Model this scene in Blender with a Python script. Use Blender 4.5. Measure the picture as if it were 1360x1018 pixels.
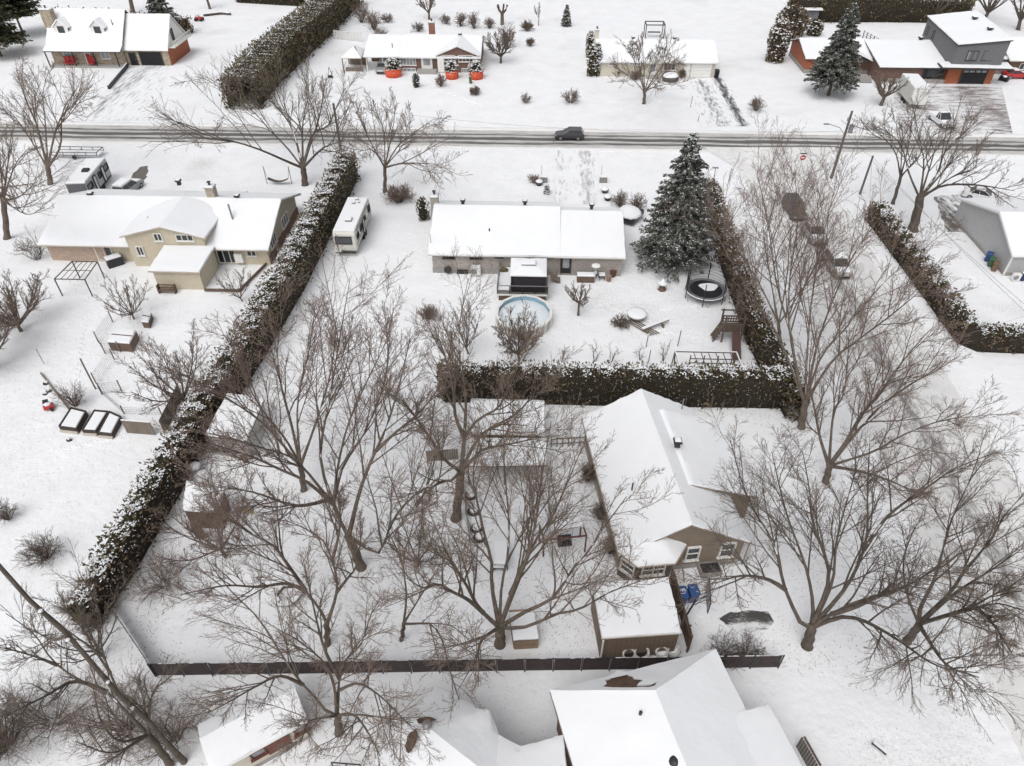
import bpy, math, random
import numpy as np
from math import radians as rad, sin, cos, pi, hypot
from mathutils import Vector, Matrix

for o in list(bpy.data.objects): bpy.data.objects.remove(o)
SC = bpy.context.scene
COL = SC.collection
rng = np.random.default_rng(7)
random.seed(7)

# ------------------------------------------------------------------ camera
CAM_H, TILT, YAW, FOC = 43.0, rad(41.0), rad(2.0), 945.0      # focal length in pixels of a 1360 px wide picture
cam = bpy.data.cameras.new('camera'); cam_o = bpy.data.objects.new('camera', cam); COL.objects.link(cam_o)
cam_o.location = (0, 0, CAM_H); cam_o.rotation_euler = (pi/2 - TILT, 0, YAW)
cam.sensor_fit = 'HORIZONTAL'; cam.sensor_width = 36.0; cam.lens = 36.0*FOC/1360.0
cam.clip_start = 0.5; cam.clip_end = 3000
SC.camera = cam_o
# ------------------------------------------------------------------ overcast sky and weak wide sun
w = bpy.data.worlds.new('World'); SC.world = w; w.use_nodes = True
nt = w.node_tree; bg = nt.nodes['Background']
sky = nt.nodes.new('ShaderNodeTexSky'); sky.sky_type = 'NISHITA'; sky.sun_disc = False
SUN_EL, SUN_AZ = rad(58), rad(205)
sky.sun_elevation = SUN_EL; sky.sun_rotation = SUN_AZ; sky.dust_density = 4.0; sky.air_density = 1.0
hs = nt.nodes.new('ShaderNodeHueSaturation'); hs.inputs['Saturation'].default_value = 0.16
nt.links.new(sky.outputs['Color'], hs.inputs['Color']); nt.links.new(hs.outputs['Color'], bg.inputs['Color'])
bg.inputs['Strength'].default_value = 0.11
sun = bpy.data.lights.new('sun', 'SUN'); sun.energy = 0.5; sun.angle = rad(40); sun.color = (1.0, 0.97, 0.93)
sun_o = bpy.data.objects.new('sun', sun); COL.objects.link(sun_o); sun_o.location = (0, -20, 120)
sd = Vector((sin(SUN_AZ)*cos(SUN_EL), cos(SUN_AZ)*cos(SUN_EL), sin(SUN_EL)))
sun_o.rotation_euler = sd.to_track_quat('Z', 'Y').to_euler()
vs = SC.view_settings; vs.view_transform = 'Standard'; vs.look = 'None'; vs.gamma = 1.0; vs.use_curve_mapping = False
vs.exposure = 0.47

# ------------------------------------------------------------------ survey: where the ground (or a plane) lies behind a photo position
def ray(x, y):
    u = (x-680.)/FOC; v = (509.-y)/FOC
    dy = cos(TILT)+v*sin(TILT); dz = -sin(TILT)+v*cos(TILT)
    return np.array([cos(YAW)*u-sin(YAW)*dy, sin(YAW)*u+cos(YAW)*dy, dz])
CAMP = np.array([0, 0, CAM_H])
def G(x, y, z=0.):
    d = ray(x, y); return CAMP+d*((z-CAM_H)/d[2])
def PY(x, y, Y):
    d = ray(x, y); return CAMP+d*(Y/d[1])
def PX(x, y, X):
    d = ray(x, y); return CAMP+d*(X/d[0])
def PL(x, y, p, n):
    d = ray(x, y); p = np.array(p, float); n = np.array(n, float); return CAMP+d*(((p-CAMP)@n)/(d@n))
def hgt(b, t):
    g = G(*b); d = ray(*t); return CAM_H+d[2]*hypot(g[0], g[1])/hypot(d[0], d[1])

# ------------------------------------------------------------------ materials
MATS = {}
def mat(name, col, rough=.8, var=.15, scale=3., bump=0., bscale=None, metal=0., stretch=None, island=0., col2=None, spec=.3, thresh=None, coat=0.):
    if name in MATS: return MATS[name]
    m = bpy.data.materials.new(name); m.use_nodes = True; N = m.node_tree.nodes; Lk = m.node_tree.links
    b = N['Principled BSDF']; b.inputs['Roughness'].default_value = rough; b.inputs['Metallic'].default_value = metal
    b.inputs['Specular IOR Level'].default_value = spec
    if coat: b.inputs['Coat Weight'].default_value = coat
    tc = N.new('ShaderNodeTexCoord'); src = tc.outputs['Object']
    if stretch:
        mp = N.new('ShaderNodeMapping'); mp.inputs['Scale'].default_value = stretch; Lk.new(src, mp.inputs['Vector']); src = mp.outputs['Vector']
    n = N.new('ShaderNodeTexNoise'); n.inputs['Scale'].default_value = scale; n.inputs['Detail'].default_value = 6; n.inputs['Roughness'].default_value = .65
    Lk.new(src, n.inputs['Vector'])
    c2 = col2 if col2 else tuple(min(1, c*(1+var)) for c in col); c1 = col if col2 else tuple(c*(1-var) for c in col)
    r = N.new('ShaderNodeValToRGB'); r.color_ramp.elements[0].position = .3 if not thresh else thresh[0]; r.color_ramp.elements[1].position = .7 if not thresh else thresh[1]
    r.color_ramp.elements[0].color = (*c1, 1); r.color_ramp.elements[1].color = (*c2, 1)
    Lk.new(n.outputs['Fac'], r.inputs['Fac']); out = r.outputs['Color']
    if island:
        g = N.new('ShaderNodeNewGeometry'); mr = N.new('ShaderNodeMapRange'); mr.inputs['To Min'].default_value = 1-island; mr.inputs['To Max'].default_value = 1+island
        Lk.new(g.outputs['Random Per Island'], mr.inputs['Value'])
        h = N.new('ShaderNodeHueSaturation'); Lk.new(out, h.inputs['Color']); Lk.new(mr.outputs['Result'], h.inputs['Value']); out = h.outputs['Color']
    Lk.new(out, b.inputs['Base Color'])
    if bump:
        n2 = N.new('ShaderNodeTexNoise'); n2.inputs['Scale'].default_value = bscale or scale*4; n2.inputs['Detail'].default_value = 5; Lk.new(src, n2.inputs['Vector'])
        bp = N.new('ShaderNodeBump'); bp.inputs['Strength'].default_value = bump; bp.inputs['Distance'].default_value = .05
        Lk.new(n2.outputs['Fac'], bp.inputs['Height']); Lk.new(bp.outputs['Normal'], b.inputs['Normal'])
    MATS[name] = m; return m
def lined(name, col, period, axis=2, dark=.75, rough=.7, var=.08, brick=None):
    """boards or courses: thin darker joints every `period` metres along an axis, or a brick pattern"""
    if name in MATS: return MATS[name]
    m = mat(name, col, rough, var, 2.5, .15, 30); N = m.node_tree.nodes; Lk = m.node_tree.links; b = N['Principled BSDF']
    src = b.inputs['Base Color'].links[0].from_socket; tc = [x for x in N if x.type == 'TEX_COORD'][0]
    mx = N.new('ShaderNodeMix'); mx.data_type = 'RGBA'; mx.blend_type = 'MULTIPLY'; mx.inputs[0].default_value = 1
    sp = N.new('ShaderNodeSeparateXYZ'); Lk.new(tc.outputs['Object'], sp.inputs[0])
    if brick:
        ad = N.new('ShaderNodeMath'); ad.operation = 'ADD'; Lk.new(sp.outputs[0], ad.inputs[0]); Lk.new(sp.outputs[1], ad.inputs[1])
        cb = N.new('ShaderNodeCombineXYZ'); Lk.new(ad.outputs[0], cb.inputs[0]); Lk.new(sp.outputs[2], cb.inputs[1])
        bt = N.new('ShaderNodeTexBrick'); bt.inputs['Scale'].default_value = 1; bt.inputs['Brick Width'].default_value = brick[0]; bt.inputs['Row Height'].default_value = brick[1]
        bt.inputs['Mortar Size'].default_value = brick[2]; bt.inputs['Color1'].default_value = (1, 1, 1, 1); bt.inputs['Color2'].default_value = (.72, .7, .68, 1); bt.inputs['Mortar'].default_value = (dark, dark, dark, 1)
        Lk.new(cb.outputs[0], bt.inputs['Vector']); fac = bt.outputs['Color']
    else:
        mo = N.new('ShaderNodeMath'); mo.operation = 'FRACT'; dv = N.new('ShaderNodeMath'); dv.operation = 'DIVIDE'; dv.inputs[1].default_value = period
        Lk.new(sp.outputs[axis], dv.inputs[0]); Lk.new(dv.outputs[0], mo.inputs[0])
        rp = N.new('ShaderNodeValToRGB'); e = rp.color_ramp.elements; e[0].position = 0; e[0].color = (dark, dark, dark, 1); e[1].position = .22; e[1].color = (1, 1, 1, 1)
        Lk.new(mo.outputs[0], rp.inputs['Fac']); fac = rp.outputs['Color']
    Lk.new(src, mx.inputs[6]); Lk.new(fac, mx.inputs[7]); Lk.new(mx.outputs[2], b.inputs['Base Color'])
    return m
def snow_mat(name, specks=0., bump=.35, base=(.835, .845, .865)):
    if name in MATS: return MATS[name]
    m = mat(name, base, .75, .045 if specks else .02, .35, bump, 1.6, spec=.25); N = m.node_tree.nodes; Lk = m.node_tree.links; b = N['Principled BSDF']
    b.inputs['Subsurface Weight'].default_value = 0
    bp = [x for x in N if x.type == 'BUMP'][0]; bp.inputs['Distance'].default_value = .25
    tc = [x for x in N if x.type == 'TEX_COORD'][0]
    n3 = N.new('ShaderNodeTexNoise'); n3.inputs['Scale'].default_value = 7; n3.inputs['Detail'].default_value = 4; Lk.new(tc.outputs['Object'], n3.inputs['Vector'])
    b2 = N.new('ShaderNodeBump'); b2.inputs['Strength'].default_value = bump*.6; b2.inputs['Distance'].default_value = .05
    Lk.new(n3.outputs['Fac'], b2.inputs['Height']); Lk.new(bp.outputs['Normal'], b2.inputs['Normal']); Lk.new(b2.outputs['Normal'], b.inputs['Normal'])
    if specks:
        src = b.inputs['Base Color'].links[0].from_socket
        n4 = N.new('ShaderNodeTexNoise'); n4.inputs['Scale'].default_value = 5.5; n4.inputs['Detail'].default_value = 8; n4.inputs['Roughness'].default_value = .7; Lk.new(tc.outputs['Object'], n4.inputs['Vector'])
        n5 = N.new('ShaderNodeTexNoise'); n5.inputs['Scale'].default_value = .09; n5.inputs['Detail'].default_value = 3; Lk.new(tc.outputs['Object'], n5.inputs['Vector'])
        mu = N.new('ShaderNodeMath'); mu.operation = 'MULTIPLY'; Lk.new(n4.outputs['Fac'], mu.inputs[0]); Lk.new(n5.outputs['Fac'], mu.inputs[1])
        rp = N.new('ShaderNodeValToRGB'); rp.color_ramp.elements[0].position = .31; rp.color_ramp.elements[1].position = .42
        rp.color_ramp.elements[0].color = (0, 0, 0, 1); rp.color_ramp.elements[1].color = (specks, specks, specks, 1); Lk.new(mu.outputs[0], rp.inputs['Fac'])
        mx = N.new('ShaderNodeMix'); mx.data_type = 'RGBA'; Lk.new(rp.outputs['Color'], mx.inputs[0]); Lk.new(src, mx.inputs[6]); mx.inputs[7].default_value = (.33, .31, .27, 1)
        Lk.new(mx.outputs[2], b.inputs['Base Color'])
    return m
def tracks(name, axis, lines, base=(.62, .61, .6), dark=(.085, .082, .08), stretch=(.05, 1.2, 1), amount=.5, wear=.0):
    """snow-covered asphalt bared in bands: lines = [(offset, half width, strength)] across the given axis of the sheet"""
    m = mat(name, base, .75, .02 if base[0] > .75 else .12, .5, .3, 6); N = m.node_tree.nodes; Lk = m.node_tree.links; b = N['Principled BSDF']
    src = b.inputs['Base Color'].links[0].from_socket; tc = [x for x in N if x.type == 'TEX_COORD'][0]
    sp = N.new('ShaderNodeSeparateXYZ'); Lk.new(tc.outputs['Object'], sp.inputs[0])
    def M(op, a, c=None, clamp=False):
        q = N.new('ShaderNodeMath'); q.operation = op; q.use_clamp = clamp
        for i, v in enumerate((a, c)):
            if v is None: continue
            if isinstance(v, (int, float)): q.inputs[i].default_value = v
            else: Lk.new(v, q.inputs[i])
        return q.outputs[0]
    mp = N.new('ShaderNodeMapping'); mp.inputs['Scale'].default_value = stretch; Lk.new(tc.outputs['Object'], mp.inputs['Vector'])
    n = N.new('ShaderNodeTexNoise'); n.inputs['Scale'].default_value = 1.6; n.inputs['Detail'].default_value = 9; n.inputs['Roughness'].default_value = .72; Lk.new(mp.outputs[0], n.inputs['Vector'])
    n6 = N.new('ShaderNodeTexNoise'); n6.inputs['Scale'].default_value = .09; n6.inputs['Detail'].default_value = 3; Lk.new(tc.outputs['Object'], n6.inputs['Vector'])
    wob = M('MULTIPLY', M('SUBTRACT', n6.outputs['Fac'], .5), 1.2)
    tot = wear if wear else 0.0
    for (off, hw, st) in lines:
        d = M('ABSOLUTE', M('SUBTRACT', M('ADD', sp.outputs[axis], wob), off)); k = M('SUBTRACT', 1., M('DIVIDE', d, hw), True)
        tot = M('ADD', M('MULTIPLY', M('POWER', k, .7), st), tot)
    f = M('MULTIPLY', M('SUBTRACT', M('ADD', tot, n.outputs['Fac']), 1.-amount+.02), 5.0, True)
    mx = N.new('ShaderNodeMix'); mx.data_type = 'RGBA'; Lk.new(f, mx.inputs[0]); Lk.new(src, mx.inputs[6]); mx.inputs[7].default_value = (*dark, 1)
    Lk.new(mx.outputs[2], b.inputs['Base Color'])
    return m

SNOW = snow_mat('roof_snow', 0., .12); CAP = snow_mat('loose_snow', 0., .3)
GROUND = snow_mat('ground_snow', .42, .45, (.835, .842, .86))
BARK = mat('bark', (.14, .112, .09), .9, .4, 4, .5, 25, stretch=(1, 1, .3)); BARKD = mat('dark_bark', (.11, .09, .074), .9, .4, 4, .5, 25, stretch=(1, 1, .3))
TWIG = mat('twig', (.22, .168, .134), .85, .3, 1.5); TWIGR = mat('reddish_twig', (.225, .165, .138), .85, .3, 1.5); TWIGD = mat('dark_twig', (.18, .142, .116), .85, .3, 1.5)
CEDAR = mat('cedar_foliage', (.056, .051, .024), .8, .5, .9, island=.55, col2=(.155, .132, .066)); CEDARB = mat('winter_browned_cedar', (.1, .075, .05), .85, .4, .8, island=.5, col2=(.2, .148, .1))
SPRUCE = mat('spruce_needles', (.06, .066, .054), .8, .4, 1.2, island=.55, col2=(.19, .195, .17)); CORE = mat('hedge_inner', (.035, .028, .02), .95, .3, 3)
GLASS = mat('window_glass', (.035, .04, .045), .12, .3, .8, spec=.6); GLASSL = mat('curtained_glass', (.28, .3, .31), .15, .35, 1.2, spec=.6)
WHITE = mat('white_paint', (.78, .77, .74), .5, .05); BLACK = mat('black_paint', (.02, .02, .022), .45, .2); DARK = mat('dark_metal', (.05, .05, .055), .5, .2, metal=.4)
GREY = mat('grey_metal', (.3, .3, .31), .45, .1, metal=.5); RUBBER = mat('tyre_rubber', (.025, .025, .025), .85, .2)
WOOD = mat('weathered_wood', (.2, .165, .135), .85, .25, 3, .3, 20, stretch=(1, 1, .2)); WOODB = mat('brown_board', (.145, .1, .075), .8, .25, 3, .3, 20); WOODG = mat('grey_post_wood', (.22, .2, .18), .85, .2, 4, .3, 20)
FASCIA = mat('beige_fascia', (.5, .44, .36), .6, .08); FASCD = mat('dark_fascia', (.07, .06, .055), .6, .1); FASCW = mat('white_fascia', (.72, .71, .68), .6, .05)
CONC = mat('concrete', (.36, .35, .33), .85, .15, 4, .3, 30)
SHINGLE = lined('brown_shingle', (.13, .082, .06), .14, 1, .6, .9, .3)

# ------------------------------------------------------------------ mesh helper
class MB:
    def __init__(s): s.v = []; s.f = []
    def add(s, vs, fs):
        k = len(s.v); s.v += [tuple(p) for p in vs]; s.f += [tuple(i+k for i in f) for f in fs]; return s
    def box(s, c, d, rz=0., taper=1., rx=0.):
        x, y, z = d[0]/2, d[1]/2, d[2]/2; R = Matrix.Rotation(rz, 3, 'Z') @ Matrix.Rotation(rx, 3, 'X'); C = Vector(c)
        vs = [C+R @ Vector((sx*x*(taper if sz > 0 else 1), sy*y*(taper if sz > 0 else 1), sz*z)) for sz in (-1, 1) for sx, sy in ((-1, -1), (1, -1), (1, 1), (-1, 1))]
        return s.add(vs, [(3, 2, 1, 0), (4, 5, 6, 7), (0, 1, 5, 4), (1, 2, 6, 5), (2, 3, 7, 6), (3, 0, 4, 7)])
    def bar(s, a, b, w, h=None):
        a, b = Vector(a), Vector(b); h = h or w; t = (b-a).normalized(); u = t.cross(Vector((0, 0, 1)))
        if u.length < .01: u = Vector((1, 0, 0))
        u.normalize(); q = u.cross(t)
        vs = [p+u*w/2*i+q*h/2*j for p in (a, b) for i, j in ((-1, -1), (1, -1), (1, 1), (-1, 1))]
        return s.add(vs, [(3, 2, 1, 0), (4, 5, 6, 7), (0, 1, 5, 4), (1, 2, 6, 5), (2, 3, 7, 6), (3, 0, 4, 7)])
    def tube(s, pts, r, n=8):
        pts = [Vector(p) for p in pts]; rs = r if isinstance(r, (list, tuple)) else [r]*len(pts); vs = []; fs = []
        for i, p in enumerate(pts):
            t = (pts[min(i+1, len(pts)-1)]-pts[max(i-1, 0)]).normalized(); u = t.cross(Vector((0, 0, 1)) if abs(t.z) < .9 else Vector((1, 0, 0))).normalized(); q = u.cross(t)
            vs += [p+(u*cos(2*pi*k/n)+q*sin(2*pi*k/n))*rs[i] for k in range(n)]
        for i in range(len(pts)-1):
            fs += [(i*n+k, i*n+(k+1) % n, (i+1)*n+(k+1) % n, (i+1)*n+k) for k in range(n)]
        fs += [tuple(range(n)), tuple(reversed(range((len(pts)-1)*n, len(pts)*n)))]
        return s.add(vs, fs)
    def lathe(s, c, prof, n=16, sx=1., sy=1., jit=0.):
        vs = []; fs = []; c = Vector(c)
        for (r, z) in prof:
            for k in range(n):
                j = 1+random.uniform(-jit, jit); vs.append(c+Vector((r*sx*j*cos(2*pi*k/n), r*sy*j*sin(2*pi*k/n), z)))
        m = len(prof)
        for i in range(m-1): fs += [(i*n+k, i*n+(k+1) % n, (i+1)*n+(k+1) % n, (i+1)*n+k) for k in range(n)]
        fs += [tuple(reversed(range(n))), tuple(range((m-1)*n, m*n))]
        return s.add(vs, fs)
    def prism(s, poly, up):
        """closed solid from a polygon and an extrusion vector"""
        n = len(poly); up = Vector(up); a = [Vector(p) for p in poly]
        return s.add(a+[p+up for p in a], [tuple(reversed(range(n))), tuple(range(n, 2*n))]+[(i, (i+1) % n, n+(i+1) % n, n+i) for i in range(n)])
    def slab(s, poly, up, inset=0., base_inset=0.):
        """roof sheet: polygon thickened along its normal; the top ring can be drawn in for a soft edge"""
        a = [Vector(p) for p in poly]; n = len(a); nr = Vector((0, 0, 0))
        for i in range(n): nr += a[i].cross(a[(i+1) % n])
        nr.normalize()
        if nr.z < 0: a.reverse(); nr = -nr
        c = sum(a, Vector())/n
        def ins(q):
            if not q: return list(a)
            out = []
            for i in range(n):
                e0 = (a[i]-a[i-1]).normalized(); e1 = (a[(i+1) % n]-a[i]).normalized(); n0 = nr.cross(e0); n1 = nr.cross(e1); m = (n0+n1)
                m = m/max(.3, m.length_squared/2) if m.length > 1e-4 else n0
                out.append(a[i]+m*q)
            return out
        lo = ins(base_inset)
        rings = [[p+nr*up[0] for p in lo]]
        if inset: rings += [[p+nr*(up[0]+(up[1]-up[0])*.62) for p in lo], [p+nr*up[1] for p in ins(base_inset+inset)]]
        else: rings += [[p+nr*up[1] for p in lo]]
        vs = [p for r in rings for p in r]; m = len(rings)
        fs = [tuple(reversed(range(n))), tuple(range((m-1)*n, m*n))]+[(j*n+i, j*n+(i+1) % n, (j+1)*n+(i+1) % n, (j+1)*n+i) for j in range(m-1) for i in range(n)]
        return s.add(vs, fs)
    def blob(s, c, r, n=10, m=6, jit=.12, zmin=-.3):
        vs = []; fs = []; c = Vector(c); r = r if isinstance(r, (tuple, list)) else (r, r, r)
        prof = []
        for i in range(m+1):
            a = -pi/2*.6+(pi/2+pi/2*.6)*i/m; prof.append((max(.02, cos(a)), sin(a)))
        for (q, z) in prof:
            for k in range(n):
                j = 1+random.uniform(-jit, jit); vs.append(c+Vector((r[0]*q*j*cos(2*pi*k/n), r[1]*q*j*sin(2*pi*k/n), r[2]*max(zmin, z)*j)))
        for i in range(m): fs += [(i*n+k, i*n+(k+1) % n, (i+1)*n+(k+1) % n, (i+1)*n+k) for k in range(n)]
        fs += [tuple(reversed(range(n))), tuple(range(m*n, (m+1)*n))]
        return s.add(vs, fs)

def root_of(p):
    while p.parent is not None: p = p.parent
    return p
def link_mesh(name, me, m, parent, kind, smooth):
    o = bpy.data.objects.new(name, me); COL.objects.link(o)
    if m: me.materials.append(m)
    if parent is not None:
        o.parent = parent; r = root_of(parent)
        if r.type == 'EMPTY':
            M = (Matrix.Translation(r.location) @ Matrix.Rotation(r.rotation_euler.z, 4, 'Z')).inverted(); me.transform(M)
    if kind: o['kind'] = kind
    if smooth: me.polygons.foreach_set('use_smooth', [True]*len(me.polygons))
    me.update(); return o
def obj(name, mb, m, parent=None, kind=None, smooth=False):
    me = bpy.data.meshes.new(name); me.from_pydata(mb.v, [], mb.f); me.validate(); return link_mesh(name, me, m, parent, kind, smooth)
def nmesh(name, V, F, m, parent=None, kind=None, smooth=False):
    """fast mesh from numpy arrays; F is (n, k) with one polygon size"""
    me = bpy.data.meshes.new(name); n, k = F.shape
    me.vertices.add(len(V)); me.vertices.foreach_set('co', np.ascontiguousarray(V, np.float32).ravel())
    me.loops.add(n*k); me.loops.foreach_set('vertex_index', np.ascontiguousarray(F, np.int32).ravel())
    me.polygons.add(n); me.polygons.foreach_set('loop_start', np.arange(0, n*k, k, dtype=np.int32)); me.polygons.foreach_set('loop_total', np.full(n, k, np.int32))
    me.update(calc_edges=True); return link_mesh(name, me, m, parent, kind, smooth)
def thing(name, label, cat, loc=(0, 0, 0), rz=0., group=None):
    o = bpy.data.objects.new(name, None); COL.objects.link(o); o.location = Vector(loc); o.rotation_euler = (0, 0, rz); o.empty_display_size = .3
    return tag(o, label, cat, group)
def tag(o, label, cat, group=None):
    o['label'] = label; o['category'] = cat
    if group: o['group'] = group
    return o
def dup(r, loc, rz=0., label=None, scale=1.):
    q = r.copy(); COL.objects.link(q); q.location = Vector(loc); q.rotation_euler = (0, 0, rz); q.scale = (scale,)*3
    if label: q['label'] = label
    for ch in list(r.children):
        c = ch.copy(); COL.objects.link(c); c.parent = q
        for g in list(ch.children):
            d = g.copy(); COL.objects.link(d); d.parent = c
    return q
class Frame:
    def __init__(s, o, yaw): s.o = Vector((o[0], o[1], 0)); s.yaw = yaw; s.u = Vector((cos(yaw), sin(yaw), 0)); s.v = Vector((-sin(yaw), cos(yaw), 0))
    def __call__(s, a, b, z=0.): return s.o+s.u*a+s.v*b+Vector((0, 0, z))
W0 = Frame((0, 0), 0)

# ================================================================== the setting
def noise2(x, y):
    return (np.sin(x*.31+1.3*np.sin(y*.17))+np.sin(y*.27+1.7*np.sin(x*.13)+2)+.6*np.sin(x*.83+y*.61)+.5*np.sin(y*.97-x*.49+1))/3.1
def ground_sheet():
    xs = np.concatenate([np.linspace(-900, -150, 12), np.arange(-146, 150, 1.6), np.linspace(154, 900, 12)])
    ys = np.concatenate([np.linspace(-300, -8, 6), np.arange(-6, 215, 1.6), np.linspace(220, 1400, 16)])
    X, Y = np.meshgrid(xs, ys); Z = -.014+.012*noise2(X*1.6, Y*1.6); V = np.stack([X, Y, Z], -1).reshape(-1, 3); nx, ny = len(xs), len(ys)
    i = np.arange((ny-1)*(nx-1)); a = (i//(nx-1))*nx+i % (nx-1); F = np.stack([a, a+1, a+nx+1, a+nx], 1)
    return nmesh('snowy_ground', V, F, GROUND, None, 'structure', True)
ground_sheet()
def sheet(name, poly, z, m, sub=None):
    mb = MB(); mb.add([(p[0], p[1], z) for p in poly], [tuple(range(len(poly)))]); o = obj(name, mb, m, None, 'structure')
    return o
ROADM = tracks('slushy_road', 1, [(107.6, .6, .26), (106.1, .8, .42), (104.5, .7, .3), (108.7, .25, .1)], base=(.55, .54, .525), dark=(.12, .116, .112), stretch=(.09, 1.8, 1), amount=.465)
sheet('main_road', [(-700, 103.0), (700, 103.0), (700, 109.3), (-700, 109.3)], .006, ROADM)
SIDEM = tracks('slushy_side_street', 0, [(33.7, 1.7, .24), (31.2, .8, .12), (36.4, .7, .12)], base=(.68, .675, .67), dark=(.23, .225, .22), stretch=(1.3, .4, 1), amount=.43)
sheet('side_street', [(29.6, -60), (38.6, -60), (38.8, 95), (42, 102.9), (25, 102.9), (29.2, 95)], .012, SIDEM)
def berm(name, pts, wd, h):
    V = []; n = len(pts); P = [Vector((*p, 0)) for p in pts]; out = []
    for a, b in zip(P[:-1], P[1:]):
        k = max(2, int((b-a).length/.6)); out += [a+(b-a)*i/k for i in range(k)]
    out.append(P[-1]); F = []; m = 5
    for i, p in enumerate(out):
        t = (out[min(i+1, len(out)-1)]-out[max(0, i-1)]).normalized(); s = Vector((-t.y, t.x, 0)); e = min(1, i/3, (len(out)-1-i)/3)
        for j in range(m):
            f = j/(m-1)*2-1; hh = h*(1-f*f)*e*(.75+.5*random.random()); V.append(p+s*(wd*f*.5*(.9+.2*random.random()))+Vector((0, 0, hh-.03)))
    for i in range(len(out)-1):
        for j in range(m-1): F.append((i*m+j, i*m+j+1, (i+1)*m+j+1, (i+1)*m+j))
    return nmesh(name, np.array([tuple(v) for v in V]), np.array(F), snow_mat('ploughed_snow', 0, .5, (.74, .735, .73)), None, 'structure', True)
berm('ploughed_snow_bank', [(-140, 102.5), (26, 102.5)], 1.1, .22); berm('ploughed_snow_bank', [(-140, 109.8), (140, 109.8)], 1.2, .25)
berm('ploughed_snow_bank', [(42, 102.4), (140, 102.4)], 1.1, .2)
berm('ploughed_snow_bank', [(29.2, -20), (29.0, 95)], 1.0, .2); berm('ploughed_snow_bank', [(39.1, 56), (39.2, 96)], .9, .18)

# ================================================================== building kit
def obox(mb, c, r, n, w, d, h):
    c = Vector(c); up = Vector((0, 0, 1))
    vs = [c+r*(sx*w/2)+n*(sy*d/2)+up*(sz*h/2) for sz in (-1, 1) for sx, sy in ((-1, -1), (1, -1), (1, 1), (-1, 1))]
    return mb.add(vs, [(3, 2, 1, 0), (4, 5, 6, 7), (0, 1, 5, 4), (1, 2, 6, 5), (2, 3, 7, 6), (3, 0, 4, 7)])
UPV = Vector((0, 0, 1))
def win(par, c, n, w, h, nx=2, ny=1, fm=None, gm=None, fw=.09, name='window', sill=True):
    fm = fm or WHITE; gm = gm or GLASS; n = Vector((n[0], n[1], 0)).normalized(); r = UPV.cross(n); c = Vector(c); mb = MB()
    for s in (-1, 1):
        obox(mb, c+r*(s*(w-fw)/2)+n*.05, r, n, fw, .16, h); obox(mb, c+UPV*(s*(h-fw)/2)+n*.05, r, n, w-2*fw, .158, fw)
    for i in range(1, nx): obox(mb, c+r*(-w/2+w*i/nx)+n*.045, r, n, fw*.8, .13, h-2*fw)
    for i in range(1, ny): obox(mb, c+UPV*(-h/2+h*i/ny)+n*.04, r, n, w-2*fw, .1, fw*.6)
    if sill: obox(mb, c-UPV*(h/2+.03)+n*.08, r, n, w+.14, .2, .06)
    f = obj(name, mb, fm, par)
    g = MB()
    for i in range(nx):
        a = -w/2+fw+(w-2*fw)*i/nx; b = a+(w-2*fw)/nx; obox(g, c+r*((a+b)/2)+n*.01, r, n, b-a-.02, .03, h-2*fw)
    obj('pane', g, gm, f); return f
def pxrect(rc, p, n):
    x0, y0, x1, y1 = rc; xc, yc = (x0+x1)/2, (y0+y1)/2
    return PL(xc, yc, p, n), float(np.linalg.norm(PL(x1, yc, p, n)-PL(x0, yc, p, n))), float(np.linalg.norm(PL(xc, y1, p, n)-PL(xc, y0, p, n)))
def winpx(par, rc, p, n, nx=2, ny=1, **k):
    c, w, h = pxrect(rc, p, n); return win(par, c, n, w, h, nx, ny, **k)
def door(par, c, n, w, h, m, fm=None, handle=1, name='door', glass=None):
    n = Vector((n[0], n[1], 0)).normalized(); r = UPV.cross(n); c = Vector(c); mb = MB(); f = MB()
    obox(mb, c+n*.03, r, n, w-.12, .1, h-.06); d = obj(name, mb, m, par)
    for s in (-1, 1): obox(f, c+r*(s*(w/2-.02))+n*.06, r, n, .1, .16, h+.04)
    obox(f, c+UPV*(h/2+.03)+n*.06, r, n, w+.06, .158, .1); obj('door_frame', f, fm or WHITE, d)
    if glass:
        g = MB(); obox(g, c+UPV*(h*.12)+n*.09, r, n, w*.62, .03, h*.55); obj('pane', g, glass, d)
    if handle:
        k = MB(); obox(k, c+r*(w*.36)+n*.12, r, n, .06, .08, .14); obj('handle', k, GREY, d)
    return d
def garage_door(par, c, n, w, h, m, fm=None, rows=4, lights=0):
    n = Vector((n[0], n[1], 0)).normalized(); r = UPV.cross(n); c = Vector(c); d = None; f = MB()
    for s in (-1, 1): obox(f, c+r*(s*(w/2+.06))+n*.06, r, n, .14, .2, h+.1)
    obox(f, c+UPV*(h/2+.09)+n*.06, r, n, w+.26, .198, .14); d = obj('garage_door', f, fm or m, par)
    for i in range(rows):
        mb = MB(); obox(mb, c+UPV*(-h/2+h*(i+.5)/rows)+n*.03, r, n, w, .1, h/rows-.035)
        for q in range(4): obox(mb, c+UPV*(-h/2+h*(i+.5)/rows)+r*(-w/2+w*(q+.5)/4)+n*.075, r, n, w/4*.82, .03, h/rows*.6)
        obj('door_section', mb, m, d)
    if lights:
        g = MB()
        for q in range(lights): obox(g, c+UPV*(h/2-h/rows*.5)+r*(-w/2+w*(q+.5)/lights)+n*.1, r, n, w/lights*.8, .03, h/rows*.55)
        obj('pane', g, GLASSL, d)
    return d
CLOUD = bpy.data.textures.new('drift', 'CLOUDS'); CLOUD.noise_scale = 1.5; CLOUD.noise_depth = 2
CLOUD2 = bpy.data.textures.new('lumps', 'CLOUDS'); CLOUD2.noise_scale = .45; CLOUD2.noise_depth = 1
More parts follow.
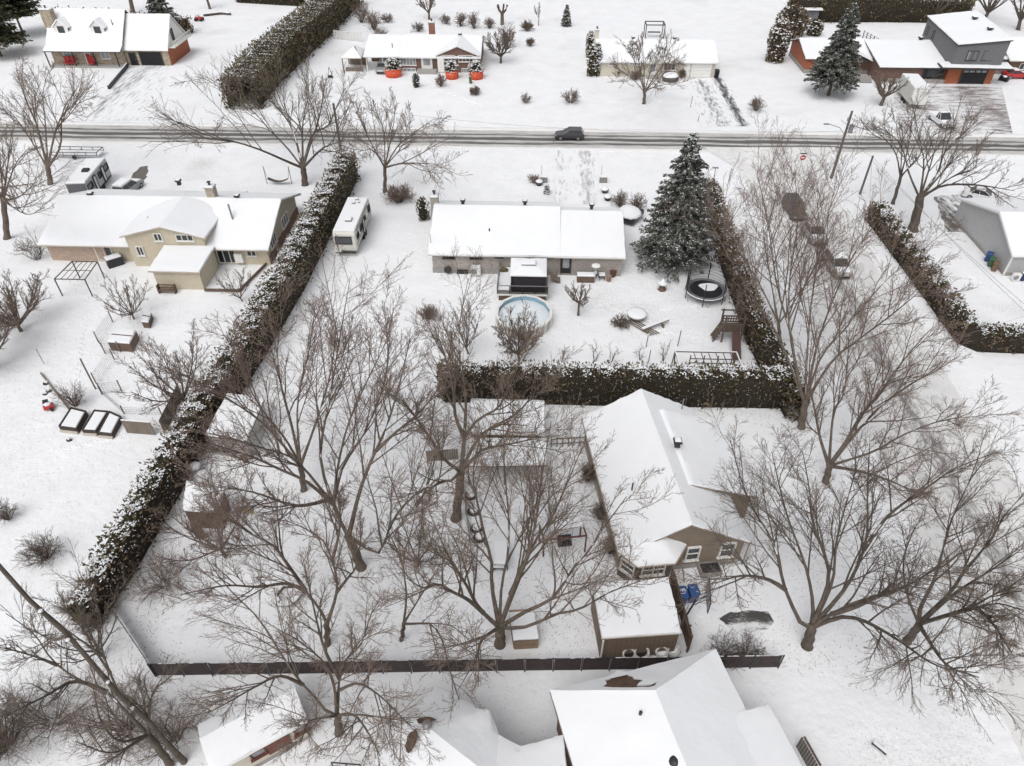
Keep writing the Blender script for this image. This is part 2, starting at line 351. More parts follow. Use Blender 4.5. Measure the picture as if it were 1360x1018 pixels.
def soft(o, lv=4):
    """settled snow: fine grid, gentle uneven depth and a wavy lip"""
    for tx, st in ((CLOUD, .1), (CLOUD2, .04)): md = o.modifiers.new('drift', 'DISPLACE'); md.texture = tx; md.texture_coords = 'GLOBAL'; md.strength = st; md.mid_level = .5
    return o
import bmesh
def snow_shell(par, polys, th, snow, sm=None, lv=4, lip=True):
    """one continuous blanket over touching roof planes, thickened straight up"""
    bm = bmesh.new(); up0 = th*1.06+.006
    for p in polys:
        q = [Vector(v) for v in p]; nr = Vector((0, 0, 0))
        for i in range(len(q)): nr += q[i].cross(q[(i+1) % len(q)])
        if nr.z < 0: q.reverse()
        bm.faces.new([bm.verts.new(v+UPV*up0) for v in q])
    bmesh.ops.remove_doubles(bm, verts=bm.verts[:], dist=.02)
    xs = [v.co.x for v in bm.verts]; ys = [v.co.y for v in bm.verts]; step = .45 if min(ys) < 60 else .75
    for ax, lo, hi in ((0, min(xs), max(xs)), (1, min(ys), max(ys))):
        k = lo+step*.6
        while k < hi-.1:
            co = Vector((k, 0, 0)) if ax == 0 else Vector((0, k, 0)); no = Vector((1, 0, 0)) if ax == 0 else Vector((0, 1, 0))
            bmesh.ops.bisect_plane(bm, geom=bm.verts[:]+bm.edges[:]+bm.faces[:], plane_co=co, plane_no=no, dist=.001); k += step
    lipv = {v for e in bm.edges if len(e.link_faces) < 2 for v in e.verts}; lipk = {(round(v.co.x, 3), round(v.co.y, 3)) for v in lipv}
    r = bmesh.ops.extrude_face_region(bm, geom=bm.faces[:]); vv = [g for g in r['geom'] if isinstance(g, bmesh.types.BMVert)]
    c = sum((v.co for v in bm.verts), Vector())/len(bm.verts); bmesh.ops.translate(bm, verts=vv, vec=(0, 0, snow))
    for v in vv:
        if lip and (round(v.co.x, 3), round(v.co.y, 3)) in lipk:
            d = c-v.co; d.z = 0
            if d.length > .3: v.co += d.normalized()*random.uniform(.0, .08)-UPV*random.uniform(.01, .05)
    bmesh.ops.recalc_face_normals(bm, faces=bm.faces[:]); me = bpy.data.meshes.new('snow_cover'); bm.to_mesh(me); bm.free()
    o = link_mesh('snow_cover', me, sm or SNOW, par, None, True); o.data.set_sharp_from_angle(angle=rad(32)); return soft(o, lv)
def roof_slabs(par, polys, fm, th=.14, snow=.17, sm=None, inset=.09, name='roof', nosnow=False, ridges=()):
    mb = MB()
    for p in polys: mb.slab(p, (0, th))
    o = obj(name, mb, fm, par)
    if not nosnow: snow_shell(o, polys, th, snow, sm)
    return o
def gable(par, F, u0, u1, v0, v1, ez, rz, axis='u', wm=None, over=.42, oe=None, fm=None, rp=None, found=None, z0=0., snow=.17, walls=True, sides=(1, 1)):
    """ez = wall-top height at both eaves, rz = ridge height (deck underside)"""
    fm = fm or FASCW; oe = over if oe is None else oe
    if axis == 'u': a0, a1, b0, b1 = u0, u1, v0, v1; P = lambda a, b, z: F(a, b, z)
    else: a0, a1, b0, b1 = v0, v1, u0, u1; P = lambda a, b, z: F(b, a, z)
    rp = (b0+b1)/2 if rp is None else rp
    if walls:
        mb = MB(); q = [P(a0, b0, z0), P(a0, b1, z0), P(a0, b1, ez-.02), P(a0, rp, rz-.02), P(a0, b0, ez-.02)]; mb.prism(q, P(a1, 0, 0)-P(a0, 0, 0)); obj('wall', mb, wm, par)
    if found:
        mb = MB(); e = .04; mb.prism([F(u0-e, v0-e, -.2), F(u1+e, v0-e, -.2), F(u1+e, v1+e, -.2), F(u0-e, v1+e, -.2)], (0, 0, found[0]+.2)); obj('foundation', mb, found[1], par)
    s0 = (rz-ez)/(rp-b0); s1 = (rz-ez)/(b1-rp); A0, A1 = a0-oe, a1+oe; polys = []
    if sides[0]: polys.append([P(A0, b0-over, ez-s0*over), P(A1, b0-over, ez-s0*over), P(A1, rp, rz), P(A0, rp, rz)])
    if sides[1]: polys.append([P(A0, rp, rz), P(A1, rp, rz), P(A1, b1+over, ez-s1*over), P(A0, b1+over, ez-s1*over)])
    sn = (s0+s1)/2; al = math.atan(sn); rr = .31*sin(al)+.035; zr = rz+.31*cos(al)-rr*.72; up = Vector((0, 0, zr-rz))
    return roof_slabs(par, polys, fm, snow=snow, ridges=[(P(A0+.06, rp, rz)+up, P(A1-.06, rp, rz)+up, rr)] if all(sides) else ())
def vent(par, c, s=.45, name='roof_vent', m=None):
    c = Vector(c); mb = MB(); mb.box(c+Vector((0, 0, s*.35)), (s*.7, s*.7, s*.9)); mb.box(c+Vector((0, 0, s*.95)), (s*1.15, s*1.15, s*.32), taper=.85)
    o = obj(name, mb, m or DARK, par); q = MB(); q.box(c+Vector((0, 0, s*1.17)), (s*.9, s*.9, .1), taper=.7); obj('snow_cover', q, CAP, o); return o
def pipe(par, c, r=.07, h=.5, m=None, name='vent_pipe', lean=(0, 0)):
    c = Vector(c); mb = MB(); mb.tube([c-Vector((0, 0, .2)), c+Vector((lean[0], lean[1], h))], r, 8); return obj(name, mb, m or DARK, par)
def chimney(par, c, w, d, z0, z1, m, cap=True, pots=1):
    mb = MB(); mb.box((c[0], c[1], (z0+z1)/2), (w, d, z1-z0)); o = obj('chimney', mb, m, par)
    q = MB(); q.box((c[0], c[1], z1+.06), (w+.16, d+.16, .12)); obj('chimney_cap', q, CONC, o)
    s = MB(); s.box((c[0], c[1], z1+.18), (w+.1, d+.1, .13), taper=.85); obj('snow_cover', s, CAP, o)
    if pots:
        t = MB(); t.tube([(c[0], c[1], z1+.1), (c[0], c[1], z1+.55)], .13, 8); t.box((c[0], c[1], z1+.62), (.36, .36, .08)); obj('flue', t, DARK, o)
    return o

S_GREY = lined('grey_brick_wall', (.44, .40, .365), .2, brick=(.4, .13, .012), dark=.82); S_BEIGE = lined('beige_siding', (.56, .5, .385), .13, dark=.8); S_TAN = lined('tan_siding', (.245, .196, .148), .13, dark=.72)
S_PINK = lined('pink_brick', (.45, .35, .28), .2, brick=(.36, .11, .014), dark=1.1); S_BROWN = lined('brown_brick', (.2, .125, .1), .2, brick=(.36, .11, .014), dark=1.2); S_STONE = mat('field_stone', (.22, .175, .13), .9, .3, 2.2, .6, 4, col2=(.52, .45, .35))
S_ORANGE = lined('orange_brick', (.4, .135, .07), .2, brick=(.5, .13, .012), dark=.8); S_GREYV = lined('grey_vertical_siding', (.16, .16, .17), .45, 0, .6); S_CREAM = lined('cream_siding', (.6, .56, .47), .13, dark=.82); S_LGREY = lined('light_grey_siding', (.45, .45, .455), .13, dark=.86)
S_FND = mat('grey_foundation', (.33, .31, .29), .9, .15, 3, .3, 20)

# ------------------------------------------------------------------ grey brick bungalow in the middle
B = thing('bungalow', 'long grey brick bungalow with white snowy roof behind the gazebo and round pool', 'house', (-.8, 73, 0))
gable(B, W0, -11.2, 2.6, 68.0, 79.6, 2.62, 4.85, 'u', S_GREY, .5, .35, FASCW, rp=74.2, found=(.75, S_FND))
gable(B, W0, 2.62, 9.65, 68.0, 78.6, 2.58, 4.5, 'u', S_GREY, .5, .35, FASCW, rp=74.0, found=(.72, S_FND))
FR = (0, 68.0, 0), (0, -1, 0)
for rc, nx in (((588, 334.5, 604, 343), 2), ((624, 335, 640, 343.5), 2), ((657.5, 336, 668, 342), 2), ((713, 336.5, 725.5, 343), 2)): winpx(B, rc, *FR, nx, fm=BLACK, gm=GLASSL if rc[0] > 620 and rc[0] < 645 else GLASS)
c_, w_, h_ = pxrect((682.5, 336, 704, 355), *FR); win(B, (c_[0], c_[1], 1.75), (0, -1), w_, 2.1, 2, fm=BLACK, gm=GLASSL, name='patio_door', sill=False)
door(B, (PY(751.5, 352, 68)[0], 68, 1.3), (0, -1), 1.15, 2.1, BLACK, FASCD, glass=GLASSL)
winpx(B, (607, 358.3, 622, 364), (0, 67.96, 0), (0, -1, 0), 2, fm=BLACK, name='basement_window', sill=False)
for px, py, X in ((615, 275, 0), (697, 275, 0), (785, 283, 1)): g = PY(px, py+5, 74.6); vent(B, (g[0], 74.9, 4.95-.3*X), .5)
pipe(B, (*PY(650, 312, 70.6)[:2], 3.75), .07, .45); g = PY(574, 330, 68.4); pipe(B, (-11.35, 68.9, 2.9), .03, 1.5, GREY, 'antenna_mast')
chimney(B, (-11.75, 76.6), .9, 1.1, 0, 5.0, S_GREY)
mb = MB(); mb.box((PY(632, 356, 67.5)[0], 67.45, .72), (1.05, .5, .95)); hp = obj('heat_pump', mb, WHITE, B); q = MB(); q.lathe((PY(629, 356, 67.2)[0]-.02, 67.18, .72), [(.02, -.02), (.3, -.02), (.3, .03), (.02, .03)], 12); 
mb = MB(); mb.tube([(PY(629, 356, 67.2)[0], 67.19, .72), (PY(629, 356, 67.2)[0], 67.14, .72)], .34, 14); obj('fan_grille', mb, GREY, hp)
q = MB(); q.box((PY(632, 356, 67.5)[0], 67.45, 1.25), (1.0, .48, .12), taper=.85); obj('snow_cover', q, CAP, hp)
mb = MB(); mb.tube([(PY(595, 359, 67.7)[0], 67.72, .62), (PY(595, 359, 67.7)[0], 67.55, .62)], .42, 14); obj('hose_reel', mb, DARK, B)

# ------------------------------------------------------------------ tan house at the front, turned a little
F2 = Frame((15.0, 30.45), rad(8.5))
T = thing('tan_house', 'large tan sided house with wide snowy roof and six windowed bay at its near corner', 'house', F2(-4.3, 6.4), rad(8.5))
T['label'] = 'large tan sided house with wide snowy roof beside the blue bins'
gable(T, F2, -8.6, 0, 0, 12.9, 2.72, 5.15, 'v', S_TAN, .32, .3, mat('tan_fascia', (.3, .25, .2), .6, .1), found=(.5, S_FND))
mb = MB(); pr = [F2(-3.55, 3.8, 2.4), F2(1.95, 3.8, -.1), F2(1.95, 3.8, 2.75), F2(-3.0, 3.8, 4.62), F2(-3.3, 3.8, 4.52)]; pr[0] = F2(-3.4, 3.8, -.1); mb.prism(pr, F2.v*7.1); obj('wing_wall', mb, S_TAN, T)
roof_slabs(T, [[F2(-3.0, 3.45, 4.66), F2(-3.0, 11.2, 4.66), F2(2.3, 11.2, 2.62), F2(2.3, 3.45, 2.62)], [F2(-3.32, 3.45, 4.6), F2(-3.32, 11.2, 4.6), F2(-3.0, 11.2, 4.66), F2(-3.0, 3.45, 4.66)]], MATS['tan_fascia'], name='wing_roof', ridges=())
bay = [(-8.75, .05), (-7.75, -1.15), (-5.55, -1.15), (-4.75, .05)]
mb = MB(); mb.prism([F2(*p, -.1) for p in bay], (0, 0, 2.7)); obj('bay_wall', mb, lined('brown_siding', (.15, .118, .095), .13, dark=.7), T)
ap = F2(-6.25, .12, 3.9); ev = [F2(-9.0, -.1, 2.8), F2(-7.95, -1.5, 2.8), F2(-5.4, -1.5, 2.8), F2(-4.2, -.1, 2.8)]
roof_slabs(T, [[ev[0], ev[1], ap], [ev[1], ev[2], ap], [ev[2], ev[3], ap]], MATS['tan_fascia'], snow=.13, inset=.06, name='bay_roof', ridges=[(ev[1]+UPV*.2, ap+UPV*.2, .07), (ev[2]+UPV*.2, ap+UPV*.2, .07)])
n0 = -F2.v; fp = F2(0, -.02)
for rc in ((911, 726.5, 928.5, 743), (956, 721, 975, 738.5)): winpx(T, rc, fp, n0, 1, 2, gm=GLASS)
winpx(T, (852.5, 749, 882.5, 763), F2(-6.6, -1.15), n0, 2, 2); e = (F2(*bay[1])-F2(*bay[0])).normalized(); m2 = (F2(*bay[0])+F2(*bay[1]))/2
win(T, m2+Vector((0, 0, 1.65)), (e.y, -e.x), 1.15, 1.25, 1, 2)
mb = MB(); c0 = PL(937, 756, fp, n0); mb.box((c0[0]+.1, c0[1]-.5, .2), (1.5, .9, .6), rz=rad(8.5)); ww = obj('window_well', mb, S_FND, T); q = MB(); q.box((c0[0]+.1, c0[1]-.5, .52), (1.3, .75, .06), rz=rad(8.5)); obj('grate', q, DARK, ww)
vent(T, PL(899, 592, F2(-3.6, 0, 5.2), (0.12, .0, 1)), .55); g = G(840, 646, 4.5); pipe(T, (g[0], g[1], 4.3), .06, .5)
mb = MB(); mb.tube([F2(-4.25, -1.2, .1), F2(-4.6, -.35, 2.5)], .05, 6); obj('downspout', mb, MATS['tan_fascia'], T); mb = MB(); mb.tube([F2(.25, -.25, .1), F2(.25, -.25, 2.6)], .05, 6); obj('downspout', mb, MATS['tan_fascia'], T)
mb = MB(); g = F2(-8.5, 12.95, 5); mb.tube([F2(-.9, 12.4, 3.2), F2(-.9, 12.4, 4.7)], .05, 6); obj('service_mast', mb, GREY, T)

# ------------------------------------------------------------------ double-pitched shed beside the bay
S1 = thing('garden_shed', 'brown shed with broad snowy roof below the tan house, concrete rings at its foot', 'shed', (7, 24.8, 0), rad(6))
c4 = [G(799, 850, 2.5), G(905, 843, 2.5), G(887, 769, 2.75), G(786, 777, 2.75)]; c4 = [Vector(p) for p in c4]; cen = sum(c4, Vector())/4
bw = [cen+(p-cen)*.955 for p in c4]; mb = MB(); mb.prism([Vector((p.x, p.y, -.1)) for p in bw], (0, 0, 2.5)); obj('wall', mb, lined('brown_plank_wall', (.2, .15, .115), .3, 0, .7), S1); roof_slabs(S1, [c4], FASCIA, .1, .16)
mb = MB(); e = (c4[1]-c4[0]).normalized(); mb.box(c4[0]+e*.12+Vector((0, -.02, -1.3)), (.1, .1, 2.4)); obj('corner_trim', mb, WHITE, S1)

# ------------------------------------------------------------------ grey-walled lean-to shed behind the front trees
S2 = thing('garden_shed', 'low snow-roofed shed with pergola front, below the cedar hedge and left of the tan house', 'shed', (-1.8, 42.2, 0))
gable(S2, W0, -4.75, .95, 40.7, 44.3, 2.3, 2.75, 'u', S_TAN, .3, .25, FASCW, rp=43.6)
mb = MB()
for x in (-4.7, -1.9, 1.0): obj('post', MB().box((x, 37.2, 1.05), (.12, .12, 2.2)), WOOD, S2)
roof_slabs(S2, [[(-4.8, 37.0, 2.1), (1.4, 37.3, 2.1), (1.35, 39.9, 2.35), (-4.8, 39.8, 2.35)]], WOODB, .1, .15, name='porch_roof')
mb = MB(); mb.box((-1.7, 39.9, .95), (6.1, .1, 1.9)); obj('porch_wall', mb, WOODB, S2)

# ------------------------------------------------------------------ red-brown roofed house at the bottom right
F4 = Frame((6.3, 20.05), rad(16.0))
H4 = thing('hip_roof_house', 'big snow-covered hip roof at the bottom edge with a bare brown shingle patch', 'house', F4(0, -8), rad(16))
ez, rz_ = 3.9, 5.95
NW, NE, A = F4(-5, 0, ez), F4(5, .05, ez), F4(0, -2.25, rz_); A2 = F4(0, -17, rz_); SW, SE = F4(-5, -19, ez), F4(5, -19, ez)
mb = MB(); mb.prism([F4(-4.6, -.4, -.1), F4(-4.6, -19, -.1), F4(4.6, -19, -.1), F4(4.6, -.4, -.1)], (0, 0, ez+.05)); obj('wall', mb, S_BROWN, H4)
r4 = roof_slabs(H4, [[NE, NW, A], [NW, SW, A2, A], [A, A2, SE, NE]], SHINGLE, .14, .17, nosnow=True)
# far slope: the snow has slid off round the ridge and left a ragged hole
tri = [NE+Vector((0, 0, .0)), NW, A]; N4 = (NW-NE).cross(A-NE).normalized(); N4 = N4 if N4.z > 0 else -N4
px_hole = [(800, 921.5), (806, 917), (803, 913), (811, 911), (809, 907), (816, 904), (819, 900.5), (826, 901.5), (832, 903), (834, 906), (840, 907.5), (842, 910.5), (850, 911), (856, 913.5), (849, 916), (846, 919.5), (856, 919), (864, 918.5), (873, 914.5), (870, 920.5), (861, 922), (840, 922.3), (815, 922)]
def on4(x, y): return Vector(PL(x, y, Vector(NE)+UPV*.322, N4))
hole = [on4(p[0], 913.5-(922.5-p[1])*1.05) for p in px_hole]
bm_ = bmesh.new(); ed = []
for ring_ in ([NE, NW, A], [p-UPV*.322 for p in hole]):
    vs_ = [bm_.verts.new(p) for p in ring_]; ed += [bm_.edges.new((vs_[i], vs_[(i+1) % len(vs_)])) for i in range(len(vs_))]
bmesh.ops.triangle_fill(bm_, use_beauty=True, edges=ed); tris = [[v.co.copy() for v in f.verts] for f in bm_.faces]; bm_.free()
snow_shell(r4, [[NW, SW, A2, A], [A, A2, SE, NE]]+tris, .14, .17, lip=False)
g = PL(850, 950, Vector(A)+Vector((0, 0, .2)), (SW-NW).cross(A-NW)); pipe(H4, g, .09, .35); g = PL(896, 1014, Vector(A), (SW-NW).cross(A-NW)); mb = MB(); mb.lathe(Vector(g)-UPV*.1, [(.3, 0), (.34, .25), (.26, .42), (.05, .48)], 12); obj('roof_vent', mb, DARK, H4, None, True)
# side wing to the right
wz = 3.6; wa = [Vector(G(1019, 939, wz)), Vector(G(1063, 1018, wz))]; dirw = (wa[1]-wa[0]).normalized(); wb = wa[0]+dirw*12
wl = [F4(1.2, -3.9, wz+1.5), F4(1.2, -18, wz+1.5)]
roof_slabs(H4, [[wa[0], wb, wl[1], wl[0]]], SHINGLE, .14, .17, name='wing_roof')
mb = MB(); mb.prism([wa[0]-F4.u*.6-F4.v*.5-UPV*3.7, wb-F4.u*.6-UPV*3.7, F4(2, -18, -.1), F4(2, -3.9, -.1)], (0, 0, 3.7)); obj('wing_wall', mb, S_BROWN, H4)

# ------------------------------------------------------------------ octagonal-ended snowy roof, bottom middle
H5 = thing('round_ended_house', 'snow-covered roof fanning out from a small flue at the bottom edge, two bare shingle spots', 'house', (-4.6, 13, 0))
ez5 = 3.8; ap5 = Vector(G(568, 969, 5.75)); ring = [Vector(G(x, y, ez5)) for x, y in ((509, 948), (517.5, 933), (580.5, 915), (649, 946), (661, 977))]
ring += [Vector((1.6, 12.0, ez5)), Vector((-3.5, 10.5, ez5)), Vector((-7.9, 11.5, ez5))]
mb = MB(); cc = sum(ring, Vector())/len(ring); mb.prism([Vector((cc.x+(p.x-cc.x)*.9, cc.y+(p.y-cc.y)*.9, -.1)) for p in ring][::-1], (0, 0, 3.75)); obj('wall', mb, S_BROWN, H5)
polys = [[ring[i], ring[(i+1) % len(ring)], ap5] for i in range(len(ring))]
r5 = roof_slabs(H5, polys, FASCW, .14, .17, inset=.02, ridges=[(p+UPV*.28, ap5+UPV*.28, .075) for p in ring])
w5 = [Vector(G(661, 978, ez5)), Vector(G(692, 994, ez5)), Vector(G(748, 979, ez5)), Vector((2.6, 11.5, ez5)), Vector((-2.5, 11.5, ez5))]; w5m = (w5[0]+w5[4])/2+Vector((0, -1.2, 1.0))
roof_slabs(H5, [[w5[0], w5[1], Vector((-.5, 12.8, 4.75)), Vector((-2.2, 13.6, 4.9))], [w5[1], w5[2], Vector((2.4, 13.0, 4.5)), Vector((-.5, 12.8, 4.75))]], FASCW, .14, .17, inset=.02, name='wing_roof')
mb = MB(); mb.prism([w5[1]+Vector((0, -.5, -3.9)), w5[2]+Vector((-.3, -.5, -3.9)), Vector((2, 11, -.1)), Vector((-2, 11, -.1))], (0, 0, 3.7)); obj('wing_wall', mb, S_BROWN, H5)
mb = MB(); mb.tube([ap5+Vector((0, 0, -.2)), ap5+Vector((0, 0, .45))], .13, 8); mb.lathe(ap5+Vector((0, 0, .45)), [(.05, 0), (.26, .03), (.26, .1), (.05, .2)], 10); obj('flue', mb, GREY, H5)
for (x, y, a, b, s) in ((564.5, 957, .52, .26, 1), (546.5, 984, .32, .6, 2)):
    pn = (ring[1]-ap5).cross(ring[2]-ap5) if s == 1 else (ring[0]-ap5).cross(ring[1]-ap5); pn = pn.normalized(); pn = pn if pn.z > 0 else -pn; c = Vector(PL(x, y, ap5+pn*.335+UPV*.02, pn)); tu = pn.cross(Vector((0, 1, 0))).normalized(); tv = pn.cross(tu)
    mb = MB(); q = [c+tu*(a*cos(k*2*pi/14)*(1+random.uniform(-.22, .22)))+tv*(b*sin(k*2*pi/14)*(1+random.uniform(-.22, .22))) for k in range(14)]; mb.prism(q, pn*.012); obj('bare_shingle', mb, SHINGLE, r5)

# ------------------------------------------------------------------ cream cottage, bottom left
p0, p1 = Vector(G(318, 1008, 2.55)), Vector(G(410, 957, 2.55)); yaw6 = math.atan2(p1.y-p0.y, p1.x-p0.x); F6 = Frame(p0, yaw6); L6 = (p1-p0).length
H6 = thing('cream_cottage', 'small cream cottage with red-brown panel between two windows, snowy roof, bottom left', 'cottage', F6(2, 1.5), yaw6)
gable(H6, F6, -1.2, L6-.3, .35, 2.7, 2.45, 2.95, 'u', S_CREAM, .35, .3, FASCW, found=(.3, S_FND), rp=1.8)
n6 = -F6.v; q6 = F6(0, .33)
for rc, nm in (((337, 996, 350.5, 1008), 'window'), ((396, 968, 408.5, 979), 'window')):
    c, w_, h_ = pxrect(rc, q6, n6); win(H6, (c[0], c[1], 1.55), n6, .85, .8, 1, fm=mat('red_brown_paint', (.16, .06, .045), .6, .2), gm=GLASSL)
mb = MB(); a = PL(357, 1000, q6, n6); b = PL(387, 983, q6, n6); a, b = Vector((a[0], a[1], 1.35)), Vector((b[0], b[1], 1.35)); obox(mb, (a+b)/2+n6*.04, F6.u, n6, (b-a).length, .1, 1.3); obj('red_panel', mb, MATS['red_brown_paint'], H6)

# ------------------------------------------------------------------ cream split-level house on the left
H7 = thing('split_level_house', 'cream split-level house with stone chimney and snowy flat addition, left of the long cedar hedge', 'house', (-42, 74, 0))
gable(H7, W0, -55.2, -36.4, 69.2, 81.2, 2.55, 4.6, 'u', S_BEIGE, .9, .35, FASCIA, rp=75.6)
mb = MB(); mb.box((-51.9, 69.15, 1.2), (6.6, .12, 2.4)); obj('brick_wall', mb, S_PINK, H7)
gable(H7, W0, -45.1, -36.35, 68.2, 74.6, 3.85, 5.05, 'v', S_BEIGE, .4, .35, FASCIA, rp=-40.6)
gable(H7, W0, -36.38, -29.9, 69.0, 81.0, 2.55, 4.75, 'u', S_BEIGE, .9, .55, FASCIA, rp=75.2)
f7 = (0, 68.2, 0), (0, -1, 0); g7 = (0, 69.2, 0), (0, -1, 0); k7 = (0, 69.0, 0), (0, -1, 0)
for rc, nx in (((204.5, 310, 215.5, 320), 2), ((234, 311.5, 257, 320), 3)): winpx(H7, rc, *f7, nx)
c, w_, h_ = pxrect((126.5, 325.5, 149, 341), *g7); win(H7, (c[0], c[1], 1.15), (0, -1), w_, 2.1, 2, name='patio_door', sill=False)
c, w_, h_ = pxrect((178.5, 318, 188, 331), *f7); win(H7, (c[0], 68.2, 2.0), (0, -1), w_, 1.2, 2)
c, w_, h_ = pxrect((288, 328, 313, 346), *k7); win(H7, (c[0], c[1], 1.2), (0, -1), w_, 2.1, 3, name='patio_door', sill=False)
c, w_, h_ = pxrect((327, 329, 340, 338), *k7); win(H7, (c[0], c[1], 1.6), (0, -1), w_, 1.0, 2)
mb = MB(); mb.box((PY(317, 340, 68.8)[0], 68.75, 1.0), (.9, .45, 1.1)); obj('heat_pump', mb, WHITE, H7)
for y, wd in ((71.2, 2.2), (76.0, 2.4)): win(H7, (-29.9, y, 1.9), (1, 0), wd, 1.3, 3)
mb = MB(); mb.box((-29.85, 75.0, .5), (.14, 11.9, 1.1)); obj('skirt_brick', mb, S_BROWN, H7)
for px, py, Y, z in ((126, 272, 75.8, 4.55), (245, 266, 79.4, 4.6), (321, 284, 75.4, 4.75)): vent(H7, (PY(px, py, Y)[0], Y, z), .55)
g = PY(287, 276, 76); chimney(H7, (g[0], 76), .95, .95, 3.5, 6.0, mat('tan_stone', (.3, .25, .2), .9, .3, 3, .5, 8, col2=(.5, .43, .36)), pots=1)
mb = MB(); g = PY(316, 315, 72); mb.tube([(g[0], 72, 3.5), (g[0]-.35, 72.6, 5.6)], .11, 8); obj('flue_pipe', mb, GREY, H7); pipe(H7, (PY(197, 291, 71)[0], 71, 4.3), .06, .4); pipe(H7, (PY(279, 288, 72)[0], 72, 3.4), .06, .5)
gable(H7, W0, -40.6, -35.6, 63.7, 68.18, 2.3, 2.55, 'u', S_BEIGE, .35, .3, FASCIA, rp=68.1, sides=(1, 0))
mb = MB()
for q in range(3): mb.box((-39.3, 63.2, .25+.3*q), (1.9, .08, .12))
for x in (-40.2, -38.4): mb.box((x, 63.0, .5), (.1, .5, 1.0))
mb.box((-39.3, 62.9, .42), (1.9, .5, .06)); obj('porch_rail', mb, WOODB, H7)
mb = MB(); pts = [(-35.4, 63.3), (-31.6, 63.3), (-30.3, 68.8)]
for a, b in zip(pts[:-1], pts[1:]): mb.bar((*a, .25), (*b, .25), .14, .3)
obj('deck_edge', mb, WOODB, H7)

# ------------------------------------------------------------------ stone house with dormers, top left
H8 = thing('stone_house', 'stone cottage with two white dormers and red porch chairs at the top left', 'house', (-84, 143, 0))
gable(H8, W0, -91.4, -77.6, 138.3, 148.2, 3.5, 8.3, 'u', S_STONE, .1, .35, FASCD, rp=143.3); roof_slabs(H8, [[(-91.75, 136.7, 2.75), (-77.25, 136.7, 2.75), (-77.25, 138.25, 3.4), (-91.75, 138.25, 3.4)]], FASCD, name='porch_roof')
gable(H8, W0, -77.55, -69.3, 138.7, 148.0, 2.9, 7.5, 'u', S_STONE, .3, .3, FASCW, rp=143.4)
mb = MB(); mb.box((-69.25, 143.4, 1.5), (.14, 9.1, 3.0)); obj('side_brick', mb, S_ORANGE, H8); mb = MB(); mb.prism([(-69.28, 139, 3.0), (-69.28, 147.6, 3.0), (-69.28, 143.4, 7.3)], (.1, 0, 0)); obj('gable_panel', mb, WHITE, H8)
mb = MB()
for i in range(9): mb.box((-68.0, 139.4+i, 3.5), (.08, .08, 1.0))
mb.box((-68.0, 143.4, 4.0), (.1, 8.2, .1)); mb.box((-68.0, 143.4, 3.1), (.1, 8.2, .1)); mb.box((-68.6, 143.4, 2.98), (1.3, 8.2, .12)); obj('balcony', mb, WHITE, H8)
win(H8, (-69.2, 142.2, 4.6), (1, 0), 1.0, 1.9, 1, fm=DARK)
for rc in ((85, 69, 96, 78), (134, 69, 146, 78)): winpx(H8, rc, (0, 138.25, 0), (0, -1, 0), 2, gm=GLASSL)
for px in (63.5, 98.5, 126.5, 156): mb = MB(); g = PY(px, 80, 136.9); mb.box((g[0], 136.9, 1.4), (.16, .16, 2.8)); obj('porch_post', mb, BLACK, H8)
mb = MB(); mb.box((-84.5, 137.5, .12), (14, 1.5, .35)); obj('porch_floor', mb, CONC, H8)
c, w_, h_ = pxrect((186.5, 68, 214.5, 83), (0, 138.7, 0), (0, -1, 0)); garage_door(H8, (c[0], 138.68, 1.15), (0, -1), w_, 2.3, BLACK, FASCD)
door(H8, (PY(176, 75, 138.6)[0], 138.65, 1.1), (0, -1), 1.3, 2.2, BLACK, FASCD); door(H8, (PY(117, 75, 138.2)[0], 138.26, 1.15), (0, -1), 1.0, 2.1, mat('red_door_paint', (.3, .03, .035), .6, .15))
chimney(H8, (-91.0, 141.2), 2.0, 1.4, 0, 8.9, S_STONE)
for px in (83.5, 131.5):
    g = PY(px, 46, 139.9); Fd = Frame((g[0], 139.9), 0); mb = MB(); mb.prism([Fd(-1.25, 0, 4.2), Fd(1.25, 0, 4.2), Fd(1.25, 0, 6.3), Fd(0, 0, 7.4), Fd(-1.25, 0, 6.3)], (0, 3.0, 0)); dm = obj('dormer', mb, WHITE, H8)
    s = MB(); [s.slab(p, (.02, .2), .06) for p in ([Fd(-1.55, -.25, 6.1), Fd(0, -.25, 7.45), Fd(0, 3.2, 7.45), Fd(-1.55, 2.4, 6.1)], [Fd(0, -.25, 7.45), Fd(1.55, -.25, 6.1), Fd(1.55, 2.4, 6.1), Fd(0, 3.2, 7.45)])]; obj('snow_cover', s, SNOW, dm)
    k = MB(); obox(k, Fd(0, -.05, 5.75), Vector((1, 0, 0)), Vector((0, -1, 0)), 1.2, .1, 1.3); obj('window', k, GLASS, dm); k = MB(); k.box(Fd(1.27, 1.4, 5.5), (.05, 2.6, 1.6)); obj('side_cladding', k, FASCD, dm)
pipe(H8, (-79.3, 141, 6.4), .07, 1.0)

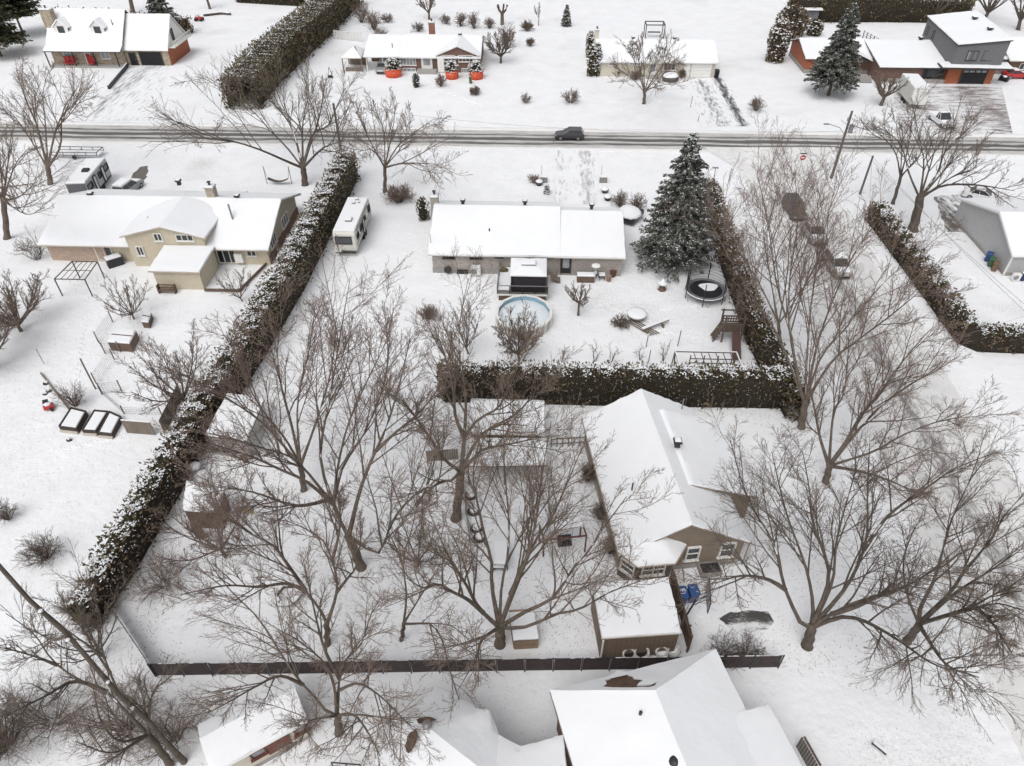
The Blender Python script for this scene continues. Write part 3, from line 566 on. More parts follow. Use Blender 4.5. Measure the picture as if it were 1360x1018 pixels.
# ------------------------------------------------------------------ brown brick bungalow, top centre
H9 = thing('brown_bungalow', 'brown brick bungalow with white-trimmed gable behind three orange-wrapped shrubs', 'house', (-21, 142, 0))
gable(H9, W0, -25.4, -10.8, 137.0, 149, 2.65, 4.4, 'u', S_BROWN, .7, .35, FASCW, rp=143.3); gable(H9, W0, -18.4, -11.0, 136.6, 143, 3.0, 4.5, 'v', S_BROWN, .35, .3, FASCW)
roof_slabs(H9, [[(-32.0, 136.3, 2.5), (-25.4, 136.3, 2.5), (-25.4, 143.3, 4.38), (-32.0, 143.3, 4.38)], [(-32, 143.3, 4.38), (-25.4, 143.3, 4.38), (-25.4, 149.5, 2.6), (-32, 149.5, 2.6)]], FASCW, name='carport_roof')
for x in (-31.6, -28.6): mb = MB(); mb.box((x, 136.9, 1.25), (.16, .16, 2.5)); obj('carport_post', mb, WHITE, H9)
mb = MB(); mb.box((-28.7, 142.6, 1.25), (6.4, .15, 2.5)); obj('carport_wall', mb, WOODB, H9)
f9 = (0, 136.95, 0), (0, -1, 0); fg = (0, 136.55, 0), (0, -1, 0)
winpx(H9, (531, 74, 552.5, 87), *f9, 5, gm=GLASSL); door(H9, (PY(567, 85, 136.9)[0], 136.9, 1.5), (0, -1), 2.0, 2.3, WHITE, WHITE, glass=GLASSL)
for rc in ((586, 73.5, 604.5, 82), (609, 73.5, 628.5, 82.5)): winpx(H9, rc, *fg, 4)
for rc in ((535, 90.5, 552, 95.5), (613, 91, 622, 97)): winpx(H9, rc, *((f9 if rc[0] < 560 else fg)), 3, name='basement_window', sill=False, gm=GLASSL)
mb = MB(); mb.box((PY(567, 95, 136)[0], 136.1, .25), (3.6, 1.5, .6)); obj('front_step', mb, CONC, H9)
mb = MB(); mb.box((PY(588, 90, 136.3)[0]-.3, 136.3, 1.4), (1.2, .3, 2.6)); obj('white_post', mb, WHITE, H9)
g = PY(574, 45, 144); chimney(H9, (g[0], 144.0), 1.1, .9, 3, 6.6, lined('red_chimney_brick', (.25, .12, .09), .2, brick=(.36, .11, .014), dark=1.2)); vent(H9, (PY(611, 50, 143)[0], 143.0, 4.4), .6); pipe(H9, (PY(521, 62, 139)[0], 139, 3.1), .07, 1.2)
GZ = thing('garden_pavilion', 'small open pavilion with snowy hip roof left of the brown bungalow carport', 'pavilion', (-33.8, 138.5, 0)); cs = [(-36, 136.2), (-32.4, 136.2), (-32.4, 141), (-36, 141)]
roof_slabs(GZ, [[Vector((*cs[i], 2.3)), Vector((*cs[(i+1) % 4], 2.3)), Vector((-34.0, 139.5 if i in (1, 2) else 138.6, 3.5))] for i in range(4)], FASCIA, .12, .16)
for x, y in cs: mb = MB(); mb.box((x*.97-1.0, y*.97+4.1, 1.15), (.18, .18, 2.3)); obj('post', mb, WOOD, GZ)
mb = MB(); mb.box((-34, 140.5, .9), (3.3, .1, 1.8)); mb.box((-34, 136.6, .35), (3.2, .1, .7)); obj('lattice', mb, WOOD, GZ)

# ------------------------------------------------------------------ pale bungalow, top middle right
H10 = thing('pale_bungalow', 'long pale bungalow with white garage door behind the single bare front tree', 'house', (21.5, 140, 0))
gable(H10, W0, 10.9, 32.0, 135.5, 146.5, 2.6, 4.5, 'u', S_CREAM, .5, .4, FASCW, rp=141.2); f10 = (0, 135.45, 0), (0, -1, 0)
for rc, nx in (((808.5, 81, 821.5, 87.5), 3), ((836, 82, 851, 86.5), 3)): winpx(H10, rc, *f10, nx, gm=GLASSL)
winpx(H10, (881.5, 82.5, 897.5, 93.5), *f10, 3, gm=GLASS); door(H10, (PY(867, 90, 135.4)[0], 135.42, 1.3), (0, -1), 1.3, 2.2, WHITE, WHITE, glass=GLASSL)
mb = MB(); mb.box((PY(867, 100, 134.6)[0], 134.8, .15), (2.2, 1.2, .4)); obj('front_step', mb, CONC, H10); mb = MB(); mb.prism([(PY(858, 90, 135)[0], 134.7, 2.5), (PY(878, 90, 135)[0], 134.7, 2.5), (PY(868, 90, 135)[0], 134.7, 3.5)], (0, 2.5, 0)); obj('porch_gable', mb, FASCW, H10)
c, w_, h_ = pxrect((918, 88, 943, 104), *f10); garage_door(H10, (c[0], 135.45, 1.15), (0, -1), w_, 2.25, WHITE, WHITE); door(H10, (PY(912, 95, 135.4)[0], 135.42, 1.15), (0, -1), 1.1, 2.2, WHITE, FASCW)
chimney(H10, (PY(792.5, 52, 144)[0], 144.5), .8, .8, 3, 5.4, S_CREAM)
for px in (841, 895.5): vent(H10, (PY(px, 52, 142)[0], 142, 4.4), .55)

# ------------------------------------------------------------------ modern grey and orange house, top right
H11 = thing('modern_house', 'modern house with grey upper storey, sloping snowy roof and orange brick garage', 'house', (68, 140, 0))
r = [Vector((72.2, 133.2, 6.35)), Vector((81.0, 132.9, 7.3)), Vector((80.9, 147.4, 8.35)), Vector((72.1, 147.2, 7.45))]
mb = MB(); cc = sum(r, Vector())/4; bt = [Vector((cc.x+(p.x-cc.x)*.95, cc.y+(p.y-cc.y)*.97, p.z-.05)) for p in r]; mb.add([Vector((p.x, p.y, 2.6)) for p in bt]+bt, [(3, 2, 1, 0), (4, 5, 6, 7), (0, 1, 5, 4), (1, 2, 6, 5), (2, 3, 7, 6), (3, 0, 4, 7)]); obj('upper_wall', mb, S_GREYV, H11)
roof_slabs(H11, [r], FASCD, .2, .2)
gable(H11, W0, 49.0, 60.5, 138.4, 149, 2.6, 4.25, 'u', S_ORANGE, .5, .45, FASCD, rp=144.2, found=(.7, S_FND)); mb = MB(); mb.box((55.5, 138.3, 1.65), (10.2, .12, 1.9)); obj('shaded_front', mb, S_BROWN, H11)  # brown panel over the orange front: shade under the eaves put into its colour
gable(H11, W0, 60.55, 72.4, 134.3, 149, 2.6, 4.3, 'u', S_BROWN, .7, .2, FASCD, rp=143.5)  # brick coloured dark brown to carry the shade below this eave
roof_slabs(H11, [[(70.6, 132.3, 2.85), (82.6, 132.0, 2.85), (82.6, 134.6, 3.05), (70.6, 134.6, 3.05)]], FASCD, .25, .15, name='canopy_roof')
mb = MB(); mb.prism([(72.45, 133.6, -.1), (80.6, 133.6, -.1), (80.6, 147, -.1), (72.45, 147, -.1)], (0, 0, 2.75)); obj('garage_wall', mb, S_ORANGE, H11)
mb = MB(); mb.box((71.5, 134.0, .3), (18.2, .7, .6)); obj('plinth', mb, S_FND, H11)
f11 = (0, 133.6, 0), (0, -1, 0)
c, w_, h_ = pxrect((1225, 90, 1252, 109), (0, 134.25, 0), (0, -1, 0)); door(H11, (c[0], 134.2, 1.4), (0, -1), w_, 2.5, BLACK, FASCD, glass=GLASS, name='glazed_entry', handle=0)
c, w_, h_ = pxrect((1276, 93, 1308, 111), *f11); garage_door(H11, (c[0], 133.55, 1.25), (0, -1), w_, 2.4, BLACK, FASCD, lights=4)
uf = (bt[0]+bt[1])/2
for rc in ((1284, 68, 1299, 80), (1305, 68, 1321, 80)): winpx(H11, rc, (0, 133.35, 0), (0, -1, 0), 2, gm=GLASSL, fm=FASCD)
for y in (145.6, 143.0): win(H11, (72.42, y, 5.6), (-1, 0), .7, 1.5, 1, fm=BLACK, sill=False)
mb = MB(); mb.prism([(54.6, 136.6, 2.6), (59.8, 136.6, 2.6), (57.2, 136.6, 3.75)], (0, 4, 0)); obj('porch_gable', mb, FASCD, H11); roof_slabs(H11, [[(54.3, 136.4, 2.6), (57.2, 136.4, 3.8), (57.2, 141.5, 3.8), (54.3, 139.2, 2.6)], [(57.2, 136.4, 3.8), (60.1, 136.4, 2.6), (60.1, 139.2, 2.6), (57.2, 141.5, 3.8)]], FASCD, name='porch_roof')
for px, py in ((1293, 27), (1313, 41.5)): vent(H11, PL(px, py+2, r[0], (r[1]-r[0]).cross(r[3]-r[0])), .75)
vent(H11, (PY(1220, 60, 143.5)[0], 143.5, 4.3), .7)
mb = MB(); g = PY(1135, 112, 135); [mb.box((58.6, 134.6-.35*i, .75-.18*i), (2.2, .4, .2)) for i in range(4)]; obj('front_steps', mb, CONC, H11)

# ------------------------------------------------------------------ light grey gabled house at the right edge
H13 = thing('grey_sided_house', 'light grey sided house with white gable trim cut by the right edge', 'house', (58, 76, 0))
gable(H13, W0, 52.4, 64, 69.7, 82.6, 2.6, 4.9, 'u', S_LGREY, .35, .35, FASCW, rp=74.6)
mb = MB(); mb.box((58.2, 76.1, .1), (11.7, 13.0, .5)); obj('foundation', mb, S_FND, H13); mb = MB(); mb.box((52.36, 69.66, 1.3), (.16, .16, 2.5)); obj('corner_trim', mb, WHITE, H13)
H12 = thing('brown_side_house', 'brown brick house behind the red car at the top right edge', 'house', (92, 143, 0))
gable(H12, W0, 85.5, 98, 138.5, 150, 2.7, 4.8, 'u', S_BROWN, .5, .5, FASCIA, rp=144); win(H12, (88.2, 138.45, 1.6), (0, -1), 1.6, 1.1, 2)

# ================================================================== bare trees
def norm(a): return a/np.maximum(np.linalg.norm(a, axis=-1, keepdims=True), 1e-9)
def tubes(P, R, n):
    """tubes round many polylines at once: P (N, K, 3), R (N, K)"""
    N, K, _ = P.shape; T = np.empty_like(P); T[:, 1:-1] = P[:, 2:]-P[:, :-2]; T[:, 0] = P[:, 1]-P[:, 0]; T[:, -1] = P[:, -1]-P[:, -2]; T = norm(T)
    ref = np.where(np.abs(T[..., 2:3]) < .9, np.array([0, 0, 1.]), np.array([1., 0, 0])); U = norm(np.cross(T, ref)); Q = np.cross(U, T)
    a = np.arange(n)*2*pi/n; V = P[:, :, None]+(U[:, :, None]*np.cos(a)[:, None]+Q[:, :, None]*np.sin(a)[:, None])*R[:, :, None, None]
    base = (np.arange(N)*K*n)[:, None, None]+(np.arange(K-1)*n)[None, :, None]; k = np.arange(n)[None, None]; k2 = (k+1) % n
    F = np.stack([base+k, base+k2, base+n+k2, base+n+k], -1).reshape(-1, 4)
    return V.reshape(-1, 3), F
def grow(P, R, n, t0, lf, ang, K, up, trop, wig, r_cap, r_end, taper=.55, bare=0.):
    N, Kp, _ = P.shape; L0 = np.linalg.norm(P[:, 1:]-P[:, :-1], axis=-1).sum(1)
    idx = np.repeat(np.arange(N), n); t = t0+(1-t0)*((np.tile(np.arange(n), N)+rng.uniform(.1, .95, N*n))/n); t = np.minimum(t, .985)
    f = t*(Kp-1); i = f.astype(int); wv = (f-i)[:, None]; S = P[idx, i]*(1-wv)+P[idx, i+1]*wv; T = norm(P[idx, i+1]-P[idx, i]); rr = R[idx, i]*(1-wv[:, 0])+R[idx, i+1]*wv[:, 0]
    q = rng.normal(size=(N*n, 3)); q -= T*(q*T).sum(1, keepdims=True); q = norm(q); a = (ang*rng.uniform(.6, 1.35, N*n))[:, None]
    D = T*np.cos(a)+q*np.sin(a); D[:, 2] += up; D = norm(D); L = L0[idx]*lf*(1-taper*t)*rng.uniform(.6, 1.35, N*n)
    pts = [S]; st = (L/(K-1))[:, None]
    for k in range(1, K):
        D = D+rng.normal(size=D.shape)*wig; D[:, 2] += trop; D = norm(D); pts.append(pts[-1]+D*st)
    C = np.stack(pts, 1); C[:, :, 2] = np.maximum(C[:, :, 2], .06)
    r0 = np.minimum(rr*.72, r_cap)[:, None]; s = np.linspace(0, 1, K)[None]; return C, np.maximum(r0*(1-s)+r_end*s, r_end*.9)
def smooth_path(pts, K):
    p = np.array(pts, float)
    if len(p) < 3:
        return np.stack([np.interp(np.linspace(0, 1, K), np.linspace(0, 1, len(p)), p[:, c]) for c in range(3)], 1)
    e = np.vstack([2*p[0]-p[1], p, 2*p[-1]-p[-2]]); out = []
    for i in range(len(p)-1):
        a, b, c, d = e[i], e[i+1], e[i+2], e[i+3]
        for t in np.linspace(0, 1, 7)[:-1]: out.append(.5*(2*b+(c-a)*t+(2*a-5*b+4*c-d)*t*t+(3*b-a-3*c+d)*t**3))
    out.append(p[-1]); o = np.array(out); s = np.r_[0, np.cumsum(np.linalg.norm(np.diff(o, axis=0), axis=1))]
    return np.stack([np.interp(np.linspace(0, s[-1], K), s, o[:, c]) for c in range(3)], 1)
BARKS = {0: (BARK, TWIG), 1: (BARKD, TWIGD), 2: (BARK, TWIGR)}
def finish_tree(root, trunkP, trunkR, limbs, limbR, kind, dens=(13, 9, 6, 2), lens=(.42, .5, .5, .5), ang=(.6, .65, .7, .8), up=.12, trop=.05, tw=.011, rcap=.06, snow=True, t0=.22):
    bk, tw_m = BARKS[kind]
    V, F = tubes(trunkP[None], trunkR[None], 10); nmesh('trunk', V, F, bk, root, None, True)
    for p, r in zip(limbs, limbR): V, F = tubes(p[None], r[None], 7); nmesh('limb', V, F, bk, root, None, True)
    P, R = np.stack(limbs), np.stack(limbR); parts = []
    a, ra = grow(P, R, dens[0], t0, lens[0], ang[0], 6, up, trop, .07, rcap*1.15, tw*1.2); V, F = tubes(a, ra, 4); nmesh('branches', V, F, bk, root, 'stuff', True)
    b, rb = grow(a, ra, dens[1], .2, lens[1], ang[1], 4, up*.8, trop, .1, rcap*.45, tw); parts.append(tubes(b, rb, 3))
    if dens[2]:
        c, rc = grow(b, rb, dens[2], .15, lens[2], ang[2], 2, up*.6, trop, .1, tw*1.15, tw*.65); parts.append(tubes(c, rc, 3))
        if len(dens) > 3 and dens[3]: d, rd = grow(c, rc, dens[3], .3, lens[3], ang[3], 2, .1, .0, .2, tw*.75, tw*.55); parts.append(tubes(d, rd, 3))
    off = 0; VV = []; FF = []
    for v, f in parts: VV.append(v); FF.append(f+off); off += len(v)
    nmesh('crown', np.vstack(VV), np.vstack(FF), tw_m, root, 'stuff', False)
    if snow:   # snow lying along the top of the thick limbs near the forks
        mb = []
        for p, r in zip(limbs, limbR):
            m = (r > .05); q = p[m]
            if len(q) < 3: continue
            T = norm(np.gradient(q, axis=0)); flat = np.sqrt(1-T[:, 2]**2); s = np.interp(np.linspace(0, len(q)-1, len(q)*3), np.arange(len(q)), np.arange(len(q)))
            Q = np.stack([np.interp(s, np.arange(len(q)), q[:, c]) for c in range(3)], 1); rr = np.interp(s, np.arange(len(q)), r[m]); fl = np.interp(s, np.arange(len(q)), flat)
            k = (rng.random(len(Q)) < .5)*(fl > .45); w = rr*.62*k*np.clip(fl*1.3-.3, 0, 1)+.001; Q = Q+np.array([0, 0, 1])*(rr*.62)[:, None]; mb.append(tubes(Q[None], w[None], 5))
        if mb:
            off = 0; VV = []; FF = []
            for v, f in mb: VV.append(v); FF.append(f+off); off += len(v)
            nmesh('snow_cover', np.vstack(VV), np.vstack(FF), CAP, root, 'stuff', True)
def tree(label, base, fork, r0, limbs, ztip, kind=0, group=None, name='bare_tree', rl=None, pruned=False, **k):
    """base, fork and limb way-points are photo positions; every limb climbs from the fork to its own tip height"""
    g = G(*base); Fk = PY(*fork, g[1]); root = thing(name, label, 'tree', g, 0, group)
    tp = smooth_path([g-np.array([0, 0, .15]), g*.35+Fk*.65+np.array([.1*r0, 0, 0]), Fk], 8); r0 = r0*.68; tr = np.interp(np.linspace(0, 1, 8), [0, .12, 1], [r0*1.3, r0, r0*.85]); ax = norm((tp[-1]-tp[-2])[None])[0]; tp[1:-1, 0] += (.14 if pruned else .05)*np.sin(np.arange(6)*2.1+base[0]); tp = np.vstack([tp, tp[-1]+ax*r0*.5, tp[-1]+ax*r0*.8]); tr = np.r_[tr, r0*.6, .02]
    if pruned: tr = tr*np.linspace(1.1, .6, len(tr))
    LP = []; LR = []
    for li in limbs:
        pts, zt = (li[0], li[1]) if isinstance(li, tuple) and isinstance(li[0], list) else (li, ztip)
        pts = list(pts); far = hypot(pts[0][0]-fork[0], pts[0][1]-fork[1]) > 26; start = None
        if far and (LP or pruned):      # springs from an earlier limb: join it where it passes
            q = np.vstack(LP+([tp[2:-2]] if pruned else [])); dr = ray(*pts[0]); dr = dr/np.linalg.norm(dr); off = np.linalg.norm(np.cross(q-CAMP, dr), axis=1); start = q[off.argmin()]; z0 = start[2]
        else: z0 = Fk[2]-.15*r0; start = Fk-ax*r0*.35
        d = [0]
        for a, b in zip(pts[:-1], pts[1:]): d.append(d[-1]+hypot(b[0]-a[0], b[1]-a[1]))
        w_ = [G(x, y, z0+(zt*(.9+.2*rng.random())-z0)*(s/d[-1])) for (x, y), s in zip(pts, d)]
        w_[0] = start; LP.append(smooth_path(w_, 14)); a = (rl*.64 if rl else r0*.55)*(.8+.4*rng.random()); LR.append(np.interp(np.linspace(0, 1, 14), [0, .15, .5, 1], [a*1.15, a*.85, a*.5, .02]))
    finish_tree(root, tp, tr, LP, LR, kind, **k); return root
def auto_tree(label, base, h, rad_, r0, kind=0, n=7, fork=.28, group=None, name='bare_tree', cat='tree', spread=1., g=None, **k):
    g = np.array(G(*base)) if g is None else np.array(g); root = thing(name, label, cat, g, 0, group); Fk = g+np.array([rng.uniform(-.03, .03)*h, rng.uniform(-.03, .03)*h, h*fork])
    tp = smooth_path([g-np.array([0, 0, .1]), (g+Fk)/2, Fk], 6); tr = np.interp(np.linspace(0, 1, 6), [0, .15, 1], [r0*1.3, r0, r0*.8]); LP = []; LR = []
    for i in range(n):
        a = 2*pi*(i+rng.uniform(-.3, .3))/n; q = rad_*rng.uniform(.45, .8)*spread*(0.25 if i == 0 else 1); z = h*rng.uniform(.72, .9)*(1 if i == 0 else 1-.28*q/max(rad_, .1))
        s = g+(Fk-g)*rng.uniform(.75, 1); e = np.array([g[0]+q*cos(a), g[1]+q*sin(a), z]); m = s*.5+e*.5+np.array([q*.12*cos(a), q*.12*sin(a), -.02*h])
        LP.append(smooth_path([s, m, e], 10)); LR.append(np.interp(np.linspace(0, 1, 10), [0, .3, 1], [r0*.6, r0*.42, .018]))
    finish_tree(root, tp, tr, LP, LR, kind, **k); return root
def bush(label, base, h, rad_, kind=2, n=14, dens=(6, 5, 0), group=None, name='bare_shrub', tw=.012, g=None, lean=0.):
    g = np.array(G(*base)) if g is None else np.array(g); root = thing(name, label, 'shrub', g, 0, group); LP = []; LR = []
    for i in range(n):
        a = rng.uniform(0, 2*pi); q = rad_*math.sqrt(rng.uniform(.02, 1)); e = g+np.array([q*cos(a), q*sin(a), h*math.sqrt(max(.15, 1-(q/rad_)**2*.75))*rng.uniform(.75, 1)]); s = g+np.array([.12*q*cos(a), .12*q*sin(a), -.05])
        wv = np.array([rng.normal(), rng.normal(), 0])*.16*rad_; LP.append(smooth_path([s, s*.6+e*.4+wv+np.array([0, 0, .1*h]), s*.25+e*.75-wv*.7, e], 6)); LR.append(np.interp(np.linspace(0, 1, 6), [0, 1], [max(.018, .012*h), tw]))
    P, R = np.stack(LP), np.stack(LR); V, F = tubes(P, R, 4); nmesh('stems', V, F, BARKS[kind][0], root, 'stuff'); a, ra = grow(P, R, dens[0], .15, .5, .8, 3, .1, .04, .2, .02, tw); q = [tubes(a, ra, 3)]
    b, rb = grow(a, ra, dens[1], .2, .5, .6, 2, .1, 0, .2, tw, tw*.8); q.append(tubes(b, rb, 3))
    if len(dens) > 2 and dens[2]: c, rc = grow(b, rb, dens[2], .2, .5, .6, 2, .1, 0, .2, tw, tw*.8); q.append(tubes(c, rc, 3))
    off = 0; VV = []; FF = []
    for v, f in q: VV.append(v); FF.append(f+off); off += len(v)
    nmesh('twigs', np.vstack(VV), np.vstack(FF), BARKS[kind][1], root, 'stuff'); return root

# ================================================================== evergreen hedges and conifers
def sprays(C, D, ln, wd, droop=.0):
    """small bent leaf sprays: a folded quad pair at each centre C, along D"""
    n = len(C); D = norm(D); q = norm(np.cross(D, rng.normal(size=(n, 3)))); L = (ln*rng.uniform(.6, 1.4, n))[:, None]; W = (wd*rng.uniform(.6, 1.4, n))[:, None]; nn = np.cross(D, q)
    a = C-D*L*.5; m1 = C+q*W*.5+nn*W*.18; m2 = C-q*W*.5+nn*W*.18; e = C+D*L*.5; e[:, 2] -= droop*L[:, 0]
    V = np.stack([a, m1, e, m2], 1).reshape(-1, 3); i = np.arange(n)[:, None]*4; F = np.vstack([i+np.array([[0, 1, 2]]), i+np.array([[0, 2, 3]])]); return V, F
def domes(C, r, h):
    """little snow cushions: five-sided domes"""
    n = len(C); k = 6; a = np.arange(k)*2*pi/k; r = r*rng.uniform(.5, 1.5, n); ph = rng.uniform(0, 2*pi, n); j = rng.uniform(.55, 1.4, (n, k)); st = rng.uniform(.6, 1.4, (n, 1))
    ring = np.stack([C[:, None, 0]+np.cos(a+ph[:, None])*r[:, None]*j*st, C[:, None, 1]+np.sin(a+ph[:, None])*r[:, None]*j/st, C[:, None, 2]-.35*r[:, None]*rng.uniform(.2, 1.2, (n, k))], -1); top = (C+np.stack([r*0, r*0, h*r], 1))[:, None]
    V = np.concatenate([ring, top], 1).reshape(-1, 3); i = (np.arange(n)*(k+1))[:, None]; F = np.concatenate([np.stack([i[:, 0]+q, i[:, 0]+(q+1) % k, i[:, 0]+k], 1) for q in range(k)]); return V, F
def lump(x, f=1.): return np.sin(x*1.9*f+1.1*np.sin(x*.7*f))*.5+np.sin(x*4.3*f+2)*.3
def hedge(label, path, wd, h, browned=.25, snow=.5, dens=95, group=None, name='cedar_hedge', stems=False, lean=0., size=.36, rough=.2, trimmed=False, brown_side=None):
    P = np.array([[p[0], p[1]] for p in path], float); hs = np.array([p[2] if len(p) > 2 else h for p in path]); ws = np.array([p[3] if len(p) > 3 else wd for p in path])
    s = np.r_[0, np.cumsum(np.linalg.norm(np.diff(P, axis=0), axis=1))]; L = s[-1]; root = thing(name, label, 'hedge', (*P[len(P)//2], 0), 0, group)
    at = lambda t: np.stack([np.interp(t, s, P[:, 0]), np.interp(t, s, P[:, 1])], 1); hh = lambda t: np.interp(t, s, hs)*(1+.03*lump(t)); ww = lambda t: np.interp(t, s, ws)*(1+.03*lump(t+9, .8))
    def tang(t): d = at(t+.2)-at(t-.2); return d/np.maximum(np.linalg.norm(d, axis=1, keepdims=True), 1e-9)
    # inner mass
    K = max(8, int(L/1.2)); t = np.linspace(.05, L-.05, K); c = at(t); T = tang(t); Nn = np.stack([-T[:, 1], T[:, 0]], 1); W_ = ww(t)*.40; H_ = hh(t)*.93; prof = [(-1, 0), (-1.0, .55), (-.72, .95), (0, 1), (.72, .95), (1.0, .55), (1, 0)]
    V = np.stack([np.concatenate([c+Nn*(W_*a)[:, None], (H_*b-.02)[:, None]], 1) for a, b in prof], 1).reshape(-1, 3); m = len(prof)
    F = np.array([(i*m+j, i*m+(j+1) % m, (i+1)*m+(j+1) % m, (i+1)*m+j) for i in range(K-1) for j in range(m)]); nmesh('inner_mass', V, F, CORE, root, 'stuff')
    # leaf sprays over sides, top and both ends
    n = int(L*(2*h+wd)*dens/10+60); t = rng.uniform(-.25, L+.25, n); c = at(np.clip(t, 0, L)); T = tang(np.clip(t, .05, L-.05)); Nn = np.stack([-T[:, 1], T[:, 0]], 1); W_ = ww(t)/2; H_ = hh(t)
    u = rng.random(n)*(2*h+wd); side = np.where(u < h, -1, np.where(u < 2*h, 1, 0)); v = np.where(side != 0, rng.random(n)**.85, 1.); x = np.where(side != 0, side*(1-.18*np.clip(v-.7, 0, 1)/.3), rng.uniform(-.85, .85, n))
    jit = rng.normal(size=n)*rough; col = lump(t*1.0, 1.2)*.05
    off = W_*x+np.where(side != 0, side*(jit+col), 0); z = H_*np.where(side != 0, v, 1.)+np.where(side == 0, jit+col-.05-.25*np.abs(x)**3, 0)
    C = np.concatenate([c+Nn*off[:, None]+T*(np.where((t < 0) | (t > L), t-np.clip(t, 0, L), 0))[:, None]*rng.random(n)[:, None], np.maximum(z, .05)[:, None]], 1)
    D = np.concatenate([Nn*np.where(side != 0, side*.7, rng.normal(size=n)*.6)[:, None], np.full((n, 1), .75)], 1)+rng.normal(size=(n, 3))*.45
    nb = rng.random(n) < browned+.35*lump(t*.23+4, 1)*(browned > 0)
    if trimmed: nb = np.where(side != 0, rng.random(n) < .88-.3*(v > .85), rng.random(n) < .2)
    if brown_side: nb = nb | ((side == brown_side[0]) & (t < brown_side[1]*(.8+.3*rng.random(n))) & (rng.random(n) < brown_side[2]))
    # both ends
    ne = int(wd*h*dens/3); 
    for e, sg in ((0., -1), (L, 1)):
        tt = np.full(ne, e); ce = at(tt); Te = tang(np.clip(tt, .05, L-.05)); Ne = np.stack([-Te[:, 1], Te[:, 0]], 1); a = rng.uniform(-1, 1, ne); zz = rng.random(ne); Ce = np.concatenate([ce+Ne*(a*np.interp(e, s, ws)/2)[:, None]+Te*sg*(.25*(1-a*a)+rng.normal(size=ne)*rough)[:, None], (zz*np.interp(e, s, hs))[:, None]], 1)
        C = np.vstack([C, Ce]); D = np.vstack([D, np.concatenate([Te*sg*.7, np.full((ne, 1), .75)], 1)+rng.normal(size=(ne, 3))*.45]); nb = np.r_[nb, rng.random(ne) < browned]
    V, F = sprays(C[~nb], D[~nb], size, size*.5); nmesh('foliage', V, F, CEDAR, root, 'stuff')
    if nb.sum() > 4: V, F = sprays(C[nb], D[nb], size, size*.45); nmesh('browned_foliage', V, F, CEDARB, root, 'stuff')
    if snow > 0:
        n = int(L*wd*snow*115); t = rng.uniform(0, L, n); x = rng.uniform(-1, 1, n); keep = (lump(t*1.4, 1)+lump(x*3+t*2.1, 1)*.9+rng.normal(size=n)*.45) > .3; t, x = t[keep], x[keep]; c = at(t); T = tang(np.clip(t, .05, L-.05)); Nn = np.stack([-T[:, 1], T[:, 0]], 1)
        C = np.concatenate([c+Nn*(x*ww(t)/2*.92)[:, None], (hh(t)+.1-.3*np.abs(x)**3+rng.normal(size=len(t))*.05)[:, None]], 1); q = [domes(C, .055, .5)]
        n = int(L*h*snow*7); t = rng.uniform(0, L, n); v = rng.random(n)**.6; sd_ = np.where(rng.random(n) < .5, -1, 1); c = at(t); T = tang(np.clip(t, .05, L-.05)); Nn = np.stack([-T[:, 1], T[:, 0]], 1)
        C = np.concatenate([c+Nn*(sd_*(ww(t)/2+.08+rng.normal(size=n)*.06))[:, None], (hh(t)*v)[:, None]], 1); q.append(domes(C, .03, .5)); V = np.vstack([q[0][0], q[1][0]]); F = np.vstack([q[0][1], q[1][1]+len(q[0][0])]); nmesh('snow_cover', V, F, CAP, root, 'stuff')
    if stems:
        for k in range(int(L/1.1)):
            tt = np.array([.5+k*1.1]); c = at(tt)[0]; T = tang(tt)[0]; nn = np.array([T[1], -T[0]]); b = c+nn*(wd*.41); mb = MB(); mb.tube([(b[0], b[1], -.05), (b[0]-nn[0]*.1, b[1]-nn[1]*.1, h*.6)], [.06, .03], 5); obj('stem', mb, BARKD, root)
    return root
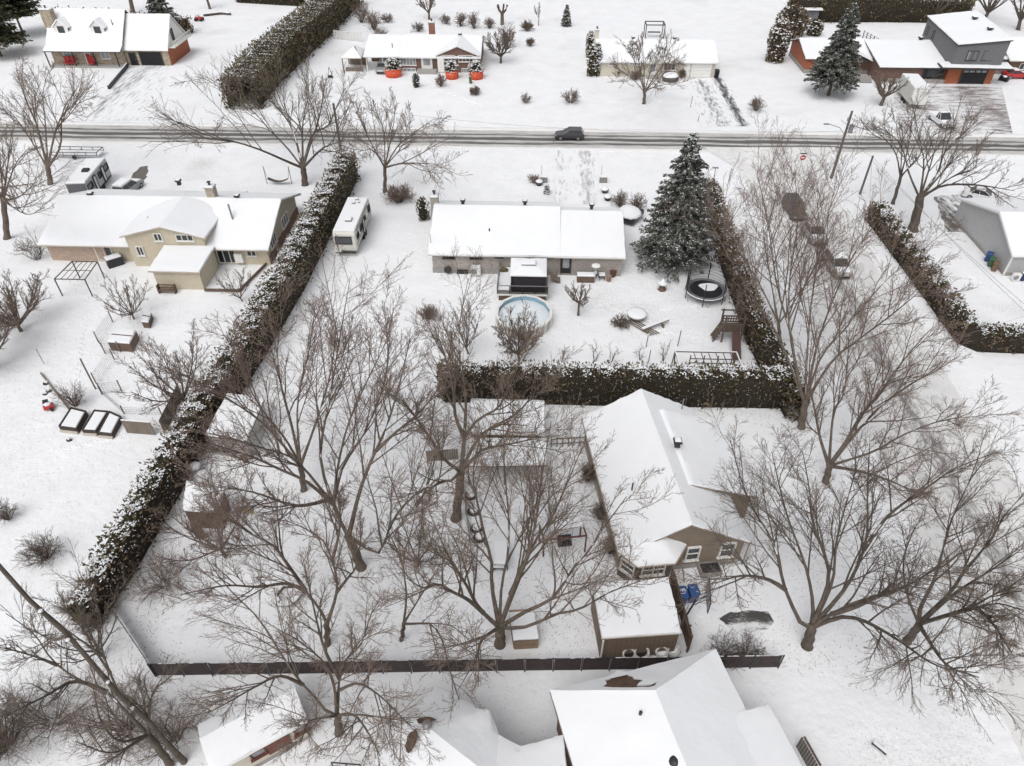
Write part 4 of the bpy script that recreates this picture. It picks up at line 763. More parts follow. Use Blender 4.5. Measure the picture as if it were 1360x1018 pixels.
def conifer(label, base, h, r, snow=.5, dens=1., name='spruce_tree', mat_=None, bare=.08, group=None, z0=None, drooping=.25, g=None, blade=.42):
    g = np.array(G(*base)) if g is None else np.array(g); root = thing(name, label, 'tree', g, 0, group); V, F = tubes(smooth_path([g-np.array([0, 0, .1]), g+np.array([0, 0, h*.5]), g+np.array([0, 0, h*.97])], 6)[None], np.linspace(.022*h, .02, 6)[None], 8); nmesh('trunk', V, F, BARKD, root, None, True)
    nl = int(h*3.6); LP = []; LR = []; nk = 7
    for i in range(nl):
        f = i/nl; z = h*(bare+(1-bare)*f); rr = r*((1-f)**.72)*1.0+.12; m = max(5, int(13*(1-f)+4))
        for k in range(m):
            a = rng.uniform(0, 2*pi); q = rr*rng.uniform(.62, 1.08); e = np.array([q*cos(a), q*sin(a), -drooping*q*rng.uniform(.5, 1.2)]); mid = e*.5+np.array([0, 0, .06*q]); LP.append(smooth_path([g+np.array([0, 0, z]), g+np.array([0, 0, z])+mid, g+np.array([0, 0, z+.1*q])+e], nk)); LR.append(np.linspace(.03, .012, nk))
    P, R = np.stack(LP), np.stack(LR); V, F = tubes(P, R, 3); nmesh('branches', V, F, BARKD, root, 'stuff')
    n = int(P.shape[0]*26*dens); i = rng.integers(0, len(P), n); t = (rng.random(n)**.6)*(nk-1.01); k = t.astype(int); wv = (t-k)[:, None]; C = P[i, k]*(1-wv)+P[i, k+1]*wv; T = norm(P[i, k+1]-P[i, k]); sp_ = np.linalg.norm(P[i, -1]-P[i, 0], axis=1)*.17
    sdv = norm(np.cross(T, np.array([0, 0, 1.])))*rng.choice([-1, 1], n)[:, None]; C = C+sdv*(rng.random(n)*sp_*(1.2-t/nk))[:, None]+rng.normal(size=(n, 3))*.05; D = T*.8+sdv*.7+rng.normal(size=(n, 3))*.3; D[:, 2] -= .12
    V, F = sprays(C, D, blade, blade*.42, .15); nmesh('foliage', V, F, mat_ or SPRUCE, root, 'stuff')
    if snow:
        n = int(len(P)*22*snow); i = rng.integers(0, len(P), n); t = (rng.random(n)**.5)*(nk-1.01); k = t.astype(int); wv = (t-k)[:, None]; C = P[i, k]*(1-wv)+P[i, k+1]*wv+np.array([0, 0, .12]); C[:, :2] += rng.normal(size=(n, 2))*.12; V, F = domes(C, .055, .4); nmesh('snow_cover', V, F, CAP, root, 'stuff')
    return root
def leafy(label, base, h, r, name='cedar_column', cat='shrub', m=None, snow=.4, n=900, group=None, g=None, prof=.5, size=.3):
    """rounded or columnar evergreen: sprays over an egg-shaped body"""
    g = np.array(G(*base)) if g is None else np.array(g); root = thing(name, label, cat, g, 0, group)
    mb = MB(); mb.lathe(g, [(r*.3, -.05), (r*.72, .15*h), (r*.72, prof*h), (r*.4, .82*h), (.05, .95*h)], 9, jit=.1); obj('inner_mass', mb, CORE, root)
    f = rng.random(n); a = rng.uniform(0, 2*pi, n); q = r*np.where(f < prof, .75+.25*f/prof, np.sqrt(np.maximum(0, 1-((f-prof)/(1-prof))**2)))*(1+rng.normal(size=n)*.07); C = np.stack([g[0]+q*np.cos(a), g[1]+q*np.sin(a), h*f], 1); D = np.stack([np.cos(a)*.6, np.sin(a)*.6, np.full(n, .8)], 1)+rng.normal(size=(n, 3))*.4
    V, F = sprays(C, D, size, size*.5); nmesh('foliage', V, F, m or CEDAR, root, 'stuff')
    if snow:
        k = rng.random(n) < snow*np.clip(f*1.5, .1, .6); V, F = domes(C[k]+np.array([0, 0, .05]), .12*size/.3, .45); nmesh('snow_cover', V, F, CAP, root, 'stuff')
    return root

# ------------------------------------------------------------------ the trees, limb by limb
tree('largest spreading bare maple in the middle garden, right of the long cedar hedge', (480, 754), (462, 712), .48, [
    [(470, 720), (471, 680), (477, 655), (491, 617), (512, 570), (528, 520), (545, 450)], [(500, 600), (525, 575), (560, 545), (590, 505)], [(455, 705), (443, 672), (445, 648), (450, 613), (463, 562), (485, 512), (520, 440)],
    [(440, 680), (407, 640), (370, 623), (335, 607), (275, 588)], [(436, 668), (393, 612), (350, 596), (302, 581), (248, 570)],
    [(446, 685), (432, 640), (425, 600), (433, 555), (442, 505), (452, 445), (465, 370)], [(478, 736), (503, 734), (514, 708), (526, 685), (548, 660), (582, 636), (618, 605)],
    [(447, 665), (455, 620), (475, 590), (500, 540), (515, 480), (510, 400)], [(436, 664), (395, 672), (340, 655), (290, 645)]], 14.5, 2, rl=.22, dens=(13, 9, 6, 2), tw=.0125)
tree('bare tree close behind the largest maple, limbs raking left over the pale shed', (403, 651), (399, 618), .34, [[(398, 612), (386, 560), (374, 515), (368, 470), (378, 400)], [(396, 614), (355, 568), (314, 537), (265, 508), (205, 482)], [(398, 605), (380, 585), (345, 540), (325, 500), (300, 440)], [(400, 608), (420, 560), (438, 500), (448, 430)], [(399, 612), (395, 540), (410, 470), (418, 410)]], 14, 2, rl=.18, dens=(13, 9, 6, 2), tw=.0125)
tree('bare tree just above the dark fence with limbs reaching left over the hexagonal planter', (434, 856), (434, 828), .3, [
    [(435, 826), (441, 810), (447, 788), (447, 768), (440, 742), (428, 717), (392, 696), (368, 690)], [(433, 828), (425, 810), (402, 780), (385, 757), (345, 738), (305, 722), (262, 716)], [(410, 790), (382, 750), (362, 724), (335, 710), (300, 685), (275, 655)],
    [(446, 785), (462, 768), (472, 755), (476, 735), (482, 700)], [(402, 780), (380, 775), (345, 780), (300, 778), (240, 790)], [(440, 742), (448, 720), (452, 690), (448, 650)]], 10, 2, rl=.17, dens=(12, 9, 5, 2), tw=.011)
tree('bare tree standing below the dark fence beside the cream cottage', (450, 974), (447, 950), .34, [
    [(446, 962), (438, 950), (415, 923), (390, 895), (365, 855), (340, 818), (302, 780), (262, 725)], [(448, 945), (444, 913), (433, 885), (420, 870), (395, 850), (372, 838)], [(450, 940), (451, 900), (458, 878), (480, 855), (492, 818), (507, 792)],
    [(410, 918), (372, 898), (340, 912), (305, 932), (275, 948)], [(452, 912), (475, 908), (505, 925), (545, 965)], [(428, 935), (412, 958), (400, 985)], [(450, 935), (470, 950), (490, 975), (505, 1005)], [(447, 905), (430, 860), (415, 800), (402, 740)]], 11, 0, rl=.16, dens=(13, 9, 6, 2), tw=.009, trop=-.03)
tree('many-stemmed bare tree leaning over the small wooden crate shed by the dark fence', (664, 856), (663, 832), .5, [
    [(662, 832), (653, 825), (635, 806), (618, 775), (600, 746), (586, 718), (570, 680)], [(640, 812), (622, 797), (600, 786), (580, 775), (562, 781), (540, 768)], [(664, 825), (666, 779), (673, 746), (676, 713), (675, 680), (670, 620), (668, 540)],
    [(660, 828), (653, 779), (653, 746), (644, 713), (637, 680), (628, 630), (640, 570)], [(668, 826), (684, 773), (693, 750), (701, 728), (706, 698), (718, 640), (732, 560)], [(670, 828), (699, 812), (732, 797), (750, 773), (765, 750), (783, 731), (800, 704), (832, 660)],
    [(672, 835), (693, 834), (723, 823), (741, 815), (768, 810), (792, 797), (812, 786), (850, 772)], [(672, 815), (688, 773), (710, 720), (732, 689), (752, 645), (775, 590)], [(680, 785), (700, 740), (712, 690), (722, 620)], [(650, 822), (640, 850), (632, 880)]], 13, 0, rl=.2, dens=(12, 9, 5, 2), tw=.011)
tree('tall thick-trunked bare tree in front of the left end of the middle hedge', (605, 689), (612, 625), .5, [
    [(612, 630), (616, 590), (618, 556), (618, 520), (610, 470), (612, 420), (622, 370)], [(614, 625), (627, 612), (638, 599), (665, 592), (700, 585), (730, 570)], [(615, 600), (636, 581), (659, 565), (684, 551), (702, 532), (725, 500)], [(616, 585), (634, 558), (659, 544), (668, 530), (685, 495), (700, 450)],
    [(612, 590), (605, 553), (602, 520), (590, 470), (575, 430)], [(606, 655), (597, 640), (585, 640), (560, 660), (545, 680)], [(608, 640), (590, 610), (570, 580), (545, 545), (525, 520)]], 14, 0, rl=.2, dens=(12, 9, 5, 2), tw=.011)
tree('broad bare tree right of the dark driveway patch, twigs hanging over the snow', (1072, 858), (1077, 833), .5, [
    [(1072, 838), (1065, 830), (1052, 805), (1040, 774), (1033, 740), (1020, 707), (1004, 683), (985, 640), (970, 585)], [(1078, 830), (1080, 805), (1072, 760), (1060, 725), (1047, 690), (1035, 645), (1025, 600)], [(1082, 830), (1100, 775), (1096, 740), (1080, 695), (1075, 650), (1066, 600)],
    [(1083, 828), (1105, 775), (1110, 725), (1120, 682), (1128, 655), (1142, 605)], [(1084, 828), (1120, 785), (1142, 745), (1152, 707), (1152, 650), (1155, 590)], [(1148, 735), (1180, 685), (1232, 647), (1270, 622), (1325, 600)],
    [(1082, 835), (1097, 820), (1145, 797), (1180, 790), (1222, 768), (1260, 740)], [(1110, 815), (1140, 805), (1170, 790), (1210, 775), (1250, 752)], [(1090, 828), (1115, 820), (1145, 824), (1180, 842), (1200, 855), (1245, 885), (1300, 894)], [(1040, 775), (1020, 770), (985, 765), (950, 775)]], 11.5, 1, rl=.22, dens=(13, 9, 6, 2), tw=.0095, trop=.0, up=.05)
tree('bare tree at the right edge, lowest limb sweeping over open snow', (1205, 852), (1221, 828), .38, [
    [(1218, 832), (1222, 808), (1240, 772), (1252, 732), (1265, 687), (1285, 645), (1302, 600)], [(1222, 830), (1262, 787), (1282, 757), (1315, 720), (1334, 685), (1362, 655)], [(1224, 830), (1270, 787), (1320, 755), (1362, 726)], [(1225, 832), (1290, 806), (1320, 790), (1365, 774)],
    [(1228, 828), (1290, 810), (1325, 802), (1370, 815)], [(1218, 842), (1230, 845), (1257, 883), (1300, 900)], [(1217, 828), (1205, 790), (1200, 745), (1215, 700)], [(1290, 808), (1320, 830), (1345, 870)]], 11, 1, rl=.2, dens=(13, 9, 6, 2), tw=.0095, trop=-.02, up=.05)
tree('bare tree between the front house drive and the side street, many fine upright branches', (1097, 640), (1101, 618), .4, [
    [(1100, 622), (1090, 585), (1083, 550), (1075, 500), (1078, 450)], [(1103, 622), (1125, 585), (1140, 557), (1170, 520), (1195, 485), (1227, 447), (1250, 425)], [(1108, 618), (1137, 575), (1170, 540), (1210, 510), (1245, 492), (1275, 472)], [(1110, 616), (1160, 600), (1195, 580), (1240, 562), (1282, 552), (1308, 535)],
    [(1104, 615), (1107, 550), (1120, 525), (1125, 487), (1128, 440)], [(1108, 622), (1145, 627), (1185, 640), (1215, 655)], [(1115, 600), (1150, 545), (1165, 500), (1185, 450)]], 11.5, 2, rl=.2, dens=(13, 9, 6, 2), tw=.0105)
tree('tall bare tree rising from the right end of the middle hedge', (1064, 568), (1069, 535), .45, [
    [(1066, 540), (1057, 490), (1052, 450), (1040, 410), (1030, 370), (1022, 310), (1005, 225)], [(1069, 530), (1072, 470), (1076, 420), (1082, 370), (1092, 320), (1112, 235)], [(1072, 525), (1085, 460), (1100, 415), (1122, 362), (1142, 325), (1172, 285)], [(1072, 525), (1090, 475), (1120, 440), (1152, 400), (1185, 365), (1215, 340)],
    [(1062, 520), (1035, 450), (1000, 395), (970, 345), (940, 290)], [(1073, 520), (1105, 480), (1142, 450), (1182, 420), (1225, 385)], [(1066, 500), (1048, 430), (1050, 360), (1060, 290), (1055, 230)]], 14.5, 2, rl=.17, dens=(13, 9, 6, 2), tw=.0125)
tree('slender bare tree half way up the right cedar hedge beside the side street', (1036, 470), (1034, 430), .25, [[(1034, 435), (1025, 380), (1015, 320), (1012, 260)], [(1035, 435), (1045, 370), (1050, 310), (1062, 250)], [(1034, 430), (1010, 380), (985, 340), (955, 305)], [(1035, 430), (1062, 390), (1085, 350), (1105, 310)]], 11, 2, rl=.12, tw=.0125)
tree('slim crooked bare tree between the middle maple and the many-stemmed tree', (533, 850), (536, 828), .2, [
    [(535, 830), (540, 790), (535, 745), (545, 710), (555, 662), (547, 637), (540, 590)], [(535, 836), (550, 829), (572, 829), (587, 850), (596, 885), (610, 930)], [(545, 829), (572, 828), (600, 832), (622, 850)], [(537, 820), (560, 790), (580, 760)], [(536, 745), (520, 715), (505, 690)], [(555, 665), (570, 640), (580, 600)]], 9.5, 1, rl=.11, dens=(7, 5, 4, 2), tw=.009)
tree('single bare tree on the pale bungalow front lawn', (855, 138), (856, 122), .42, [[(855, 124), (842, 107), (826, 96)], [(855, 122), (855, 90), (853, 48)], [(857, 123), (875, 100), (887, 70), (897, 54)], [(858, 121), (868, 116), (890, 111)], [(856, 115), (868, 80), (876, 57)], [(855, 115), (842, 80), (833, 60)], [(855, 112), (848, 80), (840, 62)], [(857, 112), (880, 88), (900, 80)]], 9.5, 0, dens=(9, 7, 5, 0), tw=.024, rl=.16)
tree('large bare tree at the far tip of the long cedar hedge, left of the pole', (405, 246), (402, 222), .62, [[(400, 224), (380, 195), (360, 175), (338, 150), (300, 118), (270, 100)], [(398, 226), (382, 215), (340, 197), (300, 186), (258, 184)], [(401, 220), (400, 175), (380, 150), (367, 120), (358, 95)], [(403, 218), (402, 165), (410, 125), (408, 92)], [(405, 218), (415, 178), (435, 168), (448, 140), (458, 118)],
    [(405, 220), (425, 200), (440, 192), (450, 190)], [(402, 200), (385, 165), (350, 125), (330, 105)], [(404, 205), (425, 150), (430, 110)]], 12, 1, rl=.25, dens=(11, 7, 5, 0), tw=.021)
tree('bare tree on the lawn right of the pole, behind the round red shrub', (511, 255), (511, 222), .36, [[(510, 225), (490, 185), (480, 162), (469, 138)], [(511, 222), (510, 175), (500, 150), (495, 130)], [(512, 222), (530, 192), (552, 175), (577, 158)], [(513, 226), (530, 218), (552, 217), (588, 219)], [(508, 228), (495, 200), (475, 202)], [(512, 215), (522, 170), (525, 140)], [(512, 215), (540, 185), (545, 150)]], 11, 0, rl=.17, dens=(11, 7, 5, 0), tw=.019)
tree('bare tree left of the grey travel trailer by the main road', (67, 245), (63, 222), .5, [[(62, 224), (37, 180), (15, 150), (-8, 130)], [(62, 222), (50, 170), (37, 140), (25, 105), (20, 80)], [(63, 220), (60, 162), (57, 125), (65, 92)], [(65, 222), (80, 195), (83, 150), (102, 118)], [(64, 215), (75, 170), (90, 145), (112, 135)], [(62, 215), (45, 150), (42, 110)]], 12, 0, rl=.22, dens=(11, 7, 5, 0), tw=.019)
tree('bare tree at the left edge beside the split-level house', (9, 317), (4, 265), .5, [[(7, 285), (25, 262), (50, 240)], [(4, 268), (2, 235), (-2, 195), (0, 165)], [(5, 280), (35, 285), (60, 275)], [(4, 260), (20, 220), (40, 195)], [(5, 262), (-20, 230), (-40, 200)], [(4, 255), (12, 205), (15, 175)]], 13, 0, rl=.2, dens=(11, 7, 5, 0), tw=.015)
tree('thick-boled bare tree with a ribbed trunk behind the far right hedge', (1212, 306), (1222, 262), .8, [[(1218, 268), (1207, 230), (1202, 207), (1190, 185), (1160, 165)], [(1223, 262), (1227, 215), (1220, 180), (1212, 140)], [(1225, 262), (1245, 230), (1256, 200), (1285, 172), (1300, 160)], [(1226, 262), (1270, 232), (1292, 226), (1300, 205)], [(1226, 264), (1252, 247), (1297, 246), (1348, 254)], [(1224, 255), (1240, 205), (1250, 165)], [(1228, 250), (1275, 205), (1310, 190)]], 11.5, 1, rl=.24, dens=(11, 7, 5, 0), tw=.017)
tree('slim bare tree left of the ribbed-trunk tree', (1186, 271), (1196, 235), .32, [[(1195, 238), (1207, 192), (1212, 150), (1220, 125)], [(1194, 235), (1190, 205), (1175, 185), (1155, 170)], [(1197, 235), (1222, 205), (1240, 175)], [(1196, 228), (1197, 190), (1185, 150)]], 11, 1, rl=.16, dens=(9, 7, 5, 0), tw=.017)
# bottom left: tall pruned trunk with snow on its cut stubs, and its leaning neighbour
tree('tall straight pruned trunk with white cut stubs, bottom left corner', (245, 1012), (-8, 744), .2, [([(150, 912), (135, 860), (132, 812), (105, 760)], 8), ([(140, 905), (122, 858), (110, 836), (80, 800)], 9), ([(90, 840), (70, 850), (40, 835)], 11), ([(205, 950), (190, 930), (185, 900)], 5)], 12, 1, rl=.1, dens=(12, 8, 5, 0), tw=.008, snow=False, pruned=True)
t_ = [o for o in bpy.data.objects if o.get('label', '').startswith('tall straight pruned')][0]
for (x, y, f) in ((62, 797, .82), (137, 898, .5), (169, 921, .36), (82, 826, .7)):
    b_ = G(245, 1012); tp_ = PY(-8, 744, b_[1]); c = b_+(tp_-b_)*f; mb = MB(); mb.tube([c, c+np.array([.22, -.2, .2])], [.1, .09], 8); st = obj('cut_stub', mb, BARK, t_); s = MB(); s.blob(c+np.array([.25, -.24, .24]), (.1, .1, .06), 8, 4); obj('snow_cover', s, CAP, st, None, True)
tree('leaning bare tree in the bottom left corner with reddish thicket at its foot', (226, 1016), (196, 976), .3, [[(200, 982), (160, 938), (140, 918), (105, 903), (70, 878), (45, 842), (8, 815)], [(140, 918), (100, 905), (60, 925), (10, 950)], [(196, 980), (160, 985), (135, 960), (125, 920)], [(180, 960), (200, 930), (215, 900)], [(70, 878), (40, 870), (0, 860)], [(215, 1005), (150, 1000), (100, 985)]], 10, 1, rl=.17, dens=(9, 7, 5, 0), tw=.009)
G_TOP = 'bare trees at the top right edge'
for b, h, rr, lb in (((1240, 30), 13, 7, 'bare tree behind the modern house, its trunk left of the grey roof corner'), ((1275, 22), 14, 7, 'bare tree behind the middle of the grey sloping roof'), ((1306, 28), 14, 8, 'bare fan-shaped tree beyond the right corner of the grey roof'), ((1352, 40), 15, 8, 'bare tree cut by the top right corner')): auto_tree(lb, b, h, rr, .4, 1, 8, .15, G_TOP, dens=(7, 5, 3, 0), tw=.028)
auto_tree('spreading ornamental tree beside the white cube truck', (1170, 140), 6.2, 4.2, .3, 0, 10, .25, dens=(9, 7, 5, 0), tw=.018)
auto_tree('small round-headed bare tree on the lawn right of the gazebo', (768, 419), 4.6, 2.1, .12, 0, 9, .35, dens=(9, 7, 5, 0), tw=.011, spread=1.1)
auto_tree('bare tree right of the brown bungalow', (665, 84), 6.6, 4.0, .22, 1, 10, .2, dens=(9, 7, 5, 0), tw=.024)
auto_tree('bare tree in the field above the brown bungalow', (570, 26), 7.5, 4.2, .26, 0, 8, .2, dens=(7, 6, 3, 0), tw=.03); auto_tree('thin young tree in the top field', (715, 34), 5.5, 1.5, .09, 0, 5, .3, dens=(6, 4, 0), tw=.022)
auto_tree('bare tree behind the garage of the stone house', (177, 18), 11, 5, .5, 0, 5, .3, dens=(6, 5, 3, 0), tw=.03)
auto_tree('bare tree above the log pile at the top', (279, 12), 9, 4, .3, 0, 6, .2, dens=(6, 5, 3, 0), tw=.03)
auto_tree('dense grey shrub-tree at the left edge beside the pergola frame', (28, 440), 6.5, 5.4, .18, 0, 14, .12, dens=(11, 8, 5, 0), tw=.014); auto_tree('second grey shrub-tree cut by the left edge', (-6, 490), 7.5, 5, .2, 0, 12, .12, dens=(11, 8, 4, 0), tw=.014)
auto_tree('small pinkish bare tree in front of the flat-roofed addition', (178, 424), 5.2, 3.4, .1, 2, 10, .1, dens=(8, 6, 3, 0), tw=.013); auto_tree('small bare tree below the deck of the split-level house', (322, 400), 4.5, 2.6, .08, 0, 8, .1, dens=(7, 5, 3, 0), tw=.012)
auto_tree('slim bare tree in front of the heat pump of the grey brick bungalow', (622, 470), 7.5, 2.2, .09, 0, 9, .12, dens=(8, 5, 3, 0), tw=.011)
auto_tree('reddish bare tree in front of the round pool', (690, 478), 6, 3.2, .12, 2, 12, .1, dens=(11, 7, 5, 0), tw=.013)
auto_tree('thin twin-stemmed tree behind the brown box in the middle garden', (588, 612), 6.5, 2.5, .08, 2, 6, .1, dens=(7, 5, 3, 0), tw=.01)
auto_tree('bare tree over the raised beds left of the long hedge', (250, 545), 8.5, 5.5, .16, 2, 9, .15, dens=(11, 7, 5, 0), tw=.012)
auto_tree('dark twiggy tree right of the middle maple holding dead leaves', (555, 752), 5.2, 2.8, .1, 1, 9, .1, dens=(8, 6, 4, 2), tw=.012)
auto_tree('bare tree leaning on the near end of the long hedge', (135, 870), 6, 3.2, .12, 1, 8, .12, dens=(7, 6, 3, 0), tw=.009)
auto_tree('small bare tree between the long hedge and the middle maple', (300, 740), 7.5, 5, .13, 2, 9, .12, dens=(11, 7, 5, 0), tw=.01)
# pollarded stump
g = G(667, 33); t_ = thing('pollarded_tree', 'pollarded tree with knobbly stub branches in the top field', 'tree', g); mb = MB(); mb.tube([g, g+np.array([0, 0, 2.2])], [.42, .34], 9); obj('trunk', mb, BARK, t_, None, True)
for k in range(5):
    a = k*1.26; mb = MB(); mb.tube([g+np.array([0, 0, 2.1]), g+np.array([.8*cos(a), .6*sin(a), 2.9]), g+np.array([1.15*cos(a), .9*sin(a), 3.9])], [.24, .2, .24], 7); obj('limb', mb, BARK, t_, None, True)

# ------------------------------------------------------------------ hedges
hedge('long tall cedar hedge with snowy top running from the road to the lower left', [(-28.6, 24.0, 2.6, 1.3), (-28.3, 28, 3.2, 1.8), (-27.7, 40, 3.5, 2.0), (-26.6, 52, 3.9, 2.4), (-25.8, 64, 4.2, 2.5), (-25.5, 80, 4.3, 2.6), (-25.4, 91.5, 4.0, 2.4)], 2.3, 3.9, .3, 1.0, 110, brown_side=(-1, 34, .8))
hedge('level cedar hedge with dark stems behind the tan house and low shed', [(-7.7, 47.4), (8, 47.4), (22.6, 47.6)], 1.9, 3.7, .2, .8, 120, stems=True)
hedge('cedar hedge along the side street, right of the trampoline and the big spruce', [(22.4, 86, 3.2), (21.9, 70, 3.3), (21.9, 56, 3.3), (22.9, 45.5, 3.2)], 1.7, 3.3, .75, .3, 110, trimmed=True, rough=.14)
hedge('L-shaped clipped hedge across the side street', [(42.2, 82.0, 2.5), (42.5, 70, 2.5), (42.6, 56.4, 2.4), (52, 56.2, 2.3), (62, 56, 2.3)], 2.0, 2.4, .55, .8, 125, trimmed=True, rough=.09)
hedge('huge dark hedge between the stone house and the brown bungalow', [(-48.4, 117.0, 5.0, 6.2), (-48.6, 128, 5.5, 6.4), (-47.8, 141, 5.7, 6.4), (-46.4, 158, 5.7, 6.2), (-45, 185, 5.7, 6.2)], 6.2, 5.6, .35, .25, 60, size=.55, rough=.3)
hedge('dark hedge behind the court of the modern house', [(55, 174, 4.6), (75, 175, 4.8), (94, 175, 4.2)], 3.2, 4.6, .3, .06, 45, size=.6, rough=.3)
hedge('row of brown bushes behind the stone house', [(-104, 165, 3), (-84, 160, 3.6), (-74, 160, 3)], 3, 3.2, .8, .3, 35, size=.6, rough=.4); hedge('hedge end cut by the top edge left of the huge hedge', [(-72, 187), (-56, 184)], 3, 3, .1, .3, 35, size=.6)
leafy('tall browned cedar at the left end of the modern house', (1028, 82), 7.6, 1.9, m=CEDARB, snow=.3, n=1500, size=.5, name='cedar_tree', cat='tree'); leafy('green bushy cedar right of the tall browned cedar', (1047, 50), 6.0, 3.0, m=CEDARB, snow=.15, n=1800, size=.55, name='cedar_tree', cat='tree'); leafy('rounded evergreen by the low shed of the modern house', (1080, 47), 3.0, 1.6, snow=.3, n=500, size=.45, name='evergreen_shrub')
# ------------------------------------------------------------------ conifers
conifer('tall snow-dusted spruce right of the grey brick bungalow', (894, 348), 15.0, 5.0, .5, 2.4, blade=.38); conifer('grey spruce in front of the modern house', (1100, 127), 14.5, 4.4, .3, 1.9, bare=.16, blade=.5)
conifer('dark spruce behind the stone house garage', (218, 38), 8, 4.4, .3, .8, blade=.6); conifer('dark pine at the top left corner beside the stone house', (32, 48), 12, 6.0, .1, .8, 'pine_tree', mat('pine_needles', (.02, .024, .012), .8, .4, 1, island=.5, col2=(.075, .08, .035)), bare=.3, blade=.7, drooping=-.05); conifer('second dark pine cut by the top left corner', (2, 75), 12, 6, .1, .8, 'pine_tree', MATS['pine_needles'], bare=.2, blade=.7, drooping=.1)
conifer('small twin-topped spruce in the top field', (752, 35), 4.4, 1.1, .3, 1.0, blade=.35); conifer('tiny spruce by the path wall of the grey brick bungalow', (726, 257), 1.4, .35, .3, .6, blade=.2)
GC = 'columnar cedars at the pale bungalow'
for (b, h, r, lb) in (((785, 101), 5.5, .9, 'tallest columnar cedar at the left end of the pale bungalow'), ((783, 75), 4.6, .85, 'rear columnar cedar at the left end of the pale bungalow'), ((791, 101), 5.6, .8, 'front right columnar cedar touching the pale bungalow wall')): leafy(lb, b, h, r, snow=.5, n=600, size=.4, group=GC)
GW = 'orange-wrapped shrubs by the brown bungalow'
ORANGE = mat('orange_wrap', (.62, .1, .045), .7, .15, 3, .3, 12)
for (x, y, r, lb) in ((523, 101, 1.45, 'widest orange-wrapped shrub beside the carport'), (600.5, 104, 1.12, 'orange-wrapped shrub with the snowiest top, under the left gable window'), (632, 104, 1.3, 'orange-wrapped shrub at the right corner with bare dark left half')):
    g = G(x, y); t_ = leafy(lb, (x, y), 3.0, r, snow=.9, n=420, size=.38, name='wrapped_shrub', group=GW, prof=.55); mb = MB(); n = 16
    a0, a1 = (0, 2*pi) if x < 630 else (-2.2, 1.6); vs = []
    for k in range(n+1):
        a = a0+(a1-a0)*k/n
        for rr, z in ((r*.98, 0), (r*1.06, .5), (r*1.03, 1.45)): vs.append((g[0]+rr*cos(a), g[1]+rr*sin(a), z+.05*sin(5*a)))
    mb.add(vs, [(3*i+j, 3*i+3+j, 3*i+4+j, 3*i+1+j) for i in range(n) for j in range(2)]); o = obj('orange_wrap', mb, ORANGE, t_, None, True); md = o.modifiers.new('s', 'SOLIDIFY'); md.thickness = .04
# ------------------------------------------------------------------ shrubs
bush('round reddish shrub at the foot of the lawn tree', (530, 269), 2.3, 2.1, 2, 60, (6, 5, 0), tw=.015); bush('small reddish round shrub on the snow right of the maple', (570, 424), 1.5, 1.1, 2, 40, (6, 5, 0), tw=.012); bush('pale grey shrub beside the raised beds', (100, 539), 2.6, 1.5, 2, 26, (5, 4, 0), tw=.009)
bush('shrub on the front lawn of the pale bungalow', (758, 137), 2.2, 1.6, 0, 26, tw=.02); bush('shrub at the left of the pale bungalow lawn', (698, 137), 1.5, 1.0, 0, 16, tw=.02); bush('shrub right of the pale bungalow drive', (1004, 147), 2.0, 1.5, 0, 26, tw=.02); bush('squat shrub in the field left of the pale bungalow', (705, 61), 1.5, 1.1, 0, 30, tw=.024); bush('taller shrub above the squat one in the field', (700, 41), 2.0, 1.3, 0, 40, tw=.026)
bush('ball-shaped shrub in front of the brown bungalow', (631, 126), 1.4, 1.0, 0, 60, (5, 4, 0), tw=.022); bush('small shrub by the front step of the brown bungalow', (586, 115), 2.2, 1.1, 2, 24, tw=.02); bush('shrub under the kitchen window of the pale bungalow', (820, 100), 1.3, 1.5, 0, 30, tw=.02); bush('snowy shrub behind the lawn tree of the pale bungalow', (845, 106), 1.5, 1.5, 1, 34, tw=.02); bush('shrub left of the garage of the pale bungalow', (905, 104), 1.5, .9, 1, 26, tw=.02)
bush('upright shrub left of the covered boat trailer', (823, 274), 2.1, 1.1, 0, 30, tw=.014); bush('upright shrub right of the covered boat trailer', (846, 280), 2.3, 1.2, 0, 30, tw=.014); bush('low shrub beside the planter box of the drive', (708, 243), 1.2, 1.0, 2, 24, tw=.014)
bush('tangled brown shrub below the near end of the long hedge', (62, 742), 2.2, 1.6, 1, 40, (6, 5, 0), tw=.009); bush('reddish thicket under the bottom left trunks', (170, 970), 3.2, 3.0, 2, 34, (9, 7, 0), tw=.007); bush('second reddish thicket beside the cottage trellis', (232, 985), 2.6, 2.0, 2, 26, (9, 7, 0), tw=.007); bush('dark thicket cut by the bottom left corner', (10, 990), 4.0, 3.0, 1, 36, (9, 7, 0), tw=.008); bush('bare thicket left of the slanting fence', (70, 960), 2.6, 3.2, 0, 22, (9, 7, 0), tw=.007)
bush('shrub at the left edge of the open snow', (12, 690), 2.0, .9, 1, 26, (5, 4, 0), tw=.009); bush('brown thicket at the near end of the long hedge', (118, 815), 2.6, 1.7, 2, 40, (8, 6, 0), tw=.008); bush('brown thicket right of the near end of the long hedge', (218, 775), 2.2, 2.4, 2, 30, (8, 6, 0), tw=.008); bush('bramble in front of the split-level house left corner', (50, 345), 3.0, 2.2, 1, 14, (6, 5, 0), tw=.014)
bush('shrub above the dark fence right of the shed', (962, 868), 1.6, 1.4, 1, 30, (6, 5, 0), tw=.008); bush('shrub behind the right end of the dark fence', (992, 868), 1.3, 1.2, 1, 26, (6, 5, 0), tw=.008); bush('twiggy shrub against the tan house left wall', (830, 655), 2.6, 1.4, 0, 30, (6, 5, 0), tw=.009)
